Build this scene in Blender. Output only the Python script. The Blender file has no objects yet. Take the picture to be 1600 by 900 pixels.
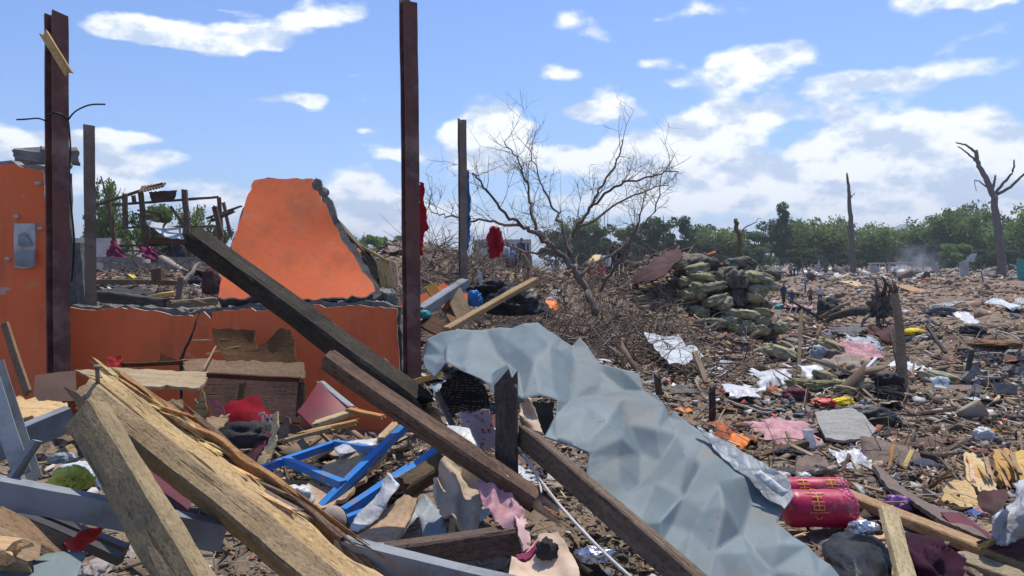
import bpy, bmesh, math, random
import numpy as np
from mathutils import Vector, Matrix, geometry

# ---------------------------------------------------------------- camera, sky, sun, exposure
SC = bpy.context.scene
COL = SC.collection
HC, FP, HY = 2.8, 1209.0, 415.0            # eye height, focal length in photo pixels, row of the horizon
PITCH = math.atan((450 - HY) / FP)
SUN_EL, SUN_AZ = math.radians(66), math.radians(28)   # azimuth from +Y towards +X
EXPOSURE = 0.4
SKY_STRENGTH = 0.15
SUN_STRENGTH = 3.6
HAZE = 0.00045

cam_data = bpy.data.cameras.new('camera'); cam = bpy.data.objects.new('camera', cam_data); COL.objects.link(cam)
cam.location = (0, 0, HC); cam.rotation_euler = (math.pi / 2 - PITCH, 0, 0)
cam_data.sensor_width = 36; cam_data.lens = 36 * FP / 1600; cam_data.clip_start = 0.05; cam_data.clip_end = 20000
SC.camera = cam
SC.view_settings.view_transform = 'Standard'; SC.view_settings.look = 'None'
SC.view_settings.gamma = 1; SC.view_settings.use_curve_mapping = False; SC.view_settings.exposure = EXPOSURE
SC.cycles.use_denoising = True
SC.cycles.max_bounces = 6; SC.cycles.diffuse_bounces = 3; SC.cycles.glossy_bounces = 3; SC.cycles.transparent_max_bounces = 8
SC.cycles.volume_bounces = 0

world = bpy.data.worlds.new('World'); SC.world = world; world.use_nodes = True

class NT:
    """small helper for node trees"""
    def __init__(s, tree): s.t = tree; s.n = tree.nodes; s.l = tree.links
    def add(s, kind, **kw):
        nd = s.n.new(kind)
        for k, v in kw.items(): setattr(nd, k, v)
        return nd
    def put(s, sock, v):
        if hasattr(v, 'links') or isinstance(v, bpy.types.NodeSocket): s.l.new(v, sock)
        elif isinstance(v, (tuple, list)) and sock.type == 'RGBA' and len(v) == 3: sock.default_value = (*v, 1)
        else: sock.default_value = v
    def math(s, op, a, b=None, c=None, clamp=False):
        nd = s.add('ShaderNodeMath', operation=op); nd.use_clamp = clamp
        s.put(nd.inputs[0], a)
        if b is not None: s.put(nd.inputs[1], b)
        if c is not None: s.put(nd.inputs[2], c)
        return nd.outputs[0]
    def vmath(s, op, a, b=None):
        nd = s.add('ShaderNodeVectorMath', operation=op); s.put(nd.inputs[0], a)
        if b is not None: s.put(nd.inputs[1], b)
        return nd.outputs['Value'] if op in ('DOT_PRODUCT', 'LENGTH') else nd.outputs[0]
    def ramp(s, fac, stops, mode='LINEAR'):
        nd = s.add('ShaderNodeValToRGB'); nd.color_ramp.interpolation = mode
        el = nd.color_ramp.elements
        while len(el) > 1: el.remove(el[-1])
        for i, (p, c) in enumerate(stops):
            e = el[0] if i == 0 else el.new(p)
            e.position = p; e.color = (*c, 1) if len(c) == 3 else c
        s.put(nd.inputs[0], fac); return nd.outputs[0]
    def noise(s, vec, scale, detail=4, rough=0.55, dist=0.0):
        nd = s.add('ShaderNodeTexNoise'); s.put(nd.inputs['Vector'], vec)
        nd.inputs['Scale'].default_value = scale; nd.inputs['Detail'].default_value = detail
        nd.inputs['Roughness'].default_value = rough; nd.inputs['Distortion'].default_value = dist
        return nd.outputs[0]
    def mix(s, fac, a, b, blend='MIX'):
        nd = s.add('ShaderNodeMix', data_type='RGBA', blend_type=blend)
        s.put(nd.inputs[0], fac); s.put(nd.inputs[6], a); s.put(nd.inputs[7], b)
        return nd.outputs[2]
    def smooth(s, x, lo, hi):
        nd = s.add('ShaderNodeMapRange', interpolation_type='SMOOTHSTEP')
        s.put(nd.inputs[0], x); nd.inputs[1].default_value = lo; nd.inputs[2].default_value = hi
        return nd.outputs[0]
    def xyz(s, x, y, z):
        nd = s.add('ShaderNodeCombineXYZ')
        for i, v in enumerate((x, y, z)): s.put(nd.inputs[i], v)
        return nd.outputs[0]

def build_sky():
    N = NT(world.node_tree); N.n.clear()
    out = N.add('ShaderNodeOutputWorld'); bg = N.add('ShaderNodeBackground')
    sky = N.add('ShaderNodeTexSky', sky_type='NISHITA'); sky.sun_disc = False
    sky.sun_elevation = SUN_EL; sky.sun_rotation = SUN_AZ; sky.altitude = 0
    sky.air_density = 1.0; sky.dust_density = 0.6; sky.ozone_density = 3.0
    tc = N.add('ShaderNodeTexCoord'); sep = N.add('ShaderNodeSeparateXYZ'); N.l.new(tc.outputs['Generated'], sep.inputs[0])
    x, y, z = sep.outputs
    az = N.math('ARCTAN2', x, y); el = N.math('ARCSINE', N.math('MINIMUM', N.math('MAXIMUM', z, -1.0), 1.0))
    q = N.xyz(az, el, 0.0)
    # clouds: (photo column, photo row, half width, half height, weight)
    C = [(225,50,62,13,1),(300,58,85,17,1),(385,60,60,13,.95),(440,42,60,11,.9),(505,27,60,12,.85),(555,15,30,8,.7),(340,14,40,5,.6),
         (445,160,36,9,.85),(478,170,22,11,.8),(510,194,14,6,.5),(563,126,26,4,.6),(577,214,13,7,.7),(612,247,30,10,.95),(650,245,24,12,.9),
         (755,198,50,34,1.1),(790,222,46,34,1.1),(750,240,60,30,1.0),(835,245,60,14,.7),(872,114,36,12,.95),(893,45,40,16,.85),(950,60,26,8,.5),(915,182,34,13,.95),(960,166,42,20,1.0),(905,250,60,22,.85),
         (1018,100,26,8,.85),(1120,108,60,22,.9),(1200,92,62,20,.9),(1180,125,110,10,.45),(1290,146,120,16,.75),(1400,120,70,12,.6),(1250,178,100,12,.6),(1080,208,90,28,.95),(1160,200,60,26,.8),
         (1460,12,60,16,.95),(1530,4,40,10,.9),(1545,95,70,14,.42),(1500,70,60,9,.5),(1120,22,60,14,.5),(1030,35,40,8,.4),
         (1010,250,60,34,.9),(1110,165,30,18,.9),(1060,265,90,36,1.0),(1160,262,70,34,1.1),(1330,232,46,36,1.2),(1400,246,80,48,1.2),(1480,238,60,44,1.2),(1440,205,40,18,1.0),(1545,245,70,34,1.0),(1470,290,110,40,1.2),(1290,300,90,30,.85),(1200,322,180,22,.7),(1560,310,90,40,1.0),(1000,320,90,18,.6),
         (550,292,36,22,1.0),(590,325,60,30,1.0),(690,350,80,34,.95),(530,340,60,30,.8),(840,312,90,16,.55),(355,315,40,22,.8),(330,345,80,26,.6),(200,290,50,22,.7),(240,250,52,12,.9),(165,255,44,20,.7),(20,232,34,18,.9),(40,205,70,14,.7),(120,222,60,12,.6),(185,214,60,7,.7),(270,285,70,9,.5),(50,300,60,30,.7),(1250,372,420,18,.6)]
    d3 = N.vmath('MULTIPLY', tc.outputs['Generated'], (1.0, 1.0, 1.75))
    n1 = N.add('ShaderNodeTexNoise'); N.put(n1.inputs['Vector'], d3); n1.inputs['Scale'].default_value = 9; n1.inputs['Detail'].default_value = 4
    warp = N.vmath('MULTIPLY', N.vmath('SUBTRACT', n1.outputs['Color'], (0.5, 0.5, 0.5)), (0.085, 0.04, 0.0))
    qw = N.vmath('ADD', q, warp)                      # ragged edges
    tot = None
    for px, py, sx, sy, w in C:
        ca, ce = math.atan((px - 800) / FP), math.atan((HY - py) / FP * math.cos(math.atan((px - 800) / FP)))
        kx, ky = FP / (sx * 1.75), FP / (sy * 1.75)
        mp = N.add('ShaderNodeMapping'); N.put(mp.inputs[0], qw); mp.inputs['Location'].default_value = (-ca * kx, -ce * ky, 0); mp.inputs['Scale'].default_value = (kx, ky, 0)
        g = N.add('ShaderNodeTexGradient', gradient_type='SPHERICAL'); N.l.new(mp.outputs[0], g.inputs[0])
        tot = N.math('MULTIPLY', g.outputs['Fac'], w * 1.25) if tot is None else N.math('MULTIPLY_ADD', g.outputs['Fac'], w * 1.25, tot)
    # the rest of the sky, outside the picture, has the same scattered cumulus
    low = N.noise(d3, 2.6, 3, .55)
    edge = N.math('MAXIMUM', N.smooth(N.math('ABSOLUTE', az), .62, .85), N.smooth(el, .36, .55))
    tot = N.math('MULTIPLY_ADD', N.math('MULTIPLY', N.smooth(low, .52, .72), edge), .9, tot)
    tot = N.math('MINIMUM', tot, 1.15)
    fine = N.noise(d3, 20, 5, 0.52)
    dens = N.math('ADD', tot, N.math('MULTIPLY', N.math('SUBTRACT', fine, 0.5), 1.7))
    cov = N.math('MULTIPLY', N.smooth(dens, 0.34, 0.95), 0.97)
    # relief inside the cloud: lit tops, grey undersides
    nA = N.noise(d3, 13, 6, 0.58); nB = N.noise(N.vmath('ADD', d3, (0.012, 0.0, 0.035)), 13, 6, 0.58)
    rel = N.math('MULTIPLY_ADD', N.math('SUBTRACT', nA, nB), 3.0, N.math('MULTIPLY', N.math('SUBTRACT', fine, .5), .5))
    shade = N.smooth(rel, -0.42, 0.26)
    ccol = N.mix(shade, (3.1, 3.8, 4.9), (6.1, 6.25, 6.4))
    # blue sky, a little deeper than the model's
    blue = N.mix(1.0, sky.outputs[0], (0.54, 0.645, 0.85), 'MULTIPLY')
    col = N.mix(cov, blue, ccol)
    N.l.new(col, bg.inputs[0]); bg.inputs[1].default_value = SKY_STRENGTH
    N.l.new(bg.outputs[0], out.inputs[0])
build_sky()
world.cycles.sampling_method = 'MANUAL'; world.cycles.sample_map_resolution = 512

sun_d = bpy.data.lights.new('sun', 'SUN'); sun = bpy.data.objects.new('sun', sun_d); COL.objects.link(sun)
sun_d.energy = SUN_STRENGTH; sun_d.angle = math.radians(0.5); sun_d.color = (1.0, 0.93, 0.81)
sdir = Vector((math.cos(SUN_EL) * math.sin(SUN_AZ), math.cos(SUN_EL) * math.cos(SUN_AZ), math.sin(SUN_EL)))
sun.rotation_euler = sdir.to_track_quat('Z', 'Y').to_euler(); sun.location = sdir * 60

# ---------------------------------------------------------------- numbers
RNG = np.random.default_rng(7)
R = random.Random(11)

def P(px, py, Y):
    """the point on the plane y = Y seen at a place of the photograph"""
    a, b = (px - 800) / FP, (450 - py) / FP
    dy = math.cos(PITCH) + b * math.sin(PITCH); dz = -math.sin(PITCH) + b * math.cos(PITCH)
    t = Y / dy
    return Vector((a * t, Y, HC + dz * t))

def Pn(px, py, Y):
    px, py, Y = np.asarray(px, float), np.asarray(py, float), np.asarray(Y, float)
    a, b = (px - 800) / FP, (450 - py) / FP
    dy = math.cos(PITCH) + b * math.sin(PITCH); dz = -math.sin(PITCH) + b * math.cos(PITCH)
    t = Y / dy
    return np.stack([a * t, Y, HC + dz * t], -1)

def _hash(i, j, k, seed):
    h = (i * 374761393 + j * 668265263 + k * 2147483647 + seed * 974634777) & 0xffffffff
    h = ((h ^ (h >> 13)) * 1274126177) & 0xffffffff
    return ((h ^ (h >> 16)) & 0xffff) / 65535.0

def vnoise(p, seed=0):
    """value noise, -1..1, on an (n,3) array"""
    p = np.asarray(p, float); i = np.floor(p).astype(np.int64); f = p - i; f = f * f * f * (f * (f * 6 - 15) + 10)
    r = 0
    for dx in (0, 1):
        wx = f[:, 0] if dx else 1 - f[:, 0]
        for dy in (0, 1):
            wy = f[:, 1] if dy else 1 - f[:, 1]
            for dz in (0, 1):
                wz = f[:, 2] if dz else 1 - f[:, 2]
                r = r + wx * wy * wz * _hash(i[:, 0] + dx, i[:, 1] + dy, i[:, 2] + dz, seed)
    return r * 2 - 1

def fbm(p, freq=1.0, octaves=4, seed=0, gain=0.5):
    p = np.asarray(p, float) * freq; s = 0; a = 1.0
    for o in range(octaves):
        s = s + a * vnoise(p + 17.3 * o, seed + o); p = p * 2.03; a *= gain
    return s

def tri(x): return 2 * np.abs(x - np.floor(x + 0.5)) * 2 - 1

def crumple(p, freq, seed, n=7):
    """sharp creases between flat facets"""
    rr = np.random.default_rng(seed); h = 0
    wp = p + 0.22 / freq * np.stack([fbm(p, freq * .8, 2, seed + 3), fbm(p, freq * .8, 2, seed + 5), fbm(p, freq * .8, 2, seed + 8)], -1)
    for k in range(n):
        d = rr.normal(size=3); d /= np.linalg.norm(d)
        m = np.clip(0.5 + 0.9 * vnoise(p * freq * 0.7 + k * 9.1, seed + k), 0, 1)
        h = h + m * tri(freq * rr.uniform(.5, 1.5) * (wp @ d) + rr.uniform()) / (1 + 0.35 * k)
    return h / 2.2

# ---------------------------------------------------------------- terrain height
_PY = [-50, 1.2, 2.4, 3, 4, 5.5, 7.5, 10, 14, 17, 25, 35, 51, 70, 100, 150, 200, 400, 1200, 20000]
_PZ = [1.4, 1.4, 1.5, 1.54, 1.54, 1.45, 1.27, 1.22, 1.17, 1.08, .75, .32, .05, .45, 1.25, 1.62, 1.75, 1.8, 2.0, 2.0]
_MOUNDS = [(-7.5, 15, 5.5, 6.5, 1.05), (-12, 26, 9, 8, 1.3), (-4.3, 20, 4, 7, .7), (0.2, 17.5, 2.6, 4.5, .82), (-2.4, 21, 2.2, 4, 1.25), (2.0, 14.5, 1.6, 2.6, .55), (-.4, 37, 4, 4.5, 2.15), (5.0, 38, 3, 4.5, 2.0), (4.35, 17.6, 1.35, 1.3, 1.75), (3.1, 17.0, 1.0, 1.5, .9),
           (-1.25, 2.3, .8, .75, -.5), (0.35, 2.6, .55, .7, -.4), (-0.5, 4.3, .9, .8, .12), (1.2, 8.5, 1.6, 2.0, .3), (-0.9, 10, 1.3, 1.5, .55), (4.6, 8.5, 2, 1.2, .12), (10, 40, 5, 6, .5), (0.7, 6.2, .8, .9, .12)]
_mr = random.Random(19)
for _k in range(30):
    _y = math.exp(_mr.uniform(math.log(6.5), math.log(38))); _u = _mr.uniform(900, 1750); _x = (_u - 800) / FP * _y
    if 1150 < _u < 1350 and _y > 11: continue
    _MOUNDS.append((_x, _y, _mr.uniform(.06, .13) * _y, _mr.uniform(.05, .1) * _y, (_mr.uniform(.05, .16) if _y < 11 else _mr.uniform(.12, .42)) * _mr.choice((1, 1, -.7))))
def H(x, y, fine=True):
    x = np.asarray(x, float); y = np.asarray(y, float)
    z = np.interp(y, _PY, _PZ)
    for mx, my, rx, ry, h in _MOUNDS: z = z + h * np.exp(-((x - mx) / rx) ** 2 - ((y - my) / ry) ** 2)
    if fine:
        r = np.sqrt(x * x + y * y); a = np.clip(r / 14, .25, 1.4) * np.clip(1.6 - r / 220, 0.1, 1)
        p = np.stack([x, y, 0 * x], -1).reshape(-1, 3)
        n = (fbm(p, .45, 3, 3) * .16 + fbm(p, 2.2, 3, 9) * .06).reshape(x.shape)
        z = z + a * n
    return z
def Hs(x, y): return float(H(np.array([x]), np.array([y]))[0])

_TS = np.geomspace(1.3, 420, 700)
def on(px, py, lift=0.0):
    """where the ground is seen at a place of the photograph"""
    a, b = (px - 800) / FP, (450 - py) / FP
    dy = math.cos(PITCH) + b * math.sin(PITCH); dz = -math.sin(PITCH) + b * math.cos(PITCH)
    x, y, z = a * _TS, dy * _TS, HC + dz * _TS
    hit = np.nonzero(z < H(x, y))[0]
    k = hit[0] if len(hit) else len(_TS) - 1
    return Vector((x[k], y[k], float(H(x[k:k+1], y[k:k+1])[0]) + lift))

# ---------------------------------------------------------------- materials
def _mat(name):
    m = bpy.data.materials.new(name); m.use_nodes = True
    N = NT(m.node_tree); N.n.clear()
    out = N.add('ShaderNodeOutputMaterial'); b = N.add('ShaderNodeBsdfPrincipled'); N.l.new(b.outputs[0], out.inputs[0])
    tc = N.add('ShaderNodeTexCoord')
    return m, N, b, tc.outputs['Object'], out

def hsv_rand(N, col, dh=.02, ds=.2, dv=.35):
    oi = N.add('ShaderNodeObjectInfo'); r = oi.outputs['Random']
    h = N.add('ShaderNodeHueSaturation'); N.put(h.inputs['Color'], col)
    r2 = N.math('FRACT', N.math('MULTIPLY', r, 7.13)); r3 = N.math('FRACT', N.math('MULTIPLY', r, 13.7))
    N.put(h.inputs['Hue'], N.math('MULTIPLY_ADD', r, 2 * dh, .5 - dh)); N.put(h.inputs['Saturation'], N.math('MULTIPLY_ADD', r2, 2 * ds, 1 - ds))
    N.put(h.inputs['Value'], N.math('MULTIPLY_ADD', r3, 2 * dv, 1 - dv))
    return h.outputs[0]

def bump(N, b, height, strength=.4, dist=.01):
    bp = N.add('ShaderNodeBump'); bp.inputs['Strength'].default_value = strength; bp.inputs['Distance'].default_value = dist
    N.put(bp.inputs['Height'], height); N.l.new(bp.outputs[0], b.inputs['Normal'])

def wood(name, dark, light, stain=(.03, .025, .02), stain_amt=.5, rough=.85, scale=1.0, var=True, bs=.5):
    m, N, b, co, out = _mat(name)
    oi = N.add('ShaderNodeObjectInfo')
    off = N.vmath('ADD', co, N.xyz(N.math('MULTIPLY', oi.outputs['Random'], 31.0), N.math('MULTIPLY', oi.outputs['Random'], 57.0), 0.0))
    g = N.vmath('MULTIPLY', off, (3.0 * scale, 24 * scale, 24 * scale))
    grain = N.noise(g, 1.0, 6, .62, .6)
    fine = N.noise(N.vmath('MULTIPLY', off, (40, 130, 130)), 1.0, 4, .6)
    blot = N.noise(off, 3.2, 5, .6)
    gg = N.math('ADD', N.math('MULTIPLY', grain, .62), N.math('MULTIPLY', fine, .38))
    c = N.ramp(gg, [(.3, dark), (.5, [(a + c_) / 2 for a, c_ in zip(dark, light)]), (.68, light)])
    c = N.mix(N.math('MULTIPLY', N.smooth(blot, .46, .72), stain_amt), c, stain)
    gr = N.smooth(N.noise(N.vmath('MULTIPLY', off, (2.2, 55, 55)), 1.0, 2, .5), .64, .72)    # long drying cracks
    c = N.mix(N.math('MULTIPLY', gr, .55), c, tuple(v * .22 for v in dark))
    mud = N.noise(off, 9.0, 8, .7)
    c = N.mix(N.math('MULTIPLY', N.smooth(mud, .56, .72), .45), c, (.16, .13, .1))
    vk = N.add('ShaderNodeTexVoronoi'); N.put(vk.inputs['Vector'], N.vmath('MULTIPLY', off, (.6, 1.3, 1.3))); vk.inputs['Scale'].default_value = 5.0
    knot = N.smooth(N.math('ADD', vk.outputs['Distance'], N.math('MULTIPLY', fine, .05)), .10, .05)
    c = N.mix(N.math('MULTIPLY', knot, .8), c, tuple(v * .25 for v in dark))
    sp = N.noise(N.vmath('MULTIPLY', off, (.45, 1, 1)), 95, 4, .65)
    c = N.mix(N.math('MULTIPLY', N.smooth(sp, .5, .66), .55), c, tuple(v * .4 for v in dark))
    c = N.mix(N.math('MULTIPLY', N.smooth(N.noise(off, 26, 5, .65), .55, .68), .3), c, tuple(min(1, v * 1.35) for v in light))
    if var: c = hsv_rand(N, c)
    N.l.new(c, b.inputs['Base Color']); b.inputs['Roughness'].default_value = rough; b.inputs['Specular IOR Level'].default_value = .2
    bump(N, b, N.math('SUBTRACT', N.math('MULTIPLY_ADD', sp, -.5, gg), N.math('MULTIPLY', gr, .8)), bs, .012)
    return m

def plain(name, col, col2=None, ns=6.0, rough=.75, spec=.3, dirt=.35, dirt_col=(.1, .08, .062), bs=.25, bd=.004, metal=0.0, var=0.0, dscale=3.0, fine_ns=60, fold=0.0, fscale=9.0):
    m, N, b, co, out = _mat(name)
    col2 = col2 or tuple(v * .72 for v in col)
    n = N.noise(co, ns, 5, .6)
    c = N.mix(N.smooth(n, .35, .66), col, col2)
    d = N.noise(co, dscale, 8, .68)
    c = N.mix(N.math('MULTIPLY', N.smooth(d, .47, .7), dirt), c, dirt_col)
    if var: c = hsv_rand(N, c, .015, .15, var)
    N.l.new(c, b.inputs['Base Color']); b.inputs['Roughness'].default_value = rough; b.inputs['Specular IOR Level'].default_value = spec
    b.inputs['Metallic'].default_value = metal
    f = N.noise(co, fine_ns, 4, .6)
    if fold:
        w = N.vmath('MULTIPLY', co, (1.0, .55, 1.3))
        r1 = N.math('ABSOLUTE', N.math('SUBTRACT', N.noise(w, fscale, 2, .5, .6), .5)); r2 = N.math('ABSOLUTE', N.math('SUBTRACT', N.noise(w, fscale * 2.3, 2, .5, .4), .5))
        bump(N, b, N.math('ADD', N.math('MULTIPLY_ADD', r2, .35, r1), N.math('MULTIPLY', f, .03)), fold, .05)
    else: bump(N, b, N.math('ADD', N.math('MULTIPLY', n, .5), f), bs, bd)
    return m

def palette(name, cols, rough=.8, island=True, dirt=.4, spec=.2):
    """many colours, one for each piece"""
    m, N, b, co, out = _mat(name)
    if island: r = N.add('ShaderNodeNewGeometry').outputs['Random Per Island']
    else: r = N.add('ShaderNodeObjectInfo').outputs['Random']
    k = len(cols)
    c = N.ramp(r, [(i / k, col) for i, col in enumerate(cols)], 'CONSTANT')
    r2 = N.math('FRACT', N.math('MULTIPLY', r, 91.7))
    hs = N.add('ShaderNodeHueSaturation'); N.put(hs.inputs['Color'], c); N.put(hs.inputs['Value'], N.math('MULTIPLY_ADD', r2, .8, .6))
    d = N.noise(co, 5.0, 6, .65)
    c = N.mix(N.math('MULTIPLY', N.smooth(d, .45, .68), dirt), hs.outputs[0], (.1, .08, .062))
    N.l.new(c, b.inputs['Base Color']); b.inputs['Roughness'].default_value = rough; b.inputs['Specular IOR Level'].default_value = spec
    bump(N, b, N.noise(co, 40, 4), .3, .005)
    return m

M = {}
M['timber'] = wood('timber_pale', (.34, .21, .095), (.56, .395, .2), stain=(.16, .10, .05), stain_amt=.35)
M['timber_grey'] = wood('timber_weathered', (.165, .118, .07), (.29, .215, .135), stain=(.10, .075, .05), stain_amt=.45)
M['timber_brown'] = wood('timber_brown', (.075, .05, .034), (.20, .145, .10), stain=(.035, .025, .02), stain_amt=.5)
M['timber_dark'] = wood('timber_charred', (.03, .024, .019), (.11, .086, .068), stain=(.01, .009, .009), stain_amt=.7)
M['timber_orange'] = wood('timber_fresh', (.36, .19, .07), (.62, .40, .18), stain=(.2, .1, .04), stain_amt=.3)
M['ply'] = wood('plywood', (.42, .29, .15), (.66, .50, .30), stain=(.3, .2, .1), stain_amt=.3, scale=.5)
M['ply_brown'] = wood('plywood_brown', (.15, .075, .033), (.30, .165, .08), stain=(.07, .04, .02), stain_amt=.5, scale=.4)
M['ply_dark'] = wood('cabinet_board', (.06, .028, .016), (.13, .066, .038), stain=(.02, .012, .01), stain_amt=.5, scale=.4)
M['bark'] = wood('bark_grey', (.07, .06, .05), (.2, .175, .15), stain=(.04, .035, .03), stain_amt=.5, scale=.6)
M['twig'] = plain('twig_bark', (.12, .095, .075), (.2, .165, .135), rough=.9, dirt=.2, var=.2)
M['concrete'] = plain('concrete', (.27, .265, .255), (.19, .185, .175), ns=9, rough=.92, dirt=.4, dirt_col=(.14, .12, .1), bs=.7, bd=.01, dscale=4)
M['concrete_dark'] = plain('concrete_dark', (.16, .158, .152), (.1, .098, .095), ns=9, rough=.92, dirt=.4, dirt_col=(.09, .08, .07), bs=.8, bd=.012)
M['plaster'] = plain('white_plaster', (.62, .6, .56), (.5, .48, .45), ns=14, rough=.9, dirt=.3, bs=.5)
M['steel_red'] = plain('primer_steel', (.17, .066, .05), (.095, .045, .04), ns=4.5, rough=.65, spec=.35, dirt=.8, dirt_col=(.27, .19, .15), dscale=3.2, bs=.5, bd=.006)
M['steel_grey'] = plain('dusty_steel', (.26, .19, .15), (.16, .12, .095), ns=4, rough=.7, dirt=.5, dirt_col=(.3, .27, .24), dscale=7)
M['paint_grey'] = plain('grey_blue_paint', (.25, .275, .295), (.18, .2, .215), ns=3, rough=.6, spec=.3, dirt=.65, dirt_col=(.13, .115, .1), dscale=6)
M['paint_white'] = plain('white_paint', (.62, .63, .62), (.5, .5, .49), ns=4, rough=.6, dirt=.4, dscale=5)
M['black_steel'] = plain('black_steel', (.025, .025, .028), (.05, .048, .048), ns=5, rough=.38, spec=.5, dirt=.35, dscale=7)
M['blue_paint'] = plain('blue_paint', (.025, .22, .62), (.02, .17, .5), ns=4, rough=.5, spec=.35, dirt=.75, dirt_col=(.2, .18, .16), dscale=11)
M['red_bag'] = plain('red_fabric', (.22, .004, .012), (.15, .003, .009), ns=8, rough=.8, spec=.08, dirt=.1, bs=.15, fold=.32, fscale=6)
M['red_panel'] = plain('dark_red_panel', (.22, .03, .045), (.16, .025, .035), ns=4, rough=.55, dirt=.3, bs=.1)
M['red_cloth'] = plain('red_cloth', (.42, .012, .025), (.30, .01, .02), ns=6, rough=.8, dirt=.1, fold=.32, fscale=6)
M['beige_cloth'] = plain('beige_cloth', (.56, .45, .34), (.46, .37, .28), ns=6, rough=.95, dirt=.3, bs=.2, fold=.32, fscale=6)
M['cream_cloth'] = plain('cream_cloth', (.6, .46, .34), (.5, .36, .26), ns=6, rough=.95, dirt=.25, fold=.32, fscale=6)
M['grey_cloth'] = plain('grey_cloth', (.16, .16, .17), (.1, .1, .105), ns=6, rough=.95, dirt=.3, fold=.32, fscale=6)
M['black_cloth'] = plain('black_cloth', (.016, .016, .018), (.028, .027, .028), ns=6, rough=.8, dirt=.25, fold=.32, fscale=6)
M['black_plastic'] = plain('black_plastic', (.014, .015, .017), (.022, .024, .027), ns=6, rough=.5, spec=.2, dirt=.3, fold=.45, fscale=8)
M['purple_cloth'] = plain('purple_cloth', (.04, .009, .022), (.022, .006, .014), ns=5, rough=.85, spec=.1, dirt=.15, bs=.2, fold=.32, fscale=6)
M['maroon_cloth'] = plain('maroon_cloth', (.14, .03, .05), (.09, .022, .035), ns=5, rough=.8, dirt=.2, fold=.32, fscale=6)
M['magenta_cloth'] = plain('magenta_cloth', (.26, .02, .09), (.16, .015, .06), ns=5, rough=.85, dirt=.2, fold=.32, fscale=6)
M['pink_cloth'] = plain('pink_cloth', (.55, .32, .33), (.42, .2, .23), ns=18, rough=.95, dirt=.25, fold=.32, fscale=6)
M['orange_cloth'] = plain('orange_cloth', (.44, .12, .035), (.3, .05, .025), ns=16, rough=.9, dirt=.45, fold=.32, fscale=6)
M['white_plastic'] = plain('white_plastic', (.56, .57, .585), (.45, .46, .475), ns=7, rough=.45, spec=.4, dirt=.3, dscale=7, fold=.45, fscale=8)
M['brown_card'] = plain('brown_board', (.14, .082, .06), (.105, .062, .047), ns=3, rough=.85, dirt=.35)
M['brown_tarp'] = plain('brown_tarp', (.17, .115, .09), (.12, .085, .07), ns=5, rough=.7, dirt=.4, dirt_col=(.2, .17, .14), fold=.32, fscale=6)
M['brown_sheet'] = plain('rusty_brown_sheet', (.085, .038, .038), (.06, .03, .03), ns=4, rough=.75, spec=.1, dirt=.35, dirt_col=(.2, .16, .14))
M['chipboard'] = plain('chipboard', (.5, .35, .22), (.36, .24, .15), ns=45, rough=.9, dirt=.3, bs=.5)
M['grey_sheet'] = plain('grey_plastic_sheet', (.3, .34, .37), (.22, .25, .28), ns=5, rough=.5, dirt=.35, fold=.45, fscale=8)
M['grey_board'] = wood('grey_board', (.26, .25, .23), (.46, .45, .42), stain=(.2, .18, .16), stain_amt=.4, scale=.4)
M['stone'] = plain('stone', (.42, .33, .28), (.33, .26, .22), ns=16, rough=.9, dirt=.2, bs=.5)
M['yellow'] = plain('yellow_fabric', (.75, .55, .01), (.6, .42, .01), ns=8, rough=.7, dirt=.12, fold=.45, fscale=8)
M['red_plastic'] = plain('red_plastic', (.55, .03, .015), (.4, .02, .012), ns=8, rough=.45, spec=.4, dirt=.15, fold=.45, fscale=8)
M['orange_plastic'] = plain('orange_plastic', (.72, .2, .01), (.6, .14, .01), ns=8, rough=.5, dirt=.15, fold=.45, fscale=8)
M['blue_plastic'] = plain('blue_plastic', (.03, .2, .5), (.025, .14, .36), ns=6, rough=.5, dirt=.2)
M['green_net'] = plain('lime_plastic', (.6, .62, .12), (.45, .5, .09), ns=12, rough=.6, dirt=.2, fold=.45, fscale=8)
M['teal_plastic'] = plain('teal_plastic', (.03, .35, .3), (.02, .25, .22), ns=6, rough=.5, dirt=.2)
M['white_cable'] = plain('white_cable', (.6, .58, .55), (.5, .48, .45), ns=10, rough=.6, dirt=.3)
M['dark_wire'] = plain('dark_wire', (.02, .02, .02), rough=.6, dirt=.1)
M['foil'] = plain('silver_foil', (.7, .7, .72), (.5, .5, .52), ns=12, rough=.22, spec=.6, metal=.8, dirt=.15, fold=.45, fscale=8)
M['white_sheet'] = plain('white_dirty_sheet', (.52, .545, .575), (.4, .42, .45), ns=6, rough=.5, dirt=.75, dirt_col=(.1, .085, .07), dscale=6, fold=.45, fscale=8)
M['skin'] = plain('skin', (.32, .18, .12), rough=.6, dirt=0)
M['hair'] = plain('black_hair', (.012, .011, .011), rough=.6, dirt=0)
M['sack'] = plain('olive_sack', (.35, .325, .195), (.23, .215, .13), ns=3.5, rough=.8, spec=.12, dirt=.8, dirt_col=(.11, .09, .065), dscale=2.6, bs=.35, var=.28, fine_ns=120, fold=.6, fscale=2.2)
M['sack_dark'] = plain('burnt_sack', (.15, .148, .115), (.085, .083, .068), ns=3.5, rough=.8, dirt=.5, dirt_col=(.05, .042, .035), bs=.4, var=.25, fine_ns=120, fold=.7, fscale=2.4)
M['house_white'] = plain('far_white_wall', (.5, .49, .47), (.4, .39, .37), ns=.8, rough=.9, dirt=.3, dscale=.6)
M['dark_window'] = plain('dark_window', (.03, .032, .036), rough=.3, dirt=.1)
M['hill'] = plain('hill_forest', (.05, .085, .04), (.035, .06, .03), ns=.006, rough=1, dirt=0, bs=0)

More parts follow.
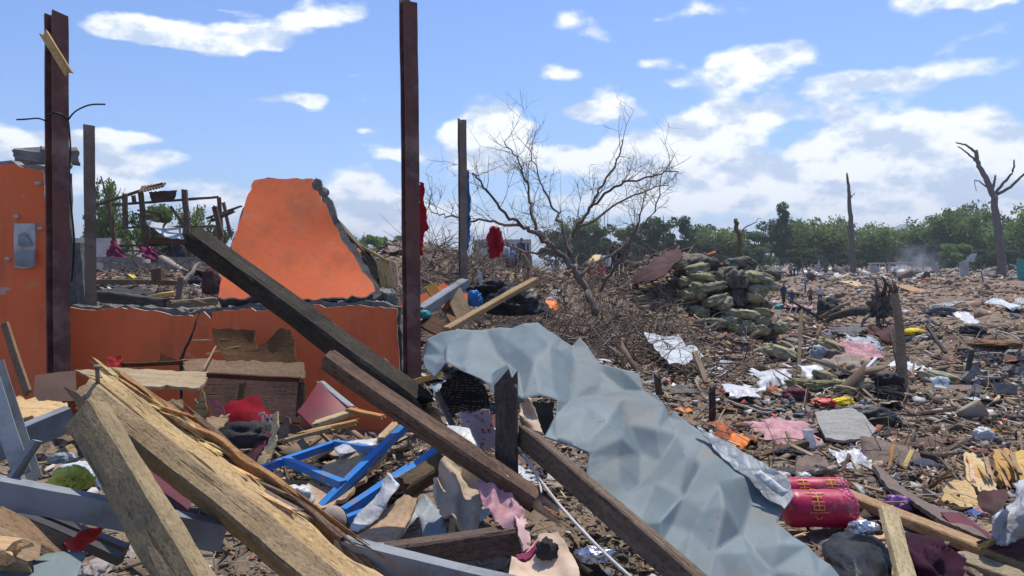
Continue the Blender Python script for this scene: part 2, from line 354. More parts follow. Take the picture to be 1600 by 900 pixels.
def mat_orange():
    m, N, b, co, out = _mat('orange_wall_paint')
    base = N.mix(N.noise(co, 1.3, 5, .6), (.86, .165, .05), (.92, .21, .078))
    st = N.noise(N.vmath('MULTIPLY', co, (1.6, 1.6, .5)), 2.2, 8, .66)
    c = N.mix(N.math('MULTIPLY', N.smooth(st, .48, .70), .5), base, (.46, .13, .05))
    pale = N.noise(co, 4.5, 8, .7)
    c = N.mix(N.math('MULTIPLY', N.smooth(pale, .54, .70), .4), c, (.72, .36, .21))
    v = N.add('ShaderNodeTexVoronoi'); N.put(v.inputs['Vector'], co); v.inputs['Scale'].default_value = 7.5
    chip = N.math('MULTIPLY', N.smooth(N.math('MULTIPLY', v.outputs['Distance'], -1.0), -.075, -.045), N.smooth(N.noise(co, 2.6, 2), .5, .56))
    c = N.mix(N.math('MULTIPLY', chip, .7), c, (.3, .2, .15))
    fl = N.noise(co, 3.2, 9, .74); flake = N.math('MULTIPLY', N.smooth(fl, .635, .65), 1.0)
    c = N.mix(N.math('MULTIPLY', flake, .85), c, (.5, .42, .36))
    dust = N.noise(N.vmath('MULTIPLY', co, (1, 1, .35)), 6.0, 6, .7); c = N.mix(N.math('MULTIPLY', N.smooth(dust, .48, .75), .28), c, (.42, .24, .16))
    scr = N.noise(N.vmath('MULTIPLY', co, (30, 30, 3)), 1.0, 3, .5)
    c = N.mix(N.math('MULTIPLY', N.smooth(scr, .68, .74), .35), c, (.5, .3, .2))
    N.l.new(c, b.inputs['Base Color']); b.inputs['Roughness'].default_value = .75; b.inputs['Specular IOR Level'].default_value = .25
    bump(N, b, N.math('SUBTRACT', N.noise(co, 14, 7, .65), N.math('MULTIPLY', chip, .6)), .35, .008)
    return m
M['orange'] = mat_orange()

def mat_sheet():
    m, N, b, co, out = _mat('pale_blue_roof_sheet')
    n = N.noise(co, 2.2, 6, .6); c = N.mix(N.smooth(n, .35, .65), (.175, .222, .235), (.13, .168, .18))
    d = N.noise(co, 5.0, 9, .7); c = N.mix(N.math('MULTIPLY', N.smooth(d, .5, .66), .6), c, (.22, .2, .17))
    s = N.noise(N.vmath('MULTIPLY', co, (14, 3, 12)), 2.0, 7, .74); c = N.mix(N.math('MULTIPLY', N.smooth(s, .6, .74), .4), c, (.3, .36, .39))
    sp = N.noise(co, 42, 3, .5); c = N.mix(N.math('MULTIPLY', N.smooth(sp, .68, .74), .7), c, (.1, .085, .07))
    N.l.new(c, b.inputs['Base Color']); b.inputs['Metallic'].default_value = 0
    rr = N.math('MULTIPLY_ADD', d, .3, .5); N.l.new(rr, b.inputs['Roughness']); b.inputs['Specular IOR Level'].default_value = .3
    bump(N, b, N.noise(co, 30, 6, .65), .12, .003)
    return m
M['roof_sheet'] = mat_sheet()

def mat_floral():
    m, N, b, co, out = _mat('pink_floral_cloth')
    v = N.add('ShaderNodeTexVoronoi'); N.put(v.inputs['Vector'], co); v.inputs['Scale'].default_value = 34
    d = N.math('ADD', v.outputs['Distance'], N.math('MULTIPLY', N.noise(co, 60, 3), .35))
    c = N.mix(N.smooth(d, .35, .55), (.36, .1, .13), (.62, .43, .42))
    c = N.mix(N.math('MULTIPLY', N.smooth(N.noise(co, 4, 5), .5, .7), .35), c, (.25, .17, .15))
    N.l.new(c, b.inputs['Base Color']); b.inputs['Roughness'].default_value = .95; b.inputs['Specular IOR Level'].default_value = .1
    bump(N, b, N.noise(co, 200, 2), .2, .002); return m
M['floral'] = mat_floral()

def mat_weave():
    m, N, b, co, out = _mat('black_tan_pattern_cloth')
    bk = N.add('ShaderNodeTexBrick'); N.put(bk.inputs['Vector'], N.vmath('MULTIPLY', co, (26, 26, 26)))
    bk.inputs['Color1'].default_value = (.012, .012, .012, 1); bk.inputs['Color2'].default_value = (.45, .27, .12, 1); bk.inputs['Mortar'].default_value = (.012, .012, .012, 1)
    bk.inputs['Scale'].default_value = 1.0; bk.inputs['Mortar Size'].default_value = .09; bk.inputs['Bias'].default_value = -.1
    rot = N.add('ShaderNodeMapping'); rot.inputs['Rotation'].default_value = (1.57, .6, 0); rot.inputs['Scale'].default_value = (26, 26, 26)
    N.put(rot.inputs['Vector'], co); N.l.new(rot.outputs[0], bk.inputs['Vector'])
    N.l.new(bk.outputs[0], b.inputs['Base Color']); b.inputs['Roughness'].default_value = .9
    return m
M['weave'] = mat_weave()

def mat_ground():
    m, N, b, co, out = _mat('debris_soil')
    n1 = N.noise(co, .35, 6, .6); n2 = N.noise(co, 3.0, 8, .7); n3 = N.noise(co, 22, 5, .65)
    c = N.mix(N.smooth(n2, .36, .64), (.12, .088, .062), (.3, .22, .155))
    c = N.mix(N.math('MULTIPLY', N.smooth(n1, .42, .62), .6), c, (.25, .19, .14))
    c = N.mix(N.math('MULTIPLY', N.smooth(n3, .58, .7), .55), c, (.3, .26, .21))
    v = N.add('ShaderNodeTexVoronoi'); N.put(v.inputs['Vector'], co); v.inputs['Scale'].default_value = 7
    lit = N.ramp(N.math('FRACT', N.math('MULTIPLY', v.outputs['Color'], 3.1)), [(0, (.12, .1, .085)), (.25, (.26, .22, .18)), (.45, (.06, .05, .045)), (.62, (.34, .32, .3)), (.74, (.2, .13, .08)), (.9, (.45, .44, .43)), (.97, (.35, .07, .04))], 'CONSTANT')
    c = N.mix(N.math('MULTIPLY', N.smooth(N.noise(co, 5.5, 4), .5, .6), .5), c, lit)
    N.l.new(c, b.inputs['Base Color']); b.inputs['Roughness'].default_value = .95; b.inputs['Specular IOR Level'].default_value = .1
    bump(N, b, N.math('ADD', n2, N.math('MULTIPLY', n3, .6)), .9, .05)
    return m
M['ground'] = mat_ground()

def mat_leaf(name, c1, c2):
    m, N, b, co, out = _mat(name)
    g = N.add('ShaderNodeNewGeometry'); oi = N.add('ShaderNodeObjectInfo')
    c = N.mix(g.outputs['Random Per Island'], c1, c2)
    big = N.noise(co, .35, 3); c = N.mix(N.math('MULTIPLY', N.smooth(big, .4, .65), .5), c, tuple(v * 1.35 for v in c2))
    h = N.add('ShaderNodeHueSaturation'); N.put(h.inputs['Color'], c); N.put(h.inputs['Hue'], N.math('MULTIPLY_ADD', oi.outputs['Random'], .04, .475)); N.put(h.inputs['Value'], N.math('MULTIPLY_ADD', N.math('FRACT', N.math('MULTIPLY', oi.outputs['Random'], 5.7)), .5, .75))
    N.l.new(h.outputs[0], b.inputs['Base Color']); b.inputs['Roughness'].default_value = .7; b.inputs['Specular IOR Level'].default_value = .2
    tr = N.add('ShaderNodeBsdfTranslucent'); N.l.new(h.outputs[0], tr.inputs[0])
    mx = N.add('ShaderNodeMixShader'); mx.inputs[0].default_value = .45; N.l.new(b.outputs[0], mx.inputs[1]); N.l.new(tr.outputs[0], mx.inputs[2]); N.l.new(mx.outputs[0], out.inputs[0])
    return m
M['leaf'] = mat_leaf('leaf_green', (.085, .14, .04), (.2, .28, .085))
M['leaf_dark'] = mat_leaf('leaf_dark', (.045, .08, .035), (.085, .135, .05))

M['chips'] = palette('debris_chips', [(.3, .225, .16), (.2, .148, .105), (.36, .28, .2), (.15, .112, .082), (.2, .15, .11), (.08, .062, .05), (.3, .25, .19), (.13, .1, .075), (.42, .4, .37), (.05, .042, .038), (.24, .17, .11), (.18, .165, .15), (.34, .28, .2), (.1, .075, .06), (.55, .54, .53), (.16, .11, .075), (.36, .09, .05), (.27, .235, .2), (.07, .06, .055), (.12, .15, .2)])
M['dry_twigs'] = palette('dry_twigs', [(.19, .145, .11), (.12, .092, .072), (.26, .205, .16), (.15, .115, .09), (.32, .25, .19), (.1, .078, .062)])
M['orange_earth'] = plain('orange_earth', (.3, .16, .075), (.2, .105, .05), ns=7, rough=.95, dirt=.4, bs=.9, bd=.03)
M['chips_wood'] = palette('wood_chips', [(.3, .21, .125), (.12, .09, .07), (.2, .15, .105), (.09, .07, .055), (.38, .28, .175), (.16, .11, .075), (.36, .27, .18), (.1, .072, .052), (.46, .35, .22), (.16, .125, .1), (.24, .165, .11)])
M['chips_far'] = palette('far_debris_chips', [(.2, .15, .115), (.13, .095, .075), (.42, .4, .38), (.15, .11, .085), (.55, .54, .53), (.24, .175, .13), (.1, .08, .066), (.3, .25, .21), (.17, .125, .1), (.12, .09, .07), (.36, .14, .09), (.65, .65, .66), (.2, .16, .13), (.3, .33, .38)])
M['soil_clods'] = palette('soil_clods', [(.3, .205, .14), (.22, .15, .105), (.35, .24, .165), (.27, .185, .13), (.2, .14, .1), (.38, .275, .2)])
M['litter'] = palette('litter_pieces', [(.5, .5, .5), (.4, .03, .02), (.42, .42, .43), (.05, .1, .3), (.52, .5, .46), (.5, .16, .03), (.45, .5, .58), (.07, .07, .08), (.6, .5, .4), (.5, .12, .16), (.5, .51, .53), (.5, .36, .04), (.04, .2, .2), (.3, .31, .33)], island=False, rough=.6, dirt=.45)
M['rag'] = palette('rag_pieces', [(.12, .08, .07), (.05, .05, .06), (.3, .24, .2), (.2, .06, .07), (.38, .34, .31), (.1, .11, .15), (.5, .46, .44), (.16, .12, .1), (.42, .22, .2), (.06, .045, .05), (.24, .22, .2)], island=False, rough=.95, dirt=.45)
M['tin'] = palette('tin_pieces', [(.36, .42, .46), (.24, .26, .28), (.18, .11, .09), (.5, .53, .56), (.16, .1, .1), (.3, .27, .25)], island=False, rough=.5, dirt=.5, spec=.4)
M['plank'] = wood('loose_plank', (.17, .118, .075), (.45, .33, .21), stain=(.09, .05, .035), stain_amt=.5, var=True)
# ---------------------------------------------------------------- builders
def tag(o, label=None, cat=None, group=None, kind=None):
    if label: o['label'] = label
    if cat: o['category'] = cat
    if group: o['group'] = group
    if kind: o['kind'] = kind
    return o

def link(name, me, mat=None, parent=None, matrix=None):
    o = bpy.data.objects.new(name, me); COL.objects.link(o)
    if mat is not None and me is not None and not me.materials:
        for mm in (mat if isinstance(mat, (list, tuple)) else [mat]): me.materials.append(M[mm] if isinstance(mm, str) else mm)
    if matrix is not None: o.matrix_world = matrix
    if parent is not None:
        o.parent = parent; o.matrix_parent_inverse = parent.matrix_basis.inverted()
    return o

def empty(name, loc, label=None, cat=None, group=None):
    o = bpy.data.objects.new(name, None); COL.objects.link(o); o.location = loc; o.empty_display_size = .1
    return tag(o, label, cat, group)

def mesh(name, v, f, smooth=False):
    me = bpy.data.meshes.new(name); me.from_pydata([tuple(p) for p in v], [], [tuple(q) for q in f]); me.update()
    if smooth: me.polygons.foreach_set('use_smooth', [True] * len(me.polygons))
    return me

def frame(A, B, up=(0, 0, 1), roll=0.0):
    """matrix with X along A-B, Z as near `up` as it goes, origin half-way"""
    A, B = Vector(A), Vector(B); x = (B - A).normalized(); u = Vector(up)
    if abs(x.dot(u.normalized())) > .97: u = Vector((0, 1, 0))
    y = u.cross(x).normalized(); z = x.cross(y)
    m = Matrix((x, y, z)).transposed().to_4x4(); m.translation = (A + B) / 2
    return m @ Matrix.Rotation(roll, 4, 'X')

def beam_mesh(name, L, w, h, seg=16, rough=.003, brk=(.02, .02), seed=0, warp=.0, cham=.12, spikes=3):
    """sawn timber along X: chamfered section, uneven faces, broken ends"""
    rr = np.random.default_rng(seed + 100)
    c = min(w, h) * cham; a, b = w / 2, h / 2
    sec = []
    base = [(a, -b + c), (a, b - c), (a - c, b), (-a + c, b), (-a, b - c), (-a, -b + c), (-a + c, -b), (a - c, -b)]
    for i in range(8):                        # mid points on the flat faces
        p, q = base[i], base[(i + 1) % 8]; sec.append(p)
        if i % 2 == 0 or True:
            if i in (0, 2, 4, 6): sec += [(p[0] + (q[0] - p[0]) * t, p[1] + (q[1] - p[1]) * t) for t in (.33, .67)]
    sec = np.array(sec); n = len(sec)
    xs = np.linspace(-L / 2, L / 2, seg + 1)
    V = np.zeros((seg + 1, n, 3)); V[:, :, 0] = xs[:, None]; V[:, :, 1:] = sec[None]
    V[:, :, 1] += warp * np.sin(xs * 2.1 + seed)[:, None] * w; V[:, :, 2] += warp * np.cos(xs * 1.7 + seed)[:, None] * h
    ang = np.arange(n)
    for e, (k, s) in enumerate(((0, -1), (seg, 1))):
        j = np.abs(rr.normal(size=n)) * brk[e] * .5
        for _ in range(spikes): j[rr.integers(n)] += brk[e] * rr.uniform(.4, 1.4)
        V[k, :, 0] -= s * (brk[e] - j)
    P_ = V.reshape(-1, 3)
    P_ += rough * np.stack([0 * P_[:, 0], fbm(P_ * (.35, 1, 1), 9, 3, seed), fbm(P_ * (.35, 1, 1), 9, 3, seed + 4)], -1)
    v = [tuple(p) for p in P_]; f = []
    for i in range(seg):
        for j in range(n):
            j2 = (j + 1) % n
            f.append((i * n + j, i * n + j2, (i + 1) * n + j2, (i + 1) * n + j))
    for k, s in ((0, -1), (seg, 1)):
        ring = P_[k * n:(k + 1) * n]; ce = ring.mean(0); ce[0] -= s * brk[0 if k == 0 else 1] * .25
        v.append(tuple(ce)); ci = len(v) - 1
        for j in range(n):
            t = (k * n + j, k * n + (j + 1) % n, ci); f.append(t if k else t[::-1])
    return mesh(name, v, f)

def beam(name, A, B, w, h, mat, label=None, cat=None, group=None, parent=None, up=(0, 0, 1), roll=0.0, seed=None, **kw):
    A, B = (P(*A) if len(A) == 3 and not isinstance(A, Vector) else Vector(A)), (P(*B) if len(B) == 3 and not isinstance(B, Vector) else Vector(B))
    seed = R.randrange(9999) if seed is None else seed
    L = (B - A).length; kw.setdefault('seg', max(4, min(28, int(L / .07))))
    me = beam_mesh(name, L, w, h, seed=seed, **kw)
    return tag(link(name, me, mat, parent, frame(A, B, up, roll)), label, cat, group)

def tube_mesh(name, pts, rad, sides=6, smooth=True):
    pts = [Vector(p) for p in pts]; n = len(pts)
    rad = [rad] * n if isinstance(rad, (int, float)) else rad
    v, f = [], []; ref = Vector((.31, .2, .93))
    for i, p in enumerate(pts):
        t = (pts[min(i + 1, n - 1)] - pts[max(i - 1, 0)]).normalized()
        if abs(t.dot(ref)) > .95: ref = Vector((.93, .2, .31))
        a = t.cross(ref).normalized(); b = t.cross(a)
        for k in range(sides):
            w = 2 * math.pi * k / sides; v.append(p + (a * math.cos(w) + b * math.sin(w)) * rad[i])
    for i in range(n - 1):
        for k in range(sides):
            k2 = (k + 1) % sides; f.append((i * sides + k, (i + 1) * sides + k, (i + 1) * sides + k2, i * sides + k2))
    f.append(tuple(range(sides))); f.append(tuple((n - 1) * sides + k for k in reversed(range(sides))))
    return mesh(name, v, f, smooth)

def smooth_path(pts, k=6):
    """Catmull-Rom through points"""
    pts = [Vector(p) for p in pts]; q = [pts[0]] + pts + [pts[-1]]; r = []
    for i in range(1, len(q) - 2):
        for s in range(k):
            t = s / k; a, b, c, d = q[i - 1], q[i], q[i + 1], q[i + 2]
            r.append(.5 * ((2 * b) + (c - a) * t + (2 * a - 5 * b + 4 * c - d) * t * t + (3 * b - a - 3 * c + d) * t ** 3))
    return r + [pts[-1]]

def local(me, origin):
    me.transform(Matrix.Translation(-Vector(origin))); return Matrix.Translation(origin)

def tube(name, pts, rad, mat, label=None, cat=None, group=None, parent=None, sides=6, path=True, k=6):
    pts = [P(*p) if not isinstance(p, Vector) else p for p in pts]
    if path: pts = smooth_path(pts, k)
    if isinstance(rad, tuple): rad = list(np.linspace(rad[0], rad[1], len(pts)))
    me = tube_mesh(name, pts, rad, sides); o = local(me, pts[0])
    return tag(link(name, me, mat, parent, o), label, cat, group)

def _inside(q, poly):
    x, y = q[:, 0], q[:, 1]; r = np.zeros(len(q), bool); n = len(poly)
    for i in range(n):
        (x1, y1), (x2, y2) = poly[i], poly[i - 1]
        if y1 == y2: continue
        c = ((y1 > y) != (y2 > y)) & (x < (x2 - x1) * (y - y1) / (y2 - y1) + x1); r ^= c
    return r

def tps(ctrl, val):
    c = np.asarray(ctrl, float); val = np.asarray(val, float)
    if np.ptp(val) < 1e-9: return lambda q: np.full(len(q), val[0])
    s = 200.0; c = c / s; n = len(c)
    def U(r2): return np.where(r2 > 1e-12, r2 * np.log(np.maximum(r2, 1e-12)), 0)
    K = U(((c[:, None] - c[None]) ** 2).sum(-1)) + 0.02 * np.eye(n)
    Pm = np.hstack([np.ones((n, 1)), c]); A = np.zeros((n + 3, n + 3)); A[:n, :n] = K; A[:n, n:] = Pm; A[n:, :n] = Pm.T
    w = np.linalg.lstsq(A, np.concatenate([val, [0, 0, 0]]), rcond=None)[0]
    def ev(q):
        q = np.asarray(q) / s
        return U(((q[:, None] - c[None]) ** 2).sum(-1)) @ w[:n] + w[n] + q @ w[n + 1:]
    return ev

def patch(name, pts, mat, step=8, inner=(), shape=None, thick=.01, jag=.8, label=None, cat=None, group=None, parent=None, rim=None, smooth=True, seed=None, away=1, extra=None, origin=None, gj=.06, grid=None):
    """a sheet with a traced outline (photo column, row, distance), its own depth and thickness; shape(p, uv) -> metres along the normal"""
    seed = R.randrange(9999) if seed is None else seed
    rr = np.random.default_rng(seed); o2 = []
    n = len(pts)
    for i in range(n):
        a, b = np.array(pts[i][:2], float), np.array(pts[(i + 1) % n][:2], float)
        L = np.linalg.norm(b - a); k = max(1, int(round(L / step))); nr = np.array([-(b - a)[1], (b - a)[0]]) / max(L, 1e-6)
        for s in range(k):
            j = rr.normal() * jag * (.35 if s == 0 else 1); j = max(-2 * jag, min(2 * jag, j))
            o2.append(a + (b - a) * s / k + nr * j)
    o2 = np.array(o2); lo, hi = o2.min(0), o2.max(0)
    gx, gy = np.meshgrid(np.arange(lo[0], hi[0], step), np.arange(lo[1], hi[1], step))
    g = np.stack([gx.ravel(), gy.ravel()], -1)
    if grid:                                       # a net of points turned and drawn out along the sheet
        ang, kx, ky = grid; ce = (lo + hi) / 2; hf = np.linalg.norm(hi - lo) / 2
        a_, b_ = np.meshgrid(np.arange(-hf, hf, step * kx), np.arange(-hf, hf, step * ky)); b_ = b_ + rr.uniform(-.3, .3, b_.shape) * step * ky; a_ = a_ + rr.uniform(-.45, .45, a_.shape) * step * kx
        g = np.stack([ce[0] + a_ * math.cos(ang) - b_ * math.sin(ang), ce[1] + a_ * math.sin(ang) + b_ * math.cos(ang)], -1).reshape(-1, 2)
    g = g + rr.uniform(-gj, gj, g.shape) * step
    g = g[_inside(g, o2)]
    if len(g):
        dd = np.sqrt(((g[:, None] - o2[None]) ** 2).sum(-1)).min(1); g = g[dd > step * .55]
    q = np.vstack([o2, g]) if len(g) else o2
    res = geometry.delaunay_2d_cdt([Vector(p) for p in q], [], [list(range(len(o2)))], 1, 1e-4)
    v2 = np.array([tuple(p) for p in res[0]]); fc = [list(t) for t in res[2]]
    ctrl = [(p[0], p[1]) for p in pts] + [(p[0], p[1]) for p in inner]
    inv = tps(ctrl, [1 / p[2] for p in pts] + [1 / p[2] for p in inner])(v2)
    X = Pn(v2[:, 0], v2[:, 1], 1 / np.maximum(inv, 1e-4))
    # make the faces look at the camera
    t = fc[0]; nn = np.cross(X[t[1]] - X[t[0]], X[t[2]] - X[t[0]])
    if np.dot(nn, X[t[0]] - np.array([0, 0, HC])) > 0: fc = [f[::-1] for f in fc]
    if shape is not None:
        me = mesh('tmp', X, fc); no = np.zeros(len(X) * 3); me.vertices.foreach_get('normal', no); no = no.reshape(-1, 3)
        bpy.data.meshes.remove(me)
        X = X + no * np.asarray(shape(X, v2))[:, None]
    if extra is not None: X = extra(X, v2)
    me = mesh(name, X, fc, smooth)
    mats = [mat] + ([rim] if rim else [])
    m = local(me, Vector(X.mean(0)) if origin is None else origin)
    ob = link(name, me, mats, parent, m)
    if thick:
        md = ob.modifiers.new('thickness', 'SOLIDIFY'); md.thickness = thick; md.offset = -1 if away > 0 else 1
        md.use_even_offset = False
        if rim: md.material_offset = 1; md.material_offset_rim = 1
        if thick > .004: es = ob.modifiers.new('crisp_edges', 'EDGE_SPLIT'); es.split_angle = math.radians(50)
    return tag(ob, label, cat, group)

def folds(amp, freq, direction, seed, sharp=1.0, crum=.4):
    """cloth folds: warped waves across a direction"""
    d = np.array(direction, float); d /= np.linalg.norm(d)
    def f(X, v2):
        w = X + .06 * np.stack([fbm(X, 7, 2, seed), fbm(X, 7, 2, seed + 2), fbm(X, 7, 2, seed + 4)], -1)
        s = np.sin(2 * math.pi * freq * (w @ d)); s = np.sign(s) * np.abs(s) ** sharp
        return 1.5 * amp * (s * (.6 + .4 * fbm(X, 5, 2, seed + 6)) + crum * fbm(X, 14, 3, seed + 7))
    return f

def facets(spacing, seed, stretch=1.0, ang=0.0):
    """crisp creases: random heights on a scattered net of points, flat between them"""
    def f(X, v2):
        rr = np.random.default_rng(seed); ca, sa = math.cos(ang), math.sin(ang)
        q = np.stack([(v2[:, 0] * ca + v2[:, 1] * sa) / stretch, -v2[:, 0] * sa + v2[:, 1] * ca], -1) / spacing
        lo, hi = q.min(0) - 1.5, q.max(0) + 1.5
        gx, gy = np.meshgrid(np.arange(lo[0], hi[0] + 1), np.arange(lo[1], hi[1] + 1)); g = np.stack([gx.ravel(), gy.ravel()], -1); g = g + rr.uniform(-.48, .48, g.shape)
        h = rr.uniform(-1, 1, len(g)); res = geometry.delaunay_2d_cdt([Vector(p) for p in g], [], [], 0, 1e-6)
        vs = np.array([tuple(p) for p in res[0]]); src = [o[0] for o in res[3]]; out = np.zeros(len(q))
        for t in res[2]:
            A, B, C = vs[t[0]], vs[t[1]], vs[t[2]]; m = np.array([B - A, C - A]).T
            if abs(np.linalg.det(m)) < 1e-9: continue
            uv = (q - A) @ np.linalg.inv(m).T; ins = (uv[:, 0] >= -1e-6) & (uv[:, 1] >= -1e-6) & (uv.sum(1) <= 1 + 1e-6)
            hh = [h[src[i]] for i in t]; out[ins] = hh[0] + uv[ins, 0] * (hh[1] - hh[0]) + uv[ins, 1] * (hh[2] - hh[0])
        return out
    return f

def crum(amp, freq, seed=1, soft=.3):
    return lambda X, v2: amp * crumple(X, freq, seed) + soft * amp * fbm(X, freq * 2, 3, seed + 2)

_ico = {}
def ico(sub):
    if sub not in _ico:
        bm = bmesh.new(); bmesh.ops.create_icosphere(bm, subdivisions=sub, radius=1)
        _ico[sub] = (np.array([tuple(v.co) for v in bm.verts]), [[v.index for v in f.verts] for f in bm.faces]); bm.free()
    return _ico[sub]

def lump_mesh(name, size, seed, sub=4, amp=.25, freq=2.2, flat=.5, creases=True, box=1.0):
    """a heap of cloth or a full bag: closed surface with long folds and a flattened underside"""
    v, f = ico(sub); v = v.copy(); rr = np.random.default_rng(seed + 1)
    if box != 1.0: v = np.sign(v) * np.abs(v) ** box
    q, _ = np.linalg.qr(rr.normal(size=(3, 3))); w = (v @ q) * np.array([.5, 1.7, 1.2]) * freq * .85
    w = w + .35 * np.stack([fbm(v, 1.3, 2, seed + k) for k in (1, 2, 3)], -1)
    ridge = (1 - 2 * np.abs(vnoise(w, seed))) * .55 + (1 - 2 * np.abs(vnoise(w * 2.1 + 7, seed + 5))) * .24
    d = amp * ((ridge + .6 * crumple(v, 1.1, seed, 5)) if creases else .5 * fbm(v, 1.5, 3, seed)) + amp * .35 * fbm(v, .9, 2, seed + 9)
    v = v * (1 + d)[:, None]; v[:, 2] = np.where(v[:, 2] < -flat, -flat + (v[:, 2] + flat) * .2, v[:, 2])
    return mesh(name, v * np.array(size) , f, True)

def lump(name, px, py, Y, size, mat, label=None, cat=None, group=None, parent=None, rot=0.0, tilt=(0, 0), **kw):
    me = lump_mesh(name, size, kw.pop('seed', R.randrange(9999)), **kw)
    m = Matrix.Translation(P(px, py, Y)) @ Matrix.Rotation(rot, 4, 'Z') @ Matrix.Rotation(tilt[0], 4, 'X') @ Matrix.Rotation(tilt[1], 4, 'Y')
    return tag(link(name, me, mat, parent, m), label, cat, group)

def chunk_mesh(name, seed, sub=2, size=(1, 1, 1), cuts=9):
    """broken masonry: a ball cut by random planes"""
    rr = np.random.default_rng(seed); v, f = ico(sub); v = v.copy()
    for _ in range(cuts):
        d = rr.normal(size=3); d /= np.linalg.norm(d); k = rr.uniform(.45, .8); s = v @ d
        v = v - np.maximum(s - k, 0)[:, None] * d
    v = v + .04 * rr.normal(size=v.shape)
    return mesh(name, v * np.array(size), f)

def h_profile(w, h, t):
    a, b = w / 2, h / 2
    return [(-a, -b), (a, -b), (a, -b + t), (t / 2, -b + t), (t / 2, b - t), (a, b - t), (a, b), (-a, b), (-a, b - t), (-t / 2, b - t), (-t / 2, -b + t), (-a, -b + t)]
def c_profile(w, h, t): return [(-w / 2, -h / 2), (w / 2, -h / 2), (w / 2, -h / 2 + t), (-w / 2 + t, -h / 2 + t), (-w / 2 + t, h / 2 - t), (w / 2, h / 2 - t), (w / 2, h / 2), (-w / 2, h / 2)]
def box_profile(w, h, t=0): return [(-w / 2, -h / 2), (w / 2, -h / 2), (w / 2, h / 2), (-w / 2, h / 2)]

def profile_mesh(name, prof, L, seg=12, dent=.0, seed=0, torn=.0):
    n = len(prof); rr = np.random.default_rng(seed); v = []; f = []
    for i in range(seg + 1):
        x = L * i / seg - L / 2
        for j, (y, z) in enumerate(prof):
            dx = torn * rr.normal() if i in (0, seg) else 0
            v.append((x + dx, y, z))
    v = np.array(v); v[:, 1:] += dent * np.stack([fbm(v, 3, 3, seed), fbm(v, 3, 3, seed + 5)], -1)
    for i in range(seg):
        for j in range(n):
            j2 = (j + 1) % n; f.append((i * n + j, i * n + j2, (i + 1) * n + j2, (i + 1) * n + j))
    f.append(tuple(reversed(range(n)))); f.append(tuple(seg * n + j for j in range(n)))
    return mesh(name, v, f)

def bar(name, A, B, prof, mat, label=None, cat=None, group=None, parent=None, up=(0, 0, 1), roll=0.0, **kw):
    A, B = (A if isinstance(A, Vector) else P(*A)), (B if isinstance(B, Vector) else P(*B))
    me = profile_mesh(name, prof, (B - A).length, seed=R.randrange(999), **kw)
    return tag(link(name, me, mat, parent, frame(A, B, up, roll)), label, cat, group)

def boxes(name, c, half, rot, mat, kind='stuff', label=None, cat=None, taper=None):
    """many small box chips as one mass"""
    n = len(c); s = np.array([(x, y, z) for x in (-1, 1) for y in (-1, 1) for z in (-1, 1)], float)
    jit = np.random.default_rng(n).uniform(-.45, .3, (n, 8, 3)); q = s[None] * half[:, None] * (1 + jit)
    if taper is not None: q[:, 4:, 1:] *= taper[:, None, None]
    cz, sz = np.cos(rot[:, 0]), np.sin(rot[:, 0]); cx, sx = np.cos(rot[:, 1]), np.sin(rot[:, 1]); cy, sy = np.cos(rot[:, 2]), np.sin(rot[:, 2])
    Z = np.zeros(n); O = np.ones(n)
    Rz = np.array([[cz, -sz, Z], [sz, cz, Z], [Z, Z, O]]).transpose(2, 0, 1); Rx = np.array([[O, Z, Z], [Z, cx, -sx], [Z, sx, cx]]).transpose(2, 0, 1); Ry = np.array([[cy, Z, sy], [Z, O, Z], [-sy, Z, cy]]).transpose(2, 0, 1)
    q = np.einsum('nij,nkj->nki', Rz @ Rx @ Ry, q) + c[:, None]
    f = np.array([(0, 1, 3, 2), (4, 6, 7, 5), (0, 4, 5, 1), (2, 3, 7, 6), (0, 2, 6, 4), (1, 5, 7, 3)])
    F_ = (f[None] + 8 * np.arange(n)[:, None, None]).reshape(-1, 4); V = q.reshape(-1, 3)
    me = bpy.data.meshes.new(name); me.vertices.add(len(V)); me.vertices.foreach_set('co', V.ravel())
    me.loops.add(F_.size); me.loops.foreach_set('vertex_index', F_.ravel().astype(np.int32))
    me.polygons.add(len(F_)); me.polygons.foreach_set('loop_start', np.arange(0, F_.size, 4, dtype=np.int32)); me.update(calc_edges=True)
    return tag(link(name, me, mat), label, cat, None, kind)

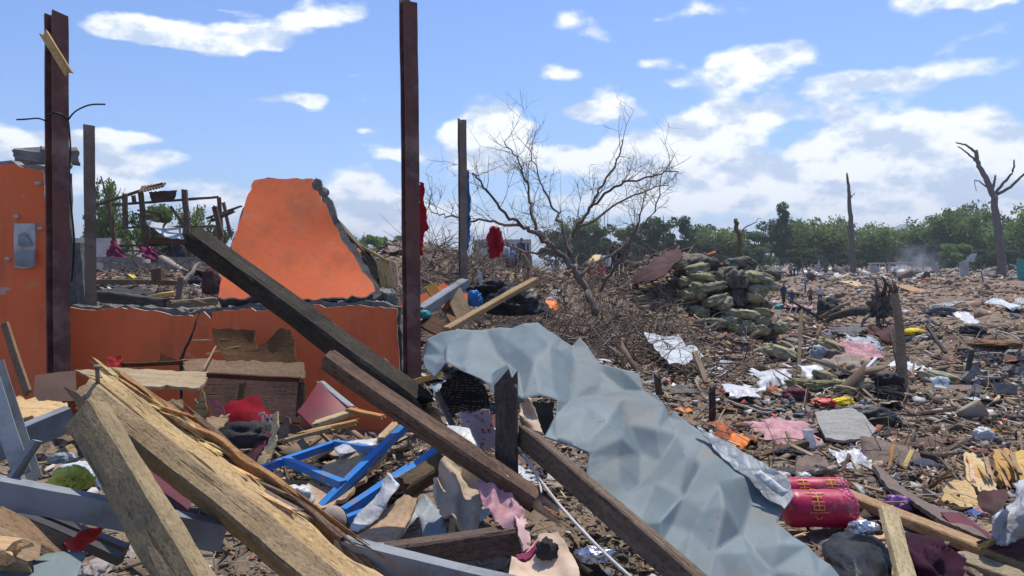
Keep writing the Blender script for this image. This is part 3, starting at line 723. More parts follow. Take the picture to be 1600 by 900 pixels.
# ---------------------------------------------------------------- the setting
def build_ground():
    rs = np.concatenate([np.geomspace(.6, 12, 150), np.geomspace(12.3, 260, 260), np.geomspace(270, 3100, 30)])
    az = np.concatenate([np.linspace(-46, 46, 340), np.linspace(47, 313, 90)]) * math.pi / 180
    nr, na = len(rs), len(az)
    rg, ag = np.meshgrid(rs, az, indexing='ij'); x = rg * np.sin(ag); y = rg * np.cos(ag); z = H(x, y)
    z = np.where(rg > 400, np.minimum(z, 2.0), z)
    v = np.stack([x, y, z], -1).reshape(-1, 3)
    idx = np.arange(nr * na).reshape(nr, na); a = idx[:-1]; b = idx[1:]
    F_ = np.stack([a, np.roll(a, -1, 1), np.roll(b, -1, 1), b], -1).reshape(-1, 4)
    f = [tuple(t) for t in F_[:, ::-1]]
    v = np.vstack([v, [[0, 0, Hs(0, 0)]]]); c = len(v) - 1
    f += [(c, int(idx[0, (k + 1) % na]), int(idx[0, k])) for k in range(na)]
    o = link('ground', mesh('ground', v, f, True), 'ground'); tag(o, kind='structure')
    # far hills
    for nm, a0, a1, r, hs, sd in (('hills', -28, 4, 2600, 72, 3), ('hills', 10, 46, 2500, 120, 8), ('hills', -46, -22, 2600, 80, 14)):
        n = 90; A = np.linspace(a0, a1, n) * math.pi / 180; vv = []; ff = []
        prof = hs * (np.sin(np.linspace(0, math.pi, n)) ** .6) * (.62 + .38 * fbm(np.stack([A * 9, 0 * A, 0 * A], -1), 1, 5, sd))
        for j, (k, dr) in enumerate(((0, -350), (.5, -150), (1, 0), (0, 450))):
            for i in range(n): vv.append(((r + dr) * math.sin(A[i]), (r + dr) * math.cos(A[i]), k * prof[i] * (.85 if j == 1 else 1) + (0 if k else -5)))
        for j in range(3):
            for i in range(n - 1): ff.append((j * n + i, j * n + i + 1, (j + 1) * n + i + 1, (j + 1) * n + i))
        tag(link(nm, mesh(nm, vv, ff, True), 'hill'), kind='structure')
build_ground()
# ---------------------------------------------------------------- the broken orange house
def back(p, dy): return [(x, y, Y + dy) for x, y, Y in p]

# tall wall at the picture's edge
W1 = 6.15
w1 = empty('orange_wall', P(20, 640, W1), 'tall broken orange wall stub with a grey switch box, beside the rust-red steel post', 'wall')
pl1 = [(-260, 250, W1), (-60, 262, W1), (0, 257, W1), (18, 255, W1), (36, 262, W1), (66, 265, W1), (68, 285, W1), (70, 318, W1), (76, 335, W1), (78, 420, W1), (79, 475, W1), (80, 575, W1), (84, 680, W1), (-260, 680, W1)]
patch('plaster', pl1, 'orange', step=9, shape=lambda X, v: .006 * fbm(X, 1.5, 4, 2), thick=.018, jag=1.2, parent=w1, rim='plaster', smooth=True)
patch('masonry', [(x + (5 if x > 30 else 0), y - (5 if y < 300 else 0), Y + .02) for x, y, Y in pl1], 'concrete', step=14, shape=lambda X, v: .006 * fbm(X, 4, 3, 4), thick=.12, jag=2.5, parent=w1, smooth=False)
sw = patch('switch_box', [(22, 349, W1 - .02), (54, 349, W1 - .02), (54, 416, W1 - .02), (38, 420, W1 - .02), (22, 419, W1 - .02)], 'paint_white', step=12, thick=.03, jag=.4, parent=w1, smooth=False)
patch('cover_plate', [(28, 366, W1 - .045), (38, 363, W1 - .045), (50, 383, W1 - .05), (28, 384, W1 - .04)], 'grey_sheet', step=8, thick=.012, jag=.3, parent=sw, smooth=False)
patch('cover_plate', [(23, 394, W1 - .045), (53, 391, W1 - .045), (53, 416, W1 - .05), (40, 417, W1 - .04), (24, 414, W1 - .04)], 'grey_sheet', step=8, thick=.012, jag=.6, parent=sw, smooth=False)
for (x, y) in ((25, 339), (62, 357), (12, 405), (59, 287)):
    lump('fixing_plug', x, y, W1 - .01, (.022, .014, .016), 'plaster', parent=w1, sub=2, flat=.9)
# concrete lintel left on top, behind the post
lb = beam('concrete_lintel', (18, 246, 6.45), (128, 246, 6.75), .16, .15, 'concrete', 'broken grey concrete lintel lying on top of the tall orange wall', 'lintel', brk=(.03, .04), rough=.022, seed=6, cham=.25, spikes=0)
for k, (x, y) in enumerate(((70, 236), (88, 262), (100, 258))):
    c_ = link('rubble', chunk_mesh('rubble', 40 + k, 2, (.07, .06, .05)), 'concrete', lb, Matrix.Translation(P(x, y, 6.55)))
beam('concrete_jamb', (92, 262, 6.7), (100, 482, 6.6), .17, .13, 'concrete_dark', 'dark grey concrete jamb standing behind the rust-red steel post', 'jamb', brk=(.06, .02), rough=.012, up=(0, 1, 0))

# low wall with a crack, window sill broken open
W2 = 6.5
w2 = empty('orange_wall', P(350, 640, W2), 'low cracked orange wall under the broken window opening', 'wall')
left = [(70, 479, W2), (110, 480, W2), (140, 484, W2), (190, 481, W2), (240, 485, W2), (270, 492, W2), (303, 494, W2), (309, 489, W2), (301, 515, W2), (290, 540, W2), (281, 560, W2), (280, 720, W2), (70, 720, W2)]
right = [(311, 492, W2 - .015), (318, 487, W2 - .015), (326, 494, W2 - .015), (332, 500, W2 - .015), (331, 487, W2 - .015), (392, 481, W2 - .015), (400, 486, W2 - .015), (470, 480, W2 - .015), (500, 476, W2 - .015), (508, 481, W2 - .015), (560, 476, W2 - .015), (620, 482, W2 - .015), (625, 600, W2 - .015), (627, 720, W2 - .015), (286, 720, W2 - .015), (286, 562, W2 - .015), (296, 538, W2 - .015), (306, 512, W2 - .015)]
patch('plaster', left, 'orange', step=9, shape=lambda X, v: .005 * fbm(X, 1.5, 4, 2), thick=.018, jag=.8, parent=w2, rim='plaster')
patch('plaster', right, 'orange', step=9, shape=lambda X, v: .005 * fbm(X, 1.5, 4, 2), thick=.018, jag=.8, parent=w2, rim='plaster')
patch('masonry', [(72, 476, W2 + .03), (140, 479, W2 + .03), (250, 480, W2 + .03), (300, 488, W2 + .03), (330, 482, W2 + .03), (420, 474, W2 + .03), (500, 470, W2 + .03), (600, 472, W2 + .03), (627, 480, W2 + .03), (629, 720, W2 + .03), (72, 720, W2 + .03)], 'concrete_dark', step=14, shape=lambda X, v: .01 * fbm(X, 5, 3, 4), thick=.15, jag=2.0, parent=w2, smooth=False)
for k in range(26):                          # loose bits of mortar on the sill
    t = R.uniform(95, 610); s = R.uniform(.015, .045)
    link('mortar_lump', chunk_mesh('mortar_lump', 200 + k, 1, (s * 1.5, s, s * .7), 6), R.choice(['concrete', 'plaster', 'concrete_dark']), w2, Matrix.Translation(P(t, np.interp(t, [90, 300, 480, 620], [476, 484, 471, 474]), W2 + R.uniform(.05, .15))) @ Matrix.Rotation(R.uniform(0, 6), 4, 'Z'))

# the fallen gable slab leaning back on the low wall
sl = empty('orange_wall_slab', P(460, 466, 6.6), 'sunlit orange trapezoid wall slab leaning back on the low wall', 'wall slab')
SL = [(397, 281, 7.28), (440, 279, 7.28), (488, 279, 7.28), (496, 300, 7.2), (512, 325, 7.1), (520, 345, 7.05), (536, 378, 6.95), (552, 398, 6.85), (566, 425, 6.75), (582, 442, 6.66), (586, 454, 6.6), (572, 463, 6.55), (520, 465, 6.55), (440, 466, 6.55), (341, 463, 6.55), (344, 445, 6.62), (355, 405, 6.8), (372, 350, 7.0), (388, 303, 7.2)]
patch('plaster', SL, 'orange', step=8, shape=lambda X, v: .006 * fbm(X, 1.2, 4, 21), thick=.02, jag=1.6, parent=sl, rim='plaster')
patch('masonry', [(x + (11 if x > 500 else 8 if x > 470 else 0), y + (6 if y > 440 else 1), Y + .035) for x, y, Y in SL], 'concrete_dark', step=12, shape=lambda X, v: .012 * fbm(X, 6, 3, 22), thick=.16, jag=2.2, parent=sl, smooth=False)
for k, (x, y, s) in enumerate(((497, 288, .06), (506, 300, .05), (598, 462, .11), (588, 470, .06), (612, 466, .09))):
    link('concrete_knob', chunk_mesh('concrete_knob', 60 + k, 3, (s, s * .8, s)), 'concrete', sl, Matrix.Translation(P(x, y, 6.75)))
# timber and sheets caught behind the slab's broken side
beam('roof_batten', (512, 330, 7.3), (600, 425, 7.0), .10, .02, 'timber_grey', 'grey board lying along the broken side of the orange slab', 'board', up=(1, -.2, 1))
beam('roof_batten', (540, 372, 7.3), (612, 412, 6.9), .09, .025, 'timber', 'pale batten sticking out beside the orange slab', 'batten', up=(1, -.2, 1))
beam('roof_batten', (566, 395, 7.1), (592, 440, 6.9), .08, .03, 'timber_brown', 'brown board wedged under the pale batten by the slab', 'board', up=(1, -.2, 0))
beam('roof_batten', (598, 405, 6.95), (606, 452, 6.85), .12, .03, 'timber', 'upright pale board behind the concrete lump of the slab', 'board', up=(0, 1, 0))
beam('roof_batten', (613, 408, 6.9), (618, 450, 6.85), .07, .03, 'timber_orange', 'upright short orange-brown board by the slab corner', 'board', up=(0, 1, 0))
patch('tar_felt', [(556, 405, 7.3), (575, 398, 7.3), (600, 430, 7.2), (612, 455, 7.1), (585, 450, 7.1), (566, 425, 7.2)], 'black_cloth', step=7, thick=.01, label='black felt hanging behind the orange slab', cat='felt')

# steel posts
def post(A, B, w, h, t, yaw, mat, label, torn=.0, prof=h_profile):
    Bv, Av = P(*B), P(*A); Bv.x = Av.x + (Bv.x - Av.x)
    o = bar('steel_post', Bv, Av, prof(w, h, t), mat, label, 'post', 'steel posts of the destroyed house', seg=26, dent=.0025, torn=torn, up=(math.sin(yaw), -math.cos(yaw), 0))
    return o
p1 = post((88, 24, 5.95), (92, 640, 5.95), .12, .12, .016, 1.0, 'steel_red', 'tall rust-red steel post with a plank stub and loose wires, beside the orange wall', torn=.02)
tube('binding_wire', [(74, 180, 5.85), (84, 176, 5.8), (98, 180, 5.83), (106, 188, 5.9)], .008, 'dark_wire', parent=p1)
tube('cable', [(106, 188, 5.9), (118, 174, 5.85), (140, 164, 5.8), (164, 163, 5.75)], .006, 'dark_wire', 'dark wire curling up from the rust-red post to open sky', 'wire')
tube('cable', [(74, 190, 5.9), (60, 185, 5.85), (44, 186, 5.8), (26, 187, 5.8)], .006, 'dark_wire', 'short dark wire sticking out over the tall orange wall', 'wire')
tube('cable', [(107, 190, 6.0), (110, 230, 6.0), (108, 280, 6.02), (112, 330, 6.0), (116, 380, 6.0), (112, 440, 6.1)], .007, 'dark_wire', 'dark cable hanging down along the rust-red post', 'wire')
beam('plank_stub', (68, 51, 5.8), (109, 117, 5.8), .06, .025, 'timber', 'short pale plank nailed slanting near the top of the rust-red post', 'plank', up=(0, -1, 0), brk=(.02, .03))
post((139, 199, 6.75), (144, 640, 6.75), .09, .08, .012, .5, 'steel_grey', 'dusty grey steel post standing behind the window opening', torn=.01, prof=c_profile)
post((638, 2, 6.3), (645, 640, 6.3), .115, .11, .015, .5, 'steel_red', 'tallest rust-red steel post at the end of the low orange wall', torn=.02)
post((722, 190, 9.4), (724, 500, 9.4), .085, .08, .012, .4, 'steel_grey', 'thin grey-brown steel post in front of the bare tree', torn=.03)
patch('blue_strip', [(728, 267, 9.5), (733, 265, 9.5), (735, 330, 9.5), (734, 378, 9.5), (731, 392, 9.5), (728, 385, 9.5)], 'blue_plastic', step=4, shape=folds(.02, 6, (1, 0, .2), 4), thick=.008, label='narrow blue plastic strip hanging on the thin steel post', cat='strip')
patch('red_cloth', [(655, 284, 6.5), (661, 286, 6.5), (663, 310, 6.5), (666, 340, 6.48), (669, 357, 6.46), (661, 362, 6.5), (660, 380, 6.5), (661, 398, 6.5), (654, 400, 6.52), (652, 340, 6.52)], 'red_cloth', step=4, shape=folds(.02, 9, (1, 0, .3), 5), thick=.008, label='red cloth hanging behind the tallest rust-red post', cat='cloth')

# ---------------------------------------------------------------- rubble at the foot of the wall
patch('plywood_sheet', [(116, 578, 5.75), (180, 574, 5.75), (335, 583, 5.6), (310, 605, 5.2), (220, 602, 5.1), (130, 584, 5.5)], 'ply', step=10, shape=lambda X, v: .012 * fbm(X, 2, 3, 3), thick=.02, jag=1.0, label='pale plywood sheet lying flat over the dark gap by the wall', cat='plywood')
patch('cardboard', [(55, 586, 5.3), (118, 579, 5.4), (119, 626, 5.2), (52, 627, 5.15)], 'brown_card', step=12, thick=.02, jag=.4, label='flat brown board propped below the tall orange wall', cat='board')
patch('torn_plywood', [(331, 513, 6.2), (398, 516, 6.15), (397, 528, 6.15), (402, 545, 6.1), (440, 512, 6.1), (455, 516, 6.1), (460, 548, 6.0), (470, 585, 5.9), (360, 586, 5.9), (345, 548, 6.1), (334, 536, 6.15)], 'ply_brown', step=9, shape=lambda X, v: .015 * fbm(X, 2.5, 3, 9), thick=.015, jag=1.5, label='torn brown plywood leaning on the low orange wall', cat='plywood')
patch('plywood_strip', [(283, 562, 6.05), (320, 560, 6.05), (360, 564, 6.0), (475, 566, 5.95), (476, 590, 5.85), (330, 588, 5.85), (290, 580, 5.9)], 'ply_brown', step=9, thick=.02, jag=1.2, label='long brown plywood strip along the foot of the low wall', cat='plywood')
for k, (a, b) in enumerate((((300, 532, 6.2), (352, 530, 6.15)), ((322, 553, 6.1), (372, 541, 6.1)), ((318, 578, 5.8), (338, 540, 6.1)))):
    beam('splinter', a, b, .012, .01, 'ply', ['thin pale splinter stuck out from the torn plywood', 'long pale splinter below the torn plywood', 'upright splinter leaning on the torn plywood'][k], 'splinter', brk=(.01, .04))
cb = empty('cabinet', P(420, 660, 5.4), 'fallen dark brown wooden cabinet at the foot of the low wall', 'cabinet')
patch('panel', [(316, 586, 5.75), (470, 592, 5.7), (468, 660, 5.5), (330, 662, 5.5)], 'ply_dark', step=12, thick=.03, jag=.6, parent=cb)
beam('top_rail', (322, 586, 5.5), (472, 594, 5.45), .05, .035, 'ply_dark', parent=cb)
beam('stile', (380, 596, 5.55), (372, 640, 5.5), .03, .04, 'ply_brown', parent=cb)
beam('leg', (472, 596, 5.5), (468, 650, 5.4), .05, .05, 'ply_dark', parent=cb)
patch('red_board', [(500, 596, 4.9), (546, 640, 4.75), (488, 665, 4.55), (464, 643, 4.7)], 'red_panel', step=9, shape=lambda X, v: .01 * fbm(X, 3, 2, 2), thick=.02, jag=.5, label='dark red square panel leaning below the low orange wall', cat='panel')
beam('edge_strip', (500, 595, 4.92), (549, 636, 4.76), .05, .012, 'paint_grey', 'grey strip along the edge of the dark red panel', 'strip')
# red bag with white letters on top of a black bundle
rb = patch('red_bag', [(352, 640, 4.5), (362, 628, 4.55), (385, 617, 4.6), (402, 615, 4.6), (410, 628, 4.55), (414, 640, 4.5), (430, 652, 4.42), (432, 668, 4.36), (415, 676, 4.33), (390, 662, 4.36), (360, 664, 4.36)], 'red_bag', step=4, inner=[(385, 640, 4.38)], shape=folds(.010, 4, (1, 0, .6), 3, 1, .2), jag=.5, thick=.012, label='crumpled red bag with white letters in front of the cabinet', cat='bag')
def strokes(name, segs, mat, parent, w=.006):
    """painted letters as one thin print"""
    v, f = [], []
    for a, b in segs:
        A, B = P(*a), P(*b); d = (B - A).normalized(); n = Vector((0, -1, 0)); s = d.cross(n).normalized() * w
        k = len(v)
        for q in (A - s, A + s, B + s, B - s): v.append(q)
        for q in (A - s, A + s, B + s, B - s): v.append(q + Vector((0, .004, 0)))
        f += [(k, k + 1, k + 2, k + 3), (k + 7, k + 6, k + 5, k + 4), (k, k + 4, k + 5, k + 1), (k + 1, k + 5, k + 6, k + 2), (k + 2, k + 6, k + 7, k + 3), (k + 3, k + 7, k + 4, k)]
    me = mesh(name, v, f); o = local(me, v[0]); return link(name, me, mat, parent, o)
lt = empty('lettering', P(415, 655, 4.4)); lt.parent = rb; lt.matrix_parent_inverse = rb.matrix_basis.inverted()
Yl = 4.29
for segs in ([((404, 648, Yl), (413, 645, Yl)), ((409, 647, Yl), (411, 661, Yl))], [((416, 648, Yl), (418, 664, Yl)), ((417, 657, Yl), (424, 649, Yl)), ((418, 656, Yl), (426, 664, Yl))], [((426, 648, Yl - .02), (429, 660, Yl - .02))]):
    strokes('letter', segs, 'paint_white', lt, .007)
lump('black_bundle', 385, 683, 4.35, (.2, .1, .08), 'black_cloth', 'black bundle under the crumpled red bag', 'bundle', amp=.35, seed=3)
patch('red_strap', [(386, 715, 4.2), (400, 690, 4.25), (418, 672, 4.3), (424, 676, 4.3), (412, 698, 4.22), (396, 722, 4.15)], 'maroon_cloth', step=6, thick=.012, label='dark red strip hanging between splinters', cat='strip')
patch('red_strap', [(330, 622, 5.0), (346, 634, 4.9), (356, 650, 4.8), (350, 654, 4.8), (336, 640, 4.9), (322, 628, 5.0)], 'maroon_cloth', step=6, thick=.01, label='maroon strip leading up behind the red bag', cat='strip')
# upright splintered boards
def shard(pts, mat, label, th=.012): return patch('splintered_board', pts, mat, step=5, shape=lambda X, v: .006 * fbm(X, 6, 2, 3), thick=th, jag=1.4, label=label, cat='board')
shard([(303, 652, 4.5), (305, 622, 4.5), (310, 630, 4.5), (316, 605, 4.5), (320, 628, 4.5), (322, 650, 4.5), (312, 656, 4.5)], 'ply', 'pale upright splinter of board rising from the dark gap')
shard([(322, 652, 4.4), (360, 646, 4.4), (348, 672, 4.3), (338, 690, 4.25), (326, 672, 4.3)], 'ply', 'pale triangular board piece behind the yellow timber')
shard([(398, 728, 4.05), (420, 690, 4.1), (428, 650, 4.15), (434, 642, 4.15), (432, 680, 4.1), (424, 716, 4.05), (410, 726, 4.0)], 'ply', 'curled pale bark strip standing beside the red bag')
shard([(425, 695, 4.3), (446, 650, 4.3), (452, 652, 4.3), (448, 690, 4.25)], 'timber_grey', 'grey upright board piece next to the red bag')
shard([(0, 618, 4.6), (105, 628, 4.6), (106, 645, 4.4), (60, 652, 4.3), (-10, 650, 4.3)], 'ply', 'pale torn plywood above the grey-blue tube')
shard([(225, 630, 4.6), (285, 624, 4.6), (288, 648, 4.4), (240, 650, 4.4)], 'timber_grey', 'flat weathered board behind the yellow timber')
patch('metal_stool_lid', [(166, 575, 5.9), (170, 558, 5.95), (190, 555, 5.95), (192, 562, 5.95), (184, 572, 5.9)], 'red_plastic', step=4, shape=folds(.01, 8, (1, 0, 0), 3), thick=.008, label='small bright red scrap by the foot of the wall', cat='scrap')
beam('dark_trim', (190, 571, 5.9), (290, 566, 5.9), .04, .03, 'ply_dark', 'dark trim board at the foot of the low wall', 'trim board', brk=(.03, .06))
shard([(246, 566, 5.9), (250, 550, 5.95), (258, 556, 5.95), (275, 562, 5.95), (283, 568, 5.9)], 'ply_dark', 'dark torn plywood corner by the crack in the wall')
beam('leaning_stick', (6, 504, 5.5), (44, 615, 5.2), .055, .025, 'timber_grey', 'grey wooden stick leaning on the tall orange wall', 'stick', up=(0, -1, 0))

# ---------------------------------------------------------------- big timbers in front
beam('charred_beam', (303, 372, 4.5), (668, 640, 3.75), .125, .115, 'timber_dark', 'big charred square beam slanting in front of the orange slab', 'beam', seg=36, rough=.006, brk=(.04, .06), seed=3, roll=.25)
b2 = beam('grey_beam', (512, 562, 3.15), (850, 792, 2.72), .075, .07, 'timber_brown', 'grey-brown beam with a freshly snapped end, slanting across the middle', 'beam', seg=36, rough=.004, brk=(.01, .10), seed=8, roll=.3)
beam('snapped_end', (785, 742, 2.78), (868, 806, 2.70), .05, .045, 'timber_orange', parent=b2, seed=9, brk=(.12, .10), rough=.012, spikes=6, roll=.3)
# splintered yellow timber: body, split layer, bolt
bb = empty('split_timber', P(330, 760, 2.3), 'massive yellow split timber with a bolt, running to the bottom edge', 'timber')
beam('body', (133, 618, 2.85), (600, 985, 1.95), .085, .105, 'timber', parent=bb, seed=21, rough=.009, brk=(.04, .05), roll=.5, seg=44, cham=.12, warp=.05)
beam('split_layer', (160, 596, 2.93), (600, 940, 2.07), .07, .065, 'timber', parent=bb, seed=23, rough=.016, brk=(.10, .1), roll=.3, seg=44, spikes=7, warp=.1)
beam('split_layer', (185, 582, 2.98), (470, 790, 2.42), .022, .045, 'timber_orange', parent=bb, seed=24, rough=.012, brk=(.14, .2), roll=.2, seg=36, spikes=7, warp=.4)
beam('split_layer', (170, 584, 2.99), (400, 748, 2.55), .018, .03, 'ply', parent=bb, seed=26, rough=.01, brk=(.12, .2), roll=.5, seg=36, spikes=7, warp=.5)
beam('split_layer', (300, 655, 2.80), (545, 862, 2.27), .02, .05, 'timber_brown', parent=bb, seed=25, rough=.010, brk=(.18, .16), roll=.2, seg=36, spikes=7, warp=.3)
for k in range(26):
    t = R.uniform(0, .75); x0, y0 = 172 + 340 * t + R.uniform(-12, 14), 590 + 262 * t + R.uniform(-10, 10)
    beam('splinter', (x0, y0, 2.93 - .75 * t), (x0 + R.uniform(40, 90), y0 + R.uniform(24, 58), 2.83 - .75 * t), .01 + .014 * R.random(), .012, R.choice(['timber', 'timber', 'timber_orange', 'ply', 'timber_brown']), parent=bb, brk=(.05, .05), rough=.004)
tube('bolt', [(152, 574, 2.8), (153, 601, 2.83)], .008, 'steel_grey', parent=bb, path=False)
lump('bolt_head', 152, 573, 2.8, (.016, .016, .008), 'steel_grey', parent=bb, sub=2, amp=0)
beam('square_timber', (135, 648, 2.5), (335, 985, 1.85), .075, .115, 'timber_grey', 'square weathered timber leaning over the grey-blue rail at the bottom', 'timber', seed=31, rough=.006, brk=(.015, .03), roll=-.5, seg=40, cham=.09)

# grey-blue steel members
G = 'grey-blue steel members of the wrecked frame'
bar('steel_tube', (-60, 722, 2.75), (112, 652, 3.0), box_profile(.085, .085), 'paint_grey', 'grey-blue box tube ending behind the square weathered timber', 'tube', G, seg=10, dent=.004)
bar('steel_channel', (-16, 560, 2.55), (46, 745, 2.4), c_profile(.05, .09, .006), 'paint_grey', 'dark side of a grey-blue channel leaning at the picture\'s edge', 'channel', G, seg=10, dent=.004, roll=.7)
bar('steel_rail', (-40, 760, 2.25), (352, 838, 2.35), c_profile(.05, .08, .006), 'paint_grey', 'long grey-blue rail crossing beneath the two pale timbers', 'rail', G, seg=20, dent=.004, roll=0)
bar('steel_rail', (528, 858, 2.3), (800, 925, 2.1), c_profile(.05, .075, .006), 'paint_grey', 'grey-blue rail at the bottom beside the yellow timber', 'rail', G, seg=14, dent=.003)
bar('steel_bracket', (18, 760, 2.3), (62, 690, 2.35), box_profile(.012, .07), 'paint_grey', 'bent grey bracket on top of the long grey-blue rail', 'bracket', G, seg=8, dent=.01, roll=1.0)
bar('black_tube', (20, 792, 2.5), (196, 862, 2.5), box_profile(.035, .04), 'black_steel', 'black square tube with a long white scratch, under the long rail', 'tube', seg=12, dent=.003)
bar('black_tube', (30, 806, 2.45), (190, 874, 2.4), box_profile(.03, .03), 'black_steel', 'lower of the two black tubes under the long rail', 'tube', seg=12, dent=.003)
patch('grey_sheet_piece', [(-30, 905, 2.0), (20, 882, 2.1), (90, 862, 2.2), (137, 861, 2.2), (128, 880, 2.15), (110, 930, 1.95), (-30, 960, 1.85)], 'roof_sheet', step=7, shape=crum(.012, 4, 3), thick=.002, label='bent pale blue sheet piece in the bottom corner', cat='metal sheet')
for k, (a, b, w, h, m, l) in enumerate((
    ((-20, 812, 2.15), (110, 868, 2.25), .09, .05, 'timber_grey', 'weathered block of wood above the bent sheet in the corner'),
    ((-30, 842, 2.05), (62, 880, 2.1), .09, .06, 'timber_grey', 'short weathered wood block at the bottom edge corner'),
    ((-20, 860, 2.0), (30, 866, 2.0), .06, .05, 'timber', 'short pale timber end at the corner below the blocks'))):
    beam('wood_block', a, b, w, h, m, l, 'wood block', brk=(.02, .03), rough=.006, roll=.4)
lump('mesh_bag', 112, 753, 2.7, (.055, .04, .04), 'green_net', 'yellow-green net bag beside the square timber', 'net bag', amp=.5, freq=3.5, seed=5, sub=5)
patch('red_net', [(95, 850, 2.25), (118, 840, 2.27), (140, 822, 2.3), (160, 815, 2.32), (156, 828, 2.3), (136, 842, 2.26), (130, 856, 2.22), (105, 858, 2.2)], 'red_plastic', step=4, shape=folds(.012, 12, (1, .2, .3), 7), thick=.004, label='torn red plastic scrap on the black tube', cat='scrap')
lump('blue_wrapper', 100, 718, 2.9, (.05, .03, .02), 'grey_sheet', 'crumpled pale blue wrapper near the net bag', 'wrapper', amp=.4)
patch('wood_flat', [(84, 705, 3.0), (112, 693, 3.0), (120, 706, 2.95), (112, 714, 2.9)], 'ply', step=6, thick=.012, label='small pale flat of wood above the net bag', cat='wood piece')
patch('maroon_board', [(228, 722, 2.9), (300, 775, 2.75), (292, 812, 2.6), (246, 770, 2.7)], 'maroon_cloth', step=8, shape=crum(.01, 4, 2), thick=.01, label='dark maroon panel between the two pale timbers', cat='panel')

# ---------------------------------------------------------------- blue frames, bags, boards in the middle
F1 = empty('window_grille', P(520, 745, 3.7), 'bright blue steel window frame with cross bars lying tilted', 'window frame')
bp = box_profile(.04, .035)
for nm, a, b in (('side_rail', (634, 664, 3.9), (486, 808, 3.35)), ('side_rail', (528, 692, 4.1), (404, 735, 3.85)), ('cross_bar', (446, 720, 3.92), (536, 758, 3.5)), ('cross_bar', (526, 693, 4.08), (592, 705, 3.75))):
    bar(nm, a, b, bp, 'blue_paint', parent=F1, seg=8, dent=.003)
F2 = empty('window_grille', P(610, 770, 3.3), 'second, half buried bright blue frame next to the stone', 'window frame')
for nm, a, b in (('side_rail', (684, 703, 3.55), (620, 752, 3.3)), ('side_rail', (642, 730, 3.5), (538, 800, 3.2)), ('cross_bar', (600, 790, 3.15), (544, 812, 3.1))):
    bar(nm, a, b, bp, 'blue_paint', parent=F2, seg=8, dent=.003)
patch('chipboard', [(488, 742, 3.75), (560, 690, 3.95), (604, 706, 3.8), (540, 775, 3.45), (500, 795, 3.35), (470, 770, 3.5)], 'chipboard', step=8, shape=lambda X, v: .01 * fbm(X, 4, 3, 2), thick=.018, jag=2, label='tan chipboard sheet inside the first blue frame', cat='chipboard')
lump('white_bag', 462, 781, 3.3, (.07, .05, .055), 'white_plastic', 'white plastic bag beside the yellow timber', 'plastic bag', amp=.35, seed=9)
lump('stone', 521, 814, 3.0, (.05, .045, .06), 'stone', 'rounded pinkish stone below the first blue frame', 'stone', amp=.06, creases=False, seed=4)
patch('plastic_bag', [(592, 770, 3.0), (606, 738, 3.05), (624, 756, 3.0), (612, 775, 2.95), (590, 808, 2.9), (560, 832, 2.85), (545, 828, 2.85), (556, 806, 2.95)], 'white_plastic', step=5, shape=crum(.014, 8, 6), thick=.003, label='torn translucent white plastic bag over the second blue frame', cat='plastic bag')
patch('chipboard', [(560, 838, 2.85), (600, 800, 2.95), (632, 772, 3.0), (652, 778, 3.0), (640, 812, 2.9), (606, 858, 2.7), (560, 860, 2.7)], 'chipboard', step=7, thick=.02, jag=.8, label='tan chipboard offcut beside the grey plastic sheet', cat='chipboard')
beam('wood_offcut', (628, 764, 3.05), (700, 720, 3.2), .085, .07, 'timber_brown', 'brown timber offcut below the grey-brown beam', 'offcut', roll=.3)
patch('grey_plastic', [(610, 846, 2.8), (640, 800, 2.95), (662, 770, 3.05), (690, 800, 2.95), (700, 838, 2.8), (665, 850, 2.75), (655, 808, 2.95)], 'grey_sheet', step=6, shape=crum(.012, 6, 8), thick=.003, label='bent grey plastic sheet beside the beige trousers', cat='plastic sheet')
beam('brown_beam', (596, 872, 2.55), (832, 838, 2.62), .07, .085, 'timber_brown', 'short brown beam lying level under the beige trousers', 'beam', brk=(.02, .03), seed=41)
beam('brown_beam', (812, 676, 2.98), (1110, 935, 2.15), .05, .08, 'timber_brown', 'long brown beam under the lower edge of the blue-grey sheet', 'beam', brk=(.03, .02), seed=42, roll=-.2)
beam('dark_beam', (890, 862, 2.6), (975, 945, 2.3), .05, .05, 'timber_dark', 'dark beam beneath the snapped end of the grey-brown beam', 'beam', brk=(.03, .02), seed=43, roll=.3)
beam('burnt_stump', (790, 588, 2.98), (793, 770, 2.9), .088, .08, 'timber_dark', 'dark broken upright post stump in front of the blue-grey sheet', 'post stump', up=(0, 1, 0), brk=(.05, .02), seed=44, rough=.006, spikes=4)
patch('trousers', [(684, 730, 2.95), (700, 716, 2.98), (732, 728, 2.95), (750, 742, 2.92), (757, 770, 2.86), (748, 822, 2.72), (730, 824, 2.7), (708, 812, 2.74), (688, 798, 2.78), (680, 765, 2.86)], 'beige_cloth', step=4, shape=folds(.03, 9, (1, 0, .25), 12, .8, .15), thick=.012, label='beige trousers hanging below the grey-brown beam', cat='trousers')
patch('striped_cloth', [(745, 745, 2.8), (775, 760, 2.76), (800, 772, 2.73), (818, 790, 2.7), (808, 824, 2.6), (786, 828, 2.6), (765, 800, 2.66), (752, 780, 2.72)], 'pink_cloth', step=4, shape=folds(.014, 10, (1, 0, -.3), 14), thick=.008, label='dirty pink cloth hanging from the grey-brown beam', cat='cloth')
patch('floral_towel', [(800, 780, 2.7), (815, 788, 2.68), (826, 822, 2.6), (828, 850, 2.52), (818, 860, 2.5), (808, 826, 2.6)], 'floral', step=4, shape=folds(.012, 10, (1, 0, 0), 15), thick=.008, label='narrow floral cloth end dangling by the cable', cat='cloth')
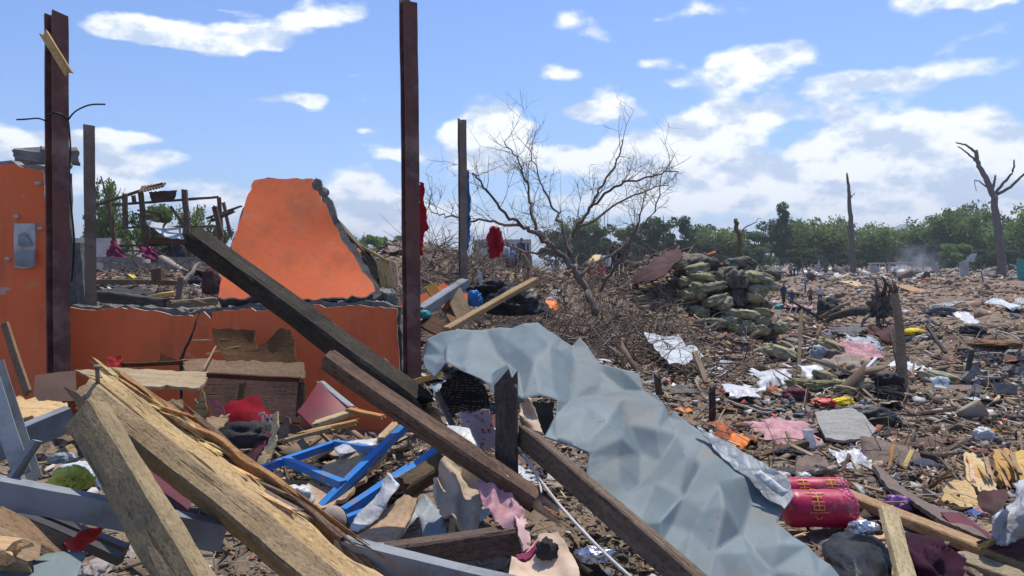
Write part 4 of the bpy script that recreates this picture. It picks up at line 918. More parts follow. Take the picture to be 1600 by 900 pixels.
patch('floral_cloth', [(716, 648, 3.35), (730, 640, 3.4), (762, 642, 3.4), (770, 662, 3.35), (780, 690, 3.25), (760, 700, 3.2), (742, 690, 3.22), (724, 672, 3.28)], 'floral', step=4, shape=folds(.022, 7, (1, 0, .8), 16), thick=.012, label='pink floral cloth left of the dark post stump', cat='cloth')
patch('pillow_case', [(795, 905, 2.25), (800, 870, 2.36), (830, 855, 2.42), (848, 838, 2.45), (872, 832, 2.45), (885, 850, 2.4), (898, 872, 2.33), (906, 900, 2.25), (890, 945, 2.1), (800, 950, 2.1)], 'cream_cloth', step=5, shape=folds(.022, 6, (1, 0, .3), 18), thick=.012, label='cream and pink crumpled cloth at the bottom edge', cat='cloth')
patch('pink_hem', [(806, 868, 2.36), (830, 856, 2.4), (842, 846, 2.42), (846, 852, 2.4), (832, 866, 2.37), (808, 878, 2.33)], 'magenta_cloth', step=4, shape=folds(.008, 12, (1, 0, 0), 3), thick=.012, label='pink hem lying over the cream cloth', cat='cloth')
lump('black_scarf', 854, 862, 2.36, (.03, .025, .035), 'black_cloth', 'small black rag on the cream cloth', 'rag', amp=.4)
patch('pattern_cloth', [(684, 622, 3.75), (690, 600, 3.85), (708, 588, 3.9), (735, 585, 3.9), (756, 600, 3.85), (766, 632, 3.7), (745, 642, 3.65), (700, 638, 3.7)], 'weave', step=5, shape=lambda X, v: .02 * fbm(X, 6, 3, 6), thick=.01, label='black cloth with tan squares under the blue-grey sheet', cat='cloth')
patch('cream_rag', [(812, 628, 3.02), (826, 624, 3.02), (840, 650, 2.98), (848, 678, 2.94), (828, 676, 2.94), (814, 662, 2.98)], 'cream_cloth', step=4, shape=folds(.014, 10, (.4, 0, 1), 20), thick=.008, label='cream folded rag right of the dark post stump', cat='rag')
patch('checked_cloth', [(830, 628, 3.6), (866, 628, 3.6), (864, 660, 3.5), (852, 678, 3.45), (838, 662, 3.5)], 'grey_cloth', step=5, shape=crum(.01, 7, 2), thick=.006, label='dark blue-grey cloth showing through the hole in the sheet', cat='cloth')
patch('clear_plastic', [(672, 672, 3.2), (700, 664, 3.25), (735, 672, 3.2), (750, 694, 3.12), (748, 704, 3.08), (720, 692, 3.12), (690, 684, 3.15)], 'white_plastic', step=4, shape=crum(.012, 9, 4), thick=.003, label='white plastic sheet lying behind the grey-brown beam', cat='plastic sheet')
tube('white_cable', [(806, 682, 3.0), (822, 712, 2.9), (846, 752, 2.75), (880, 796, 2.6), (940, 860, 2.35), (1000, 915, 2.2)], .0055, 'white_cable', 'thicker white cable running down beside the long brown beam', 'cable')
tube('white_cable', [(806, 700, 2.95), (830, 730, 2.85), (842, 752, 2.76), (846, 770, 2.7)], .004, 'white_cable', 'short white cable loop by the dark post stump', 'cable')
tube('white_cable', [(804, 690, 2.98), (806, 715, 2.95), (804, 735, 2.9)], .004, 'white_cable', 'white cable end hanging straight down the dark post stump', 'cable')
lump('foil_scrap', 930, 868, 2.42, (.055, .03, .022), 'foil', 'crumpled silver foil near the bottom edge', 'foil', amp=.6, freq=3.5)
shard([(650, 632, 3.9), (664, 620, 3.95), (696, 665, 3.6), (706, 690, 3.45), (684, 680, 3.5)], 'timber_orange', 'orange-brown splintered board below the tallest post', .02)
beam('thin_lath', (682, 612, 3.7), (718, 690, 3.3), .025, .02, 'timber_brown', 'thin brown lath in front of the black patterned cloth', 'lath')
beam('thin_lath', (600, 560, 5.2), (668, 640, 4.2), .018, .012, 'timber_grey', 'thin grey lath leaning by the end of the low wall', 'lath')
beam('thin_lath', (640, 600, 4.6), (690, 585, 4.4), .05, .03, 'timber_orange', 'short orange-brown lath at the foot of the tallest post', 'lath')
patch('pale_sheet', [(672, 600, 4.4), (706, 592, 4.4), (700, 612, 4.3), (680, 622, 4.2)], 'grey_sheet', step=6, thick=.004, label='small pale blue sheet at the foot of the tallest post', cat='metal sheet')
for k, (a, b, w, h, m, l) in enumerate((
    ((490, 664, 4.35), (556, 642, 4.5), .06, .03, 'timber', 'pale plank lying above the first blue frame'),
    ((545, 640, 4.5), (600, 652, 4.2), .05, .02, 'timber_orange', 'curved orange-brown slat above the first blue frame'),
    ((594, 690, 3.95), (622, 664, 4.1), .05, .04, 'ply', 'stubby pale stick at the top corner of the first blue frame'),
    ((440, 690, 4.15), (520, 668, 4.2), .05, .02, 'timber_grey', 'weathered slat behind the first blue frame'),
    ((470, 680, 4.2), (560, 660, 4.25), .04, .03, 'timber', 'pale stick behind the first blue frame'))):
    beam('slat', a, b, w, h, m, l, 'slat', brk=(.03, .03), rough=.005)
patch('white_paper', [(522, 700, 3.95), (545, 688, 4.0), (592, 684, 4.0), (594, 692, 3.95), (556, 704, 3.85), (530, 714, 3.8)], 'white_plastic', step=6, shape=crum(.008, 6, 3), thick=.003, label='pale paper sheet across the cross bar of the first blue frame', cat='paper')

# ---------------------------------------------------------------- the big crumpled sheet
SMOOTH_SHEET = True
MS = [(659, 555, 5.1), (668, 531, 5.15), (690, 516, 5.2), (719, 512, 5.15), (780, 512, 5.05), (841, 507, 4.95), (859, 517, 4.85), (894, 538, 4.65), (906, 526, 4.7), (929, 557, 4.5), (940, 569, 4.4), (967, 576, 4.3), (999, 585, 4.2), (1006, 611, 4.05), (1027, 620, 3.95), (1046, 655, 3.75), (1053, 645, 3.78), (1088, 671, 3.55), (1135, 709, 3.3), (1177, 741, 3.12), (1212, 765, 3.0), (1222, 800, 2.85), (1214, 823, 2.76), (1261, 858, 2.6), (1312, 900, 2.45), (1380, 960, 2.25), (1170, 970, 2.1), (1088, 898, 2.32), (995, 825, 2.62), (929, 769, 2.9), (915, 748, 2.98), (921, 709, 3.12), (892, 697, 3.18), (850, 685, 3.25), (868, 650, 3.45), (869, 627, 3.5), (845, 618, 3.5), (817, 625, 3.5), (794, 622, 3.55), (771, 615, 3.65), (752, 592, 3.85), (724, 583, 4.0), (698, 569, 4.2), (676, 588, 4.3), (663, 575, 4.7)]
MS = [(x, y, 2.3 + (Y - 2.3) * .62) for x, y, Y in MS]
def sheet_shape(X, v):
    x, y = v[:, 0], v[:, 1]
    def ridge(x0, y0, x1, y1, w, amp, lip=9):           # a long crease: steep on one side, easy on the other
        d = np.array([x1 - x0, y1 - y0], float); L = np.linalg.norm(d); d /= L
        s = (x - x0) * d[0] + (y - y0) * d[1]; t = (x - x0) * -d[1] + (y - y0) * d[0]
        fade = np.clip(s / 40, 0, 1) * np.clip((L - s) / 60, 0, 1)
        t = t + 9 * fbm(X, 1.6, 1, 4)
        return amp * fade * np.where(t > 0, np.clip(1 - t / w, 0, 1), np.clip(1 + t / lip, 0, 1))
    rv = np.random.default_rng(12).uniform(-1, 1, len(x))
    h = .06 * facets(120, 15, 1.8, .66)(X, v) + .034 * rv
    o_ = np.array([(p[0], p[1]) for p in MS], float); n_ = len(o_); dens = np.vstack([o_[k] + (o_[(k + 1) % n_] - o_[k]) * t for k in range(n_) for t in np.linspace(0, 1, 8)[:-1]]).reshape(-1, 2)
    e_ = np.sqrt(((np.asarray(v)[:, None] - dens[None]) ** 2).sum(-1)).min(1)
    h = h * 1.0
    h = h + np.exp(-e_ / 7) * .02 * (fbm(X, 3.5, 2, 33) + .3)
    h = h + ridge(680, 562, 860, 606, 80, .11, 12) + ridge(770, 520, 900, 560, 50, .06, 12)
    h = h + ridge(850, 520, 1000, 720, 90, .06, 12) + ridge(1010, 640, 905, 700, 60, .05, 12) + ridge(935, 600, 1010, 735, 70, .05, 12)
    h = h + ridge(1000, 640, 1210, 800, 90, .06, 12) + ridge(1040, 700, 1190, 880, 70, .05, 12) + ridge(1185, 880, 1215, 780, 50, .045, 12) + ridge(930, 720, 1230, 905, 60, .025, 12) + ridge(940, 770, 1200, 940, 60, .02, 12)
    h = h * np.clip(.12 + e_ / 38, 0, 1)
    s = -.53 * x + .85 * y; low = np.clip((x - 900) / 120, 0, 1) * np.clip((s - 20) / 60, 0, 1)
    h = h + .006 * low * np.clip(1 - np.abs(((s + 5 * fbm(X, 2, 2, 3)) % 46) - 23) / 9, 0, 1)
    return h
sheet = patch('roof_sheet', MS, 'roof_sheet', step=24, gj=.0, grid=(.66, 2.3, 1.0), inner=[(x, y, 2.3 + (Y - 2.3) * .62) for x, y, Y in ((760, 545, 4.75), (900, 620, 4.0), (980, 700, 3.42), (1080, 800, 2.82), (1150, 830, 2.7))], shape=sheet_shape, thick=.0025, jag=1.0, seed=77, label='large crumpled pale blue-grey metal roof sheet across the foreground rubble', cat='metal sheet')
_bm = bmesh.new(); _bm.from_mesh(sheet.data)
for _k in range(3):                                # round the creases a little and break the facets up
    bmesh.ops.subdivide_edges(_bm, edges=_bm.edges[:], cuts=1, use_grid_fill=True)
    if _k == 2: bmesh.ops.smooth_vert(_bm, verts=[q for q in _bm.verts if not q.is_boundary], factor=.22, use_axis_x=True, use_axis_y=True, use_axis_z=True)
    _bm.normal_update()
    _P = np.array([tuple(q.co) for q in _bm.verts]); _d = (.009, .003, .001)[_k] * fbm(_P, (3, 6, 14)[_k], 2, 61 + _k) + (.006, .005, .001)[_k] * crumple(_P, (4, 7, 12)[_k], 71 + _k, 4)
    for q, dz in zip(_bm.verts, _d): q.co += q.normal * float(dz)
for fc_ in _bm.faces: fc_.smooth = True
_bm.to_mesh(sheet.data); _bm.free()
pk = patch('clear_pack', [(1090, 672, 3.04), (1130, 692, 2.95), (1180, 722, 2.83), (1232, 752, 2.72), (1240, 780, 2.67), (1226, 800, 2.63), (1200, 786, 2.68), (1170, 752, 2.76), (1130, 722, 2.87)], 'grey_sheet', step=6, shape=lambda X, v: .02 + .006 * crumple(X, 6, 3), thick=.006, label='clear plastic packaging strip along the edge of the large sheet', cat='packaging')
for a, b in (((1178, 742, 2.76), (1214, 772, 2.69)), ((1192, 752, 2.73), (1222, 776, 2.67))):
    patch('label_strip', [(a[0], a[1], a[2] - .04), (a[0] + 10, a[1] - 8, a[2] - .04), (b[0] + 10, b[1] - 8, b[2] - .04), (b[0], b[1], b[2] - .04)], 'paint_white', step=6, thick=.003, jag=.2, parent=pk)
# ---------------------------------------------------------------- behind the sheet
beam('long_plank', (697, 516, 6.0), (838, 436, 7.2), .075, .045, 'timber_orange', 'long fresh plank pointing up to the bare tree', 'plank', brk=(.01, .06), seed=2)
beam('white_beam', (656, 488, 6.9), (726, 442, 7.6), .10, .09, 'paint_grey', 'pale grey painted beam propped beside the thin steel post', 'beam', brk=(.01, .02), seed=3)
for k, (pts, l) in enumerate((
    ([(683, 448, 8.2), (694, 440, 8.2), (704, 450, 8.15), (698, 462, 8.1), (686, 460, 8.1)], 'upper orange wall fragment behind the pale beam'),
    ([(655, 462, 7.6), (666, 456, 7.6), (674, 470, 7.5), (662, 482, 7.5), (654, 478, 7.5)], 'orange wall fragment next to the tallest post'),
    ([(697, 466, 7.4), (712, 462, 7.4), (718, 486, 7.3), (710, 502, 7.2), (698, 500, 7.2)], 'orange wall fragment under the pale beam'),
    ([(722, 458, 7.9), (738, 462, 7.9), (736, 472, 7.85), (724, 470, 7.85)], 'small orange fragment behind the thin steel post'),
    ([(626, 470, 6.9), (634, 468, 6.9), (634, 485, 6.85), (626, 486, 6.85)], 'small orange fragment at the end of the low wall'))):
    patch('wall_fragment', pts, 'orange', step=5, thick=.06, jag=.8, rim='concrete', smooth=False, label=l, cat='wall fragment', group='orange wall fragments')
for k, (a, b, w, h, m, l) in enumerate((
    ((672, 446, 8.3), (690, 470, 8.0), .13, .03, 'ply_brown', 'brown board behind the orange fragments'),
    ((708, 455, 7.4), (728, 500, 7.1), .16, .03, 'timber_grey', 'grey weathered board beside the orange fragment'),
    ((690, 470, 7.5), (716, 510, 7.0), .09, .03, 'ply_brown', 'brown board crossing under the orange fragments'),
    ((662, 500, 6.5), (700, 520, 6.0), .14, .03, 'ply_dark', 'dark brown board at the foot of the tallest post'))):
    beam('board', a, b, w, h, m, l, 'board', up=(0, -1, .6))
lump('black_heap', 768, 462, 8.6, (.26, .2, .13), 'black_cloth', 'heap of black plastic and cloth behind the long plank', 'heap', amp=.7, freq=3.4, seed=8, sub=5)
lump('dark_heap', 800, 478, 7.6, (.25, .22, .14), 'black_plastic', 'dark plastic heap just behind the large sheet', 'heap', amp=.5, freq=3, seed=9)
patch('white_strip', [(746, 420, 8.3), (752, 426, 8.3), (754, 446, 8.3), (749, 444, 8.3)], 'white_plastic', step=4, thick=.006, label='white strip standing on the black heap', cat='strip')
lump('blue_rag', 743, 470, 7.4, (.06, .05, .09), 'blue_plastic', 'blue plastic rag behind the long plank', 'rag', amp=.5)
lump('teal_tape', 662, 493, 6.45, (.05, .04, .04), 'teal_plastic', 'teal plastic wrap at the end of the pale beam', 'wrap', amp=.3)
patch('orange_scrap', [(852, 470, 8.6), (868, 466, 8.7), (872, 480, 8.5), (858, 484, 8.4)], 'orange_plastic', step=4, shape=folds(.02, 6, (1, 0, .5), 4), thick=.006, label='bright orange plastic scrap on the brush behind the sheet', cat='scrap')

# bare tree --------------------------------------------------------
def bare_tree(name, label, limbs, r0, Y, twigs, mat, seed, cat='tree', twig_len=.8, twig_r=.012):
    rr = random.Random(seed); root = empty(name, P(limbs[0][0][0], limbs[0][0][1], Y), label, cat)
    tv, tf = [], []
    def add(me, v, f):
        k = len(v)
        v.extend([tuple(x.co) for x in me.vertices]); f.extend([tuple(i + k for i in p.vertices) for p in me.polygons]); bpy.data.meshes.remove(me)
    for li, limb in enumerate(limbs):
        ra, rb = limb[-1]; pts = [P(x, y, Y + z) for x, y, z in limb[:-1]]; pts = smooth_path(pts, 5)
        pts = [p + Vector((rr.gauss(0, 1), rr.gauss(0, 1), rr.gauss(0, 1))) * .02 * (0 if i == 0 else 1) * (Y / 12 if Y < 20 else 1.2 + Y / 90) for i, p in enumerate(pts)]
        rads = list(np.linspace(ra * r0, rb * r0, len(pts)))
        me = tube_mesh('branch', pts, rads, 7); o = local(me, pts[0]); link('trunk' if li == 0 else 'branch', me, mat, root, o)
        if twigs:
            def grow(p, d, L, r, depth):
                n = 4; q = [p]; dd = d.copy()
                for i in range(n):
                    dd = (dd + Vector((rr.gauss(0, .13), rr.gauss(0, .13), rr.gauss(.03, .12)))).normalized(); q.append(q[-1] + dd * L / n)
                add(tube_mesh('t', q, list(np.linspace(r, r * .45, n + 1)), 4), tv, tf)
                if depth > 0:
                    for _ in range(rr.randint(2, 4)):
                        i = rr.randint(1, n); s = Vector((rr.gauss(0, 1), rr.gauss(0, .7), rr.gauss(.25, .8))).normalized()
                        grow(q[i], (dd * .8 + s).normalized(), L * rr.uniform(.45, .75), r * .6, depth - 1)
            for i in range(4 if li else 18, len(pts)):
                for _ in range(twigs):
                    if rr.random() < .8:
                        t = (pts[i] - pts[i - 1]).normalized(); s = Vector((rr.gauss(0, 1), rr.gauss(0, .7), rr.gauss(.3, .8))).normalized()
                        grow(pts[i], (t * .7 + s).normalized(), twig_len * rr.uniform(.4, 1.1), min(twig_r, rads[i] * .75), 2)
    if tv:
        me = mesh('crown', tv, tf, True); o = local(me, tv[0]); tag(link('crown', me, mat, root, o), kind='stuff')
    return root
BT = [[(930, 490, -.3), (915, 450, 0), (900, 428, 0), (887, 410, 0), (867, 390, 0), (853, 377, 0), (1, .62)],
      [(853, 377, 0), (830, 362, -.2), (813, 352, -.3), (787, 333, -.5), (760, 297, -.6), (740, 270, -.7), (.6, .2)],
      [(813, 352, -.3), (773, 347, 0), (733, 342, .2), (693, 337, .3), (667, 323, .4), (.42, .12)],
      [(853, 377, 0), (833, 343, .2), (827, 307, .5), (817, 273, .7), (807, 247, .9), (787, 217, 1.0), (.5, .13)],
      [(892, 400, 0), (880, 355, .3), (862, 320, .5), (845, 280, .6), (827, 238, .8), (.45, .12)],
      [(887, 410, 0), (892, 375, .3), (900, 358, .4), (920, 327, .5), (937, 297, .6), (963, 252, .8), (972, 220, .9), (.7, .14)],
      [(920, 327, .5), (960, 292, .2), (993, 282, 0), (1030, 272, -.1), (1062, 268, -.2), (.4, .12)],
      [(900, 358, .4), (945, 330, .9), (1000, 302, 1.2), (1040, 290, 1.4), (.42, .12)],
      [(938, 455, -.4), (967, 407, -.6), (993, 363, -.8), (1002, 330, -.9), (.42, .15)],
      [(905, 432, 0), (945, 405, .4), (985, 372, .8), (1020, 330, 1.1), (1035, 270, 1.2), (.5, .12)],
      [(870, 392, 0), (820, 395, .5), (780, 380, .9), (750, 385, 1.0), (.35, .12)]]
bare_tree('bare_tree', 'leafless broken tree rising from the brush heap in the middle', BT, .058, 11.5, 1, 'twig', 4, twig_len=.55, twig_r=.0055)
rc = patch('red_garment', [(765, 360, 10.9), (772, 353, 10.9), (780, 362, 10.9), (784, 378, 10.9), (779, 402, 10.9), (770, 404, 10.9), (762, 385, 10.9), (761, 368, 10.9)], 'red_cloth', step=3, shape=folds(.04, 5, (1, 0, .2), 9), thick=.05, label='dark red garment caught in the bare tree', cat='garment')
# brush on the heap
def brush(n, boxpx, seed, name, label, mat, L=(.3, 1.0), r=(.005, .012), lift=.35):
    rr = random.Random(seed); v, f = [], []
    x0, x1, y0, y1 = boxpx; XY = np.array([(rr.uniform(x0, x1), rr.uniform(y0, y1)) for _ in range(n)]); ZZ = H(XY[:, 0], XY[:, 1])
    for (X, Y), z0 in zip(XY.tolist(), ZZ.tolist()):
        z = z0 + rr.uniform(-.05, lift) * rr.random()
        d = Vector((rr.gauss(0, 1), rr.gauss(0, 1), rr.gauss(.15, .55))).normalized(); l = rr.uniform(*L); q = [Vector((X, Y, z))]
        for i in range(3): d = (d + Vector((rr.gauss(0, .3), rr.gauss(0, .3), rr.gauss(-.05, .25)))).normalized(); q.append(q[-1] + d * l / 3)
        ra = rr.uniform(*r); k = len(v); ref = Vector((.3, .2, .9))
        for i, p in enumerate(q):
            a = d.cross(ref).normalized() * ra * (1 - .2 * i); b = d.cross(a).normalized() * ra * (1 - .2 * i)
            v += [p + a, p - a * .5 + b * .87, p - a * .5 - b * .87]
        for i in range(3):
            for j in range(3): f.append((k + i * 3 + j, k + i * 3 + (j + 1) % 3, k + i * 3 + 3 + (j + 1) % 3, k + i * 3 + 3 + j))
    tag(link(name, mesh(name, v, f, True), mat), label, 'brush', None, 'stuff')
brush(2600, (-2.2, 3.2, 9, 21), 3, 'brush_heap', 'tangle of dry brush on the heap under the bare tree', 'dry_twigs')
brush(700, (-2.6, 2.6, 10, 19), 4, 'brush_heap', 'longer dry sticks in the heap under the bare tree', 'dry_twigs', L=(.7, 1.4), r=(.007, .014), lift=.35)
brush(420, (.3, 2.3, 10.4, 12.4), 9, 'brush_heap', 'dense dry brush round the foot of the bare tree', 'dry_twigs', L=(.4, 1.1), r=(.004, .01), lift=.6)
brush(1000, (1.5, 9, 5, 18), 6, 'dry_stalks', 'thin dry stalks over the rubble beside the sandbags', 'chips_wood', L=(.2, .6), r=(.003, .006), lift=.12)
brush(1300, (-2.5, 4, 2.5, 7), 7, 'straw', 'loose straw and splinters between the foreground boards', 'chips_wood', L=(.06, .22), r=(.0014, .003), lift=.06)
brush(700, (-8, -2, 8, 16), 8, 'dry_stalks', 'dry stalks over the rubble behind the window opening', 'dry_twigs', L=(.3, .9), r=(.006, .012), lift=.25)

# sandbags ---------------------------------------------------------
def sandbag_mesh(seed):
    v, f = ico(4); rr = np.random.default_rng(seed); v = v.copy()
    s = np.sign(v) * np.abs(v) ** np.array([.45, .7, .75])
    s[:, 2] *= .85 - .22 * np.abs(s[:, 0]) ** 4
    s[:, 1] *= 1 - .12 * np.abs(s[:, 0]) ** 4
    n = .18 * fbm(s, 1.6, 4, seed) + .20 * crumple(s, 1.5, seed, 5) + .05 * np.sin(s[:, 0] * 9 + 3 * fbm(s, 1.5, 2, seed + 3)) * np.abs(s[:, 0])
    s = s * (1 + n)[:, None]; s[:, 2] += .1 * s[:, 0] ** 2 * rr.uniform(-1, .3)
    return mesh('sandbag', s * np.array([.5, .5, .5]), f, True)
SBM = [sandbag_mesh(50 + k) for k in range(8)]
for k, me in enumerate(SBM): me.materials.append(M['sack'])
SBD = [sandbag_mesh(80 + k) for k in range(4)]
for k, me in enumerate(SBD): me.materials.append(M['sack_dark'])
SB = [(1088, 421, 48, 0), (1097, 434, 50, 0), (1072, 440, 34, 0), (1112, 449, 52, 0), (1092, 447, 44, 0), (1074, 461, 34, 0), (1091, 460, 26, 0), (1118, 457, 40, 1), (1117, 470, 44, 0), (1094, 487, 34, 0), (1073, 487, 38, 1), (1118, 481, 40, 1), (1121, 492, 36, 1), (1112, 505, 52, 0), (1077, 511, 24, 1), (1053, 503, 42, 0), (1028, 506, 38, 0), (1025, 492, 36, 0), (1096, 518, 40, 1), (1121, 521, 36, 1), (1144, 491, 40, 0), (1166, 492, 48, 0), (1190, 489, 36, 0), (1190, 502, 34, 0), (1170, 514, 36, 0), (1145, 512, 34, 0), (1188, 517, 30, 0), (1149, 413, 40, 1), (1166, 421, 30, 1), (1175, 433, 30, 0), (1138, 425, 34, 1), (1155, 436, 40, 1), (1136, 446, 40, 1), (1158, 455, 40, 1), (1183, 453, 46, 0), (1181, 466, 32, 0), (1190, 477, 34, 1), (1134, 463, 36, 1), (1152, 472, 44, 1), (1004, 451, 40, 0), (1217, 512, 30, 0), (1058, 523, 34, 0), (1086, 527, 44, 1), (1098, 471, 40, 1), (1168, 478, 40, 1), (1075, 474, 40, 1), (1084, 409, 34, 1), (1108, 413, 34, 1), (1165, 404 + 6, 30, 1), (1125, 436, 34, 1), (1068, 424, 30, 1), (1140, 523, 40, 1), (1165, 527, 36, 1), (1200, 525, 36, 1), (1012, 478, 38, 1), (1040, 488, 36, 1), (1010, 497, 34, 0), (1046, 452, 34, 1), (1030, 462, 36, 0), (1056, 470, 34, 1), (1010, 515, 36, 1), (1040, 518, 34, 0)]
rows = {}
_rb = random.Random(4)
for _c0, _c1 in ((1062, 1130), (1134, 1208)):
    for _r in range(10):
        for _x in np.arange(_c0, _c1, 26):
            _q = (_x + _rb.uniform(-8, 8) + (12 if _r % 2 else 0), 414 + _r * 12 + _rb.uniform(-3, 3), _rb.uniform(28, 38), 0 if _rb.random() < .6 else 1)
            if all(abs(_q[0] - s_[0]) + 2 * abs(_q[1] - s_[1]) > 22 for s_ in SB): SB.append(_q)
for k, (x, y, w, dk) in enumerate(sorted(SB, key=lambda t: t[1])):
    Y = 15.0 + (530 - y) * .007 + (.5 if dk else 0) + abs(x - 1115) * .004
    L = w * Y / FP; o = link('sandbag', R.choice(SBD if dk else SBM)); p = P(x, y, Y)
    o.matrix_world = Matrix.Translation(p) @ Matrix.Rotation(R.uniform(-.7, .7), 4, 'Z') @ Matrix.Rotation(R.uniform(-.35, .35), 4, 'Y') @ Matrix.Rotation(R.uniform(-.4, .4), 4, 'X') @ Matrix.Diagonal((L * R.uniform(.7, .95), R.uniform(.3, .42), max(.22, 15 * Y / FP * R.uniform(1.1, 1.45)), 1))
    band = 'in the top courses' if y < 440 else 'halfway up' if y < 490 else 'in the bottom courses'
    side = 'left column' if x < 1130 else 'right column'
    tag(o, (lambda key: (rows.__setitem__(key, rows.get(key, 0) + 1), f'{"dark soiled" if dk else "olive-green"} sandbag {band} of the heap\'s {side}, {["first", "second", "third", "fourth", "fifth", "sixth", "seventh", "eighth", "ninth", "tenth", "eleventh", "twelfth", "thirteenth", "fourteenth", "fifteenth", "sixteenth", "seventeenth", "eighteenth", "nineteenth", "twentieth"][rows[key] - 1]} from the top')[1])((dk, band, side)), 'sandbag', 'sandbags of the collapsed heap')
for k, (x, y, sx, sz, l) in enumerate(((1150, 441, .22, .2, 'torn dark tarp slumped over the right sandbag column'), (1150, 468, .2, .22, 'dark ragged cloth hanging down the right sandbag column'), (1034, 474, .5, .2, 'dark earth and cloth heap beside the sandbag columns'), (1128, 440, .12, .22, 'dark fabric between the two sandbag columns'))):
    lump('torn_tarp', x, y, 15.85 + .05 * k, (sx, .2, sz), 'sack_dark', l, 'tarp', amp=.5, freq=2.6, seed=70 + k)
# loose sacks in the rubble
for x, y, w, rz, l in ((1220, 557, 46, .5, 'long olive sack lying right of the sandbag heap'), (1232, 545, 30, .7, 'short olive sack behind the long one right of the heap'), (1280, 604, 36, 0, 'olive sack in front of the crumpled grey jacket'), (1312, 598, 26, .3, 'round olive sack by the pale sticks'), (1320, 610, 30, .2, 'olive sack under the pink cloth'), (1385, 606, 30, .4, 'small olive sack left of the leaning bare post'), (1465, 592, 46, .35, 'plump olive sack right of the leaning bare post'), (1300, 545, 44, .7, 'flat olive sack behind the crumpled grey jacket'), (1365, 575, 34, .2, 'pale olive sack beside the pink cloth'), (1345, 603, 36, -.3, 'olive sack lying on the pale sticks'), (1250, 600, 36, .2, 'half-buried olive sack below the long one'), (1290, 590, 34, .4, 'olive sack behind the front sacks'), (1110, 598, 20, 1.0, 'little olive sack before the white sheet')):
    p = on(x, y + 6); s = w * p.y / FP; o = link('sandbag', R.choice(SBM)); p.z += s * .18
    o.matrix_world = Matrix.Translation(p) @ Matrix.Rotation(-rz, 4, 'Z') @ Matrix.Rotation(rz * .6, 4, 'Y') @ Matrix.Diagonal((s * 1.15, s * .55, s * .5, 1))
    tag(o, l, 'sack', 'olive sacks lying loose in the rubble')
patch('brown_sheet', [(988, 446, 15.2), (994, 432, 15.4), (1020, 405, 15.9), (1050, 392, 16.2), (1064, 391, 16.2), (1068, 402, 15.6), (1045, 424, 15.0), (1022, 436, 14.7)], 'brown_sheet', step=5, shape=lambda X, v: .05 * fbm(X, 1.5, 3, 6), thick=.02, jag=.8, label='dark red-brown metal sheet on top of the sandbag heap', cat='metal sheet')
patch('white_sheet', [(1004, 519, 11.6), (1022, 520, 11.6), (1060, 528, 11.3), (1088, 545, 10.6), (1100, 555, 10.2), (1082, 560, 10.0), (1068, 574, 9.6), (1050, 570, 9.6), (1030, 552, 10.3), (1016, 535, 11)], 'white_sheet', step=5, shape=crum(.05, 1.8, 3), thick=.008, label='dirty white sheet lying before the sandbag heap', cat='sheet')

# ---------------------------------------------------------------- things lying in the rubble field
def sheet_on(name, cx, cy, w, h, mat, label, cat, seed=0, tilt=.25, amp=.02, freq=3, yaw=0.0, thick=.004, up=.04, n=14, rag=.06, lean=0.0):
    """a loose sheet or cloth of real size lying on the ground at a place of the photograph"""
    p = on(cx, cy); s = p.y / FP; W, Hh = w * s, h * s
    rr = np.random.default_rng(seed + 5); g = np.linspace(-.5, .5, n); a, b = np.meshgrid(g, g, indexing='ij')
    q = np.stack([a * W, b * Hh, 0 * a], -1).reshape(-1, 3)
    edge = np.maximum(np.abs(a), np.abs(b)).ravel() > .49
    q[edge, :2] += rr.normal(size=(edge.sum(), 2)) * rag * min(W, Hh)
    q[:, 2] = amp * (crumple(q, freq, seed) + .5 * fbm(q, freq * 2, 3, seed + 1)) * 1.3
    f = [(i * n + j, (i + 1) * n + j, (i + 1) * n + j + 1, i * n + j + 1) for i in range(n - 1) for j in range(n - 1)]
    me = mesh(name, q, f, True)
    m = Matrix.Translation(p + Vector((0, 0, up + abs(math.sin(tilt)) * Hh * .4))) @ Matrix.Rotation(yaw, 4, 'Z') @ Matrix.Rotation(tilt, 4, 'X') @ Matrix.Rotation(lean, 4, 'Y')
    o = link(name, me, mat, None, m); md = o.modifiers.new('thickness', 'SOLIDIFY'); md.thickness = thick
    return tag(o, label, cat)
def lump_on(name, cx, cy, w, mat, label, cat, ratio=(1, .7, .5), seed=0, amp=.35, freq=2.4, yaw=0.0, **kw):
    p = on(cx, cy); s = w * p.y / FP / 2; me = lump_mesh(name, (s * ratio[0], s * ratio[1], s * ratio[2]), seed, amp=amp, freq=freq, **kw)
    return tag(link(name, me, mat, None, Matrix.Translation(p + Vector((0, 0, s * ratio[2] * .45))) @ Matrix.Rotation(yaw, 4, 'Z')), label, cat)
def plank_on(name, x0, y0, x1, y1, w, h, mat, label, cat='plank', lift=.05, **kw):
    A, B = on(x0, y0), on(x1, y1); A.z += lift; B.z += lift
    return beam(name, A, B, w, h, mat, label, cat, **kw)

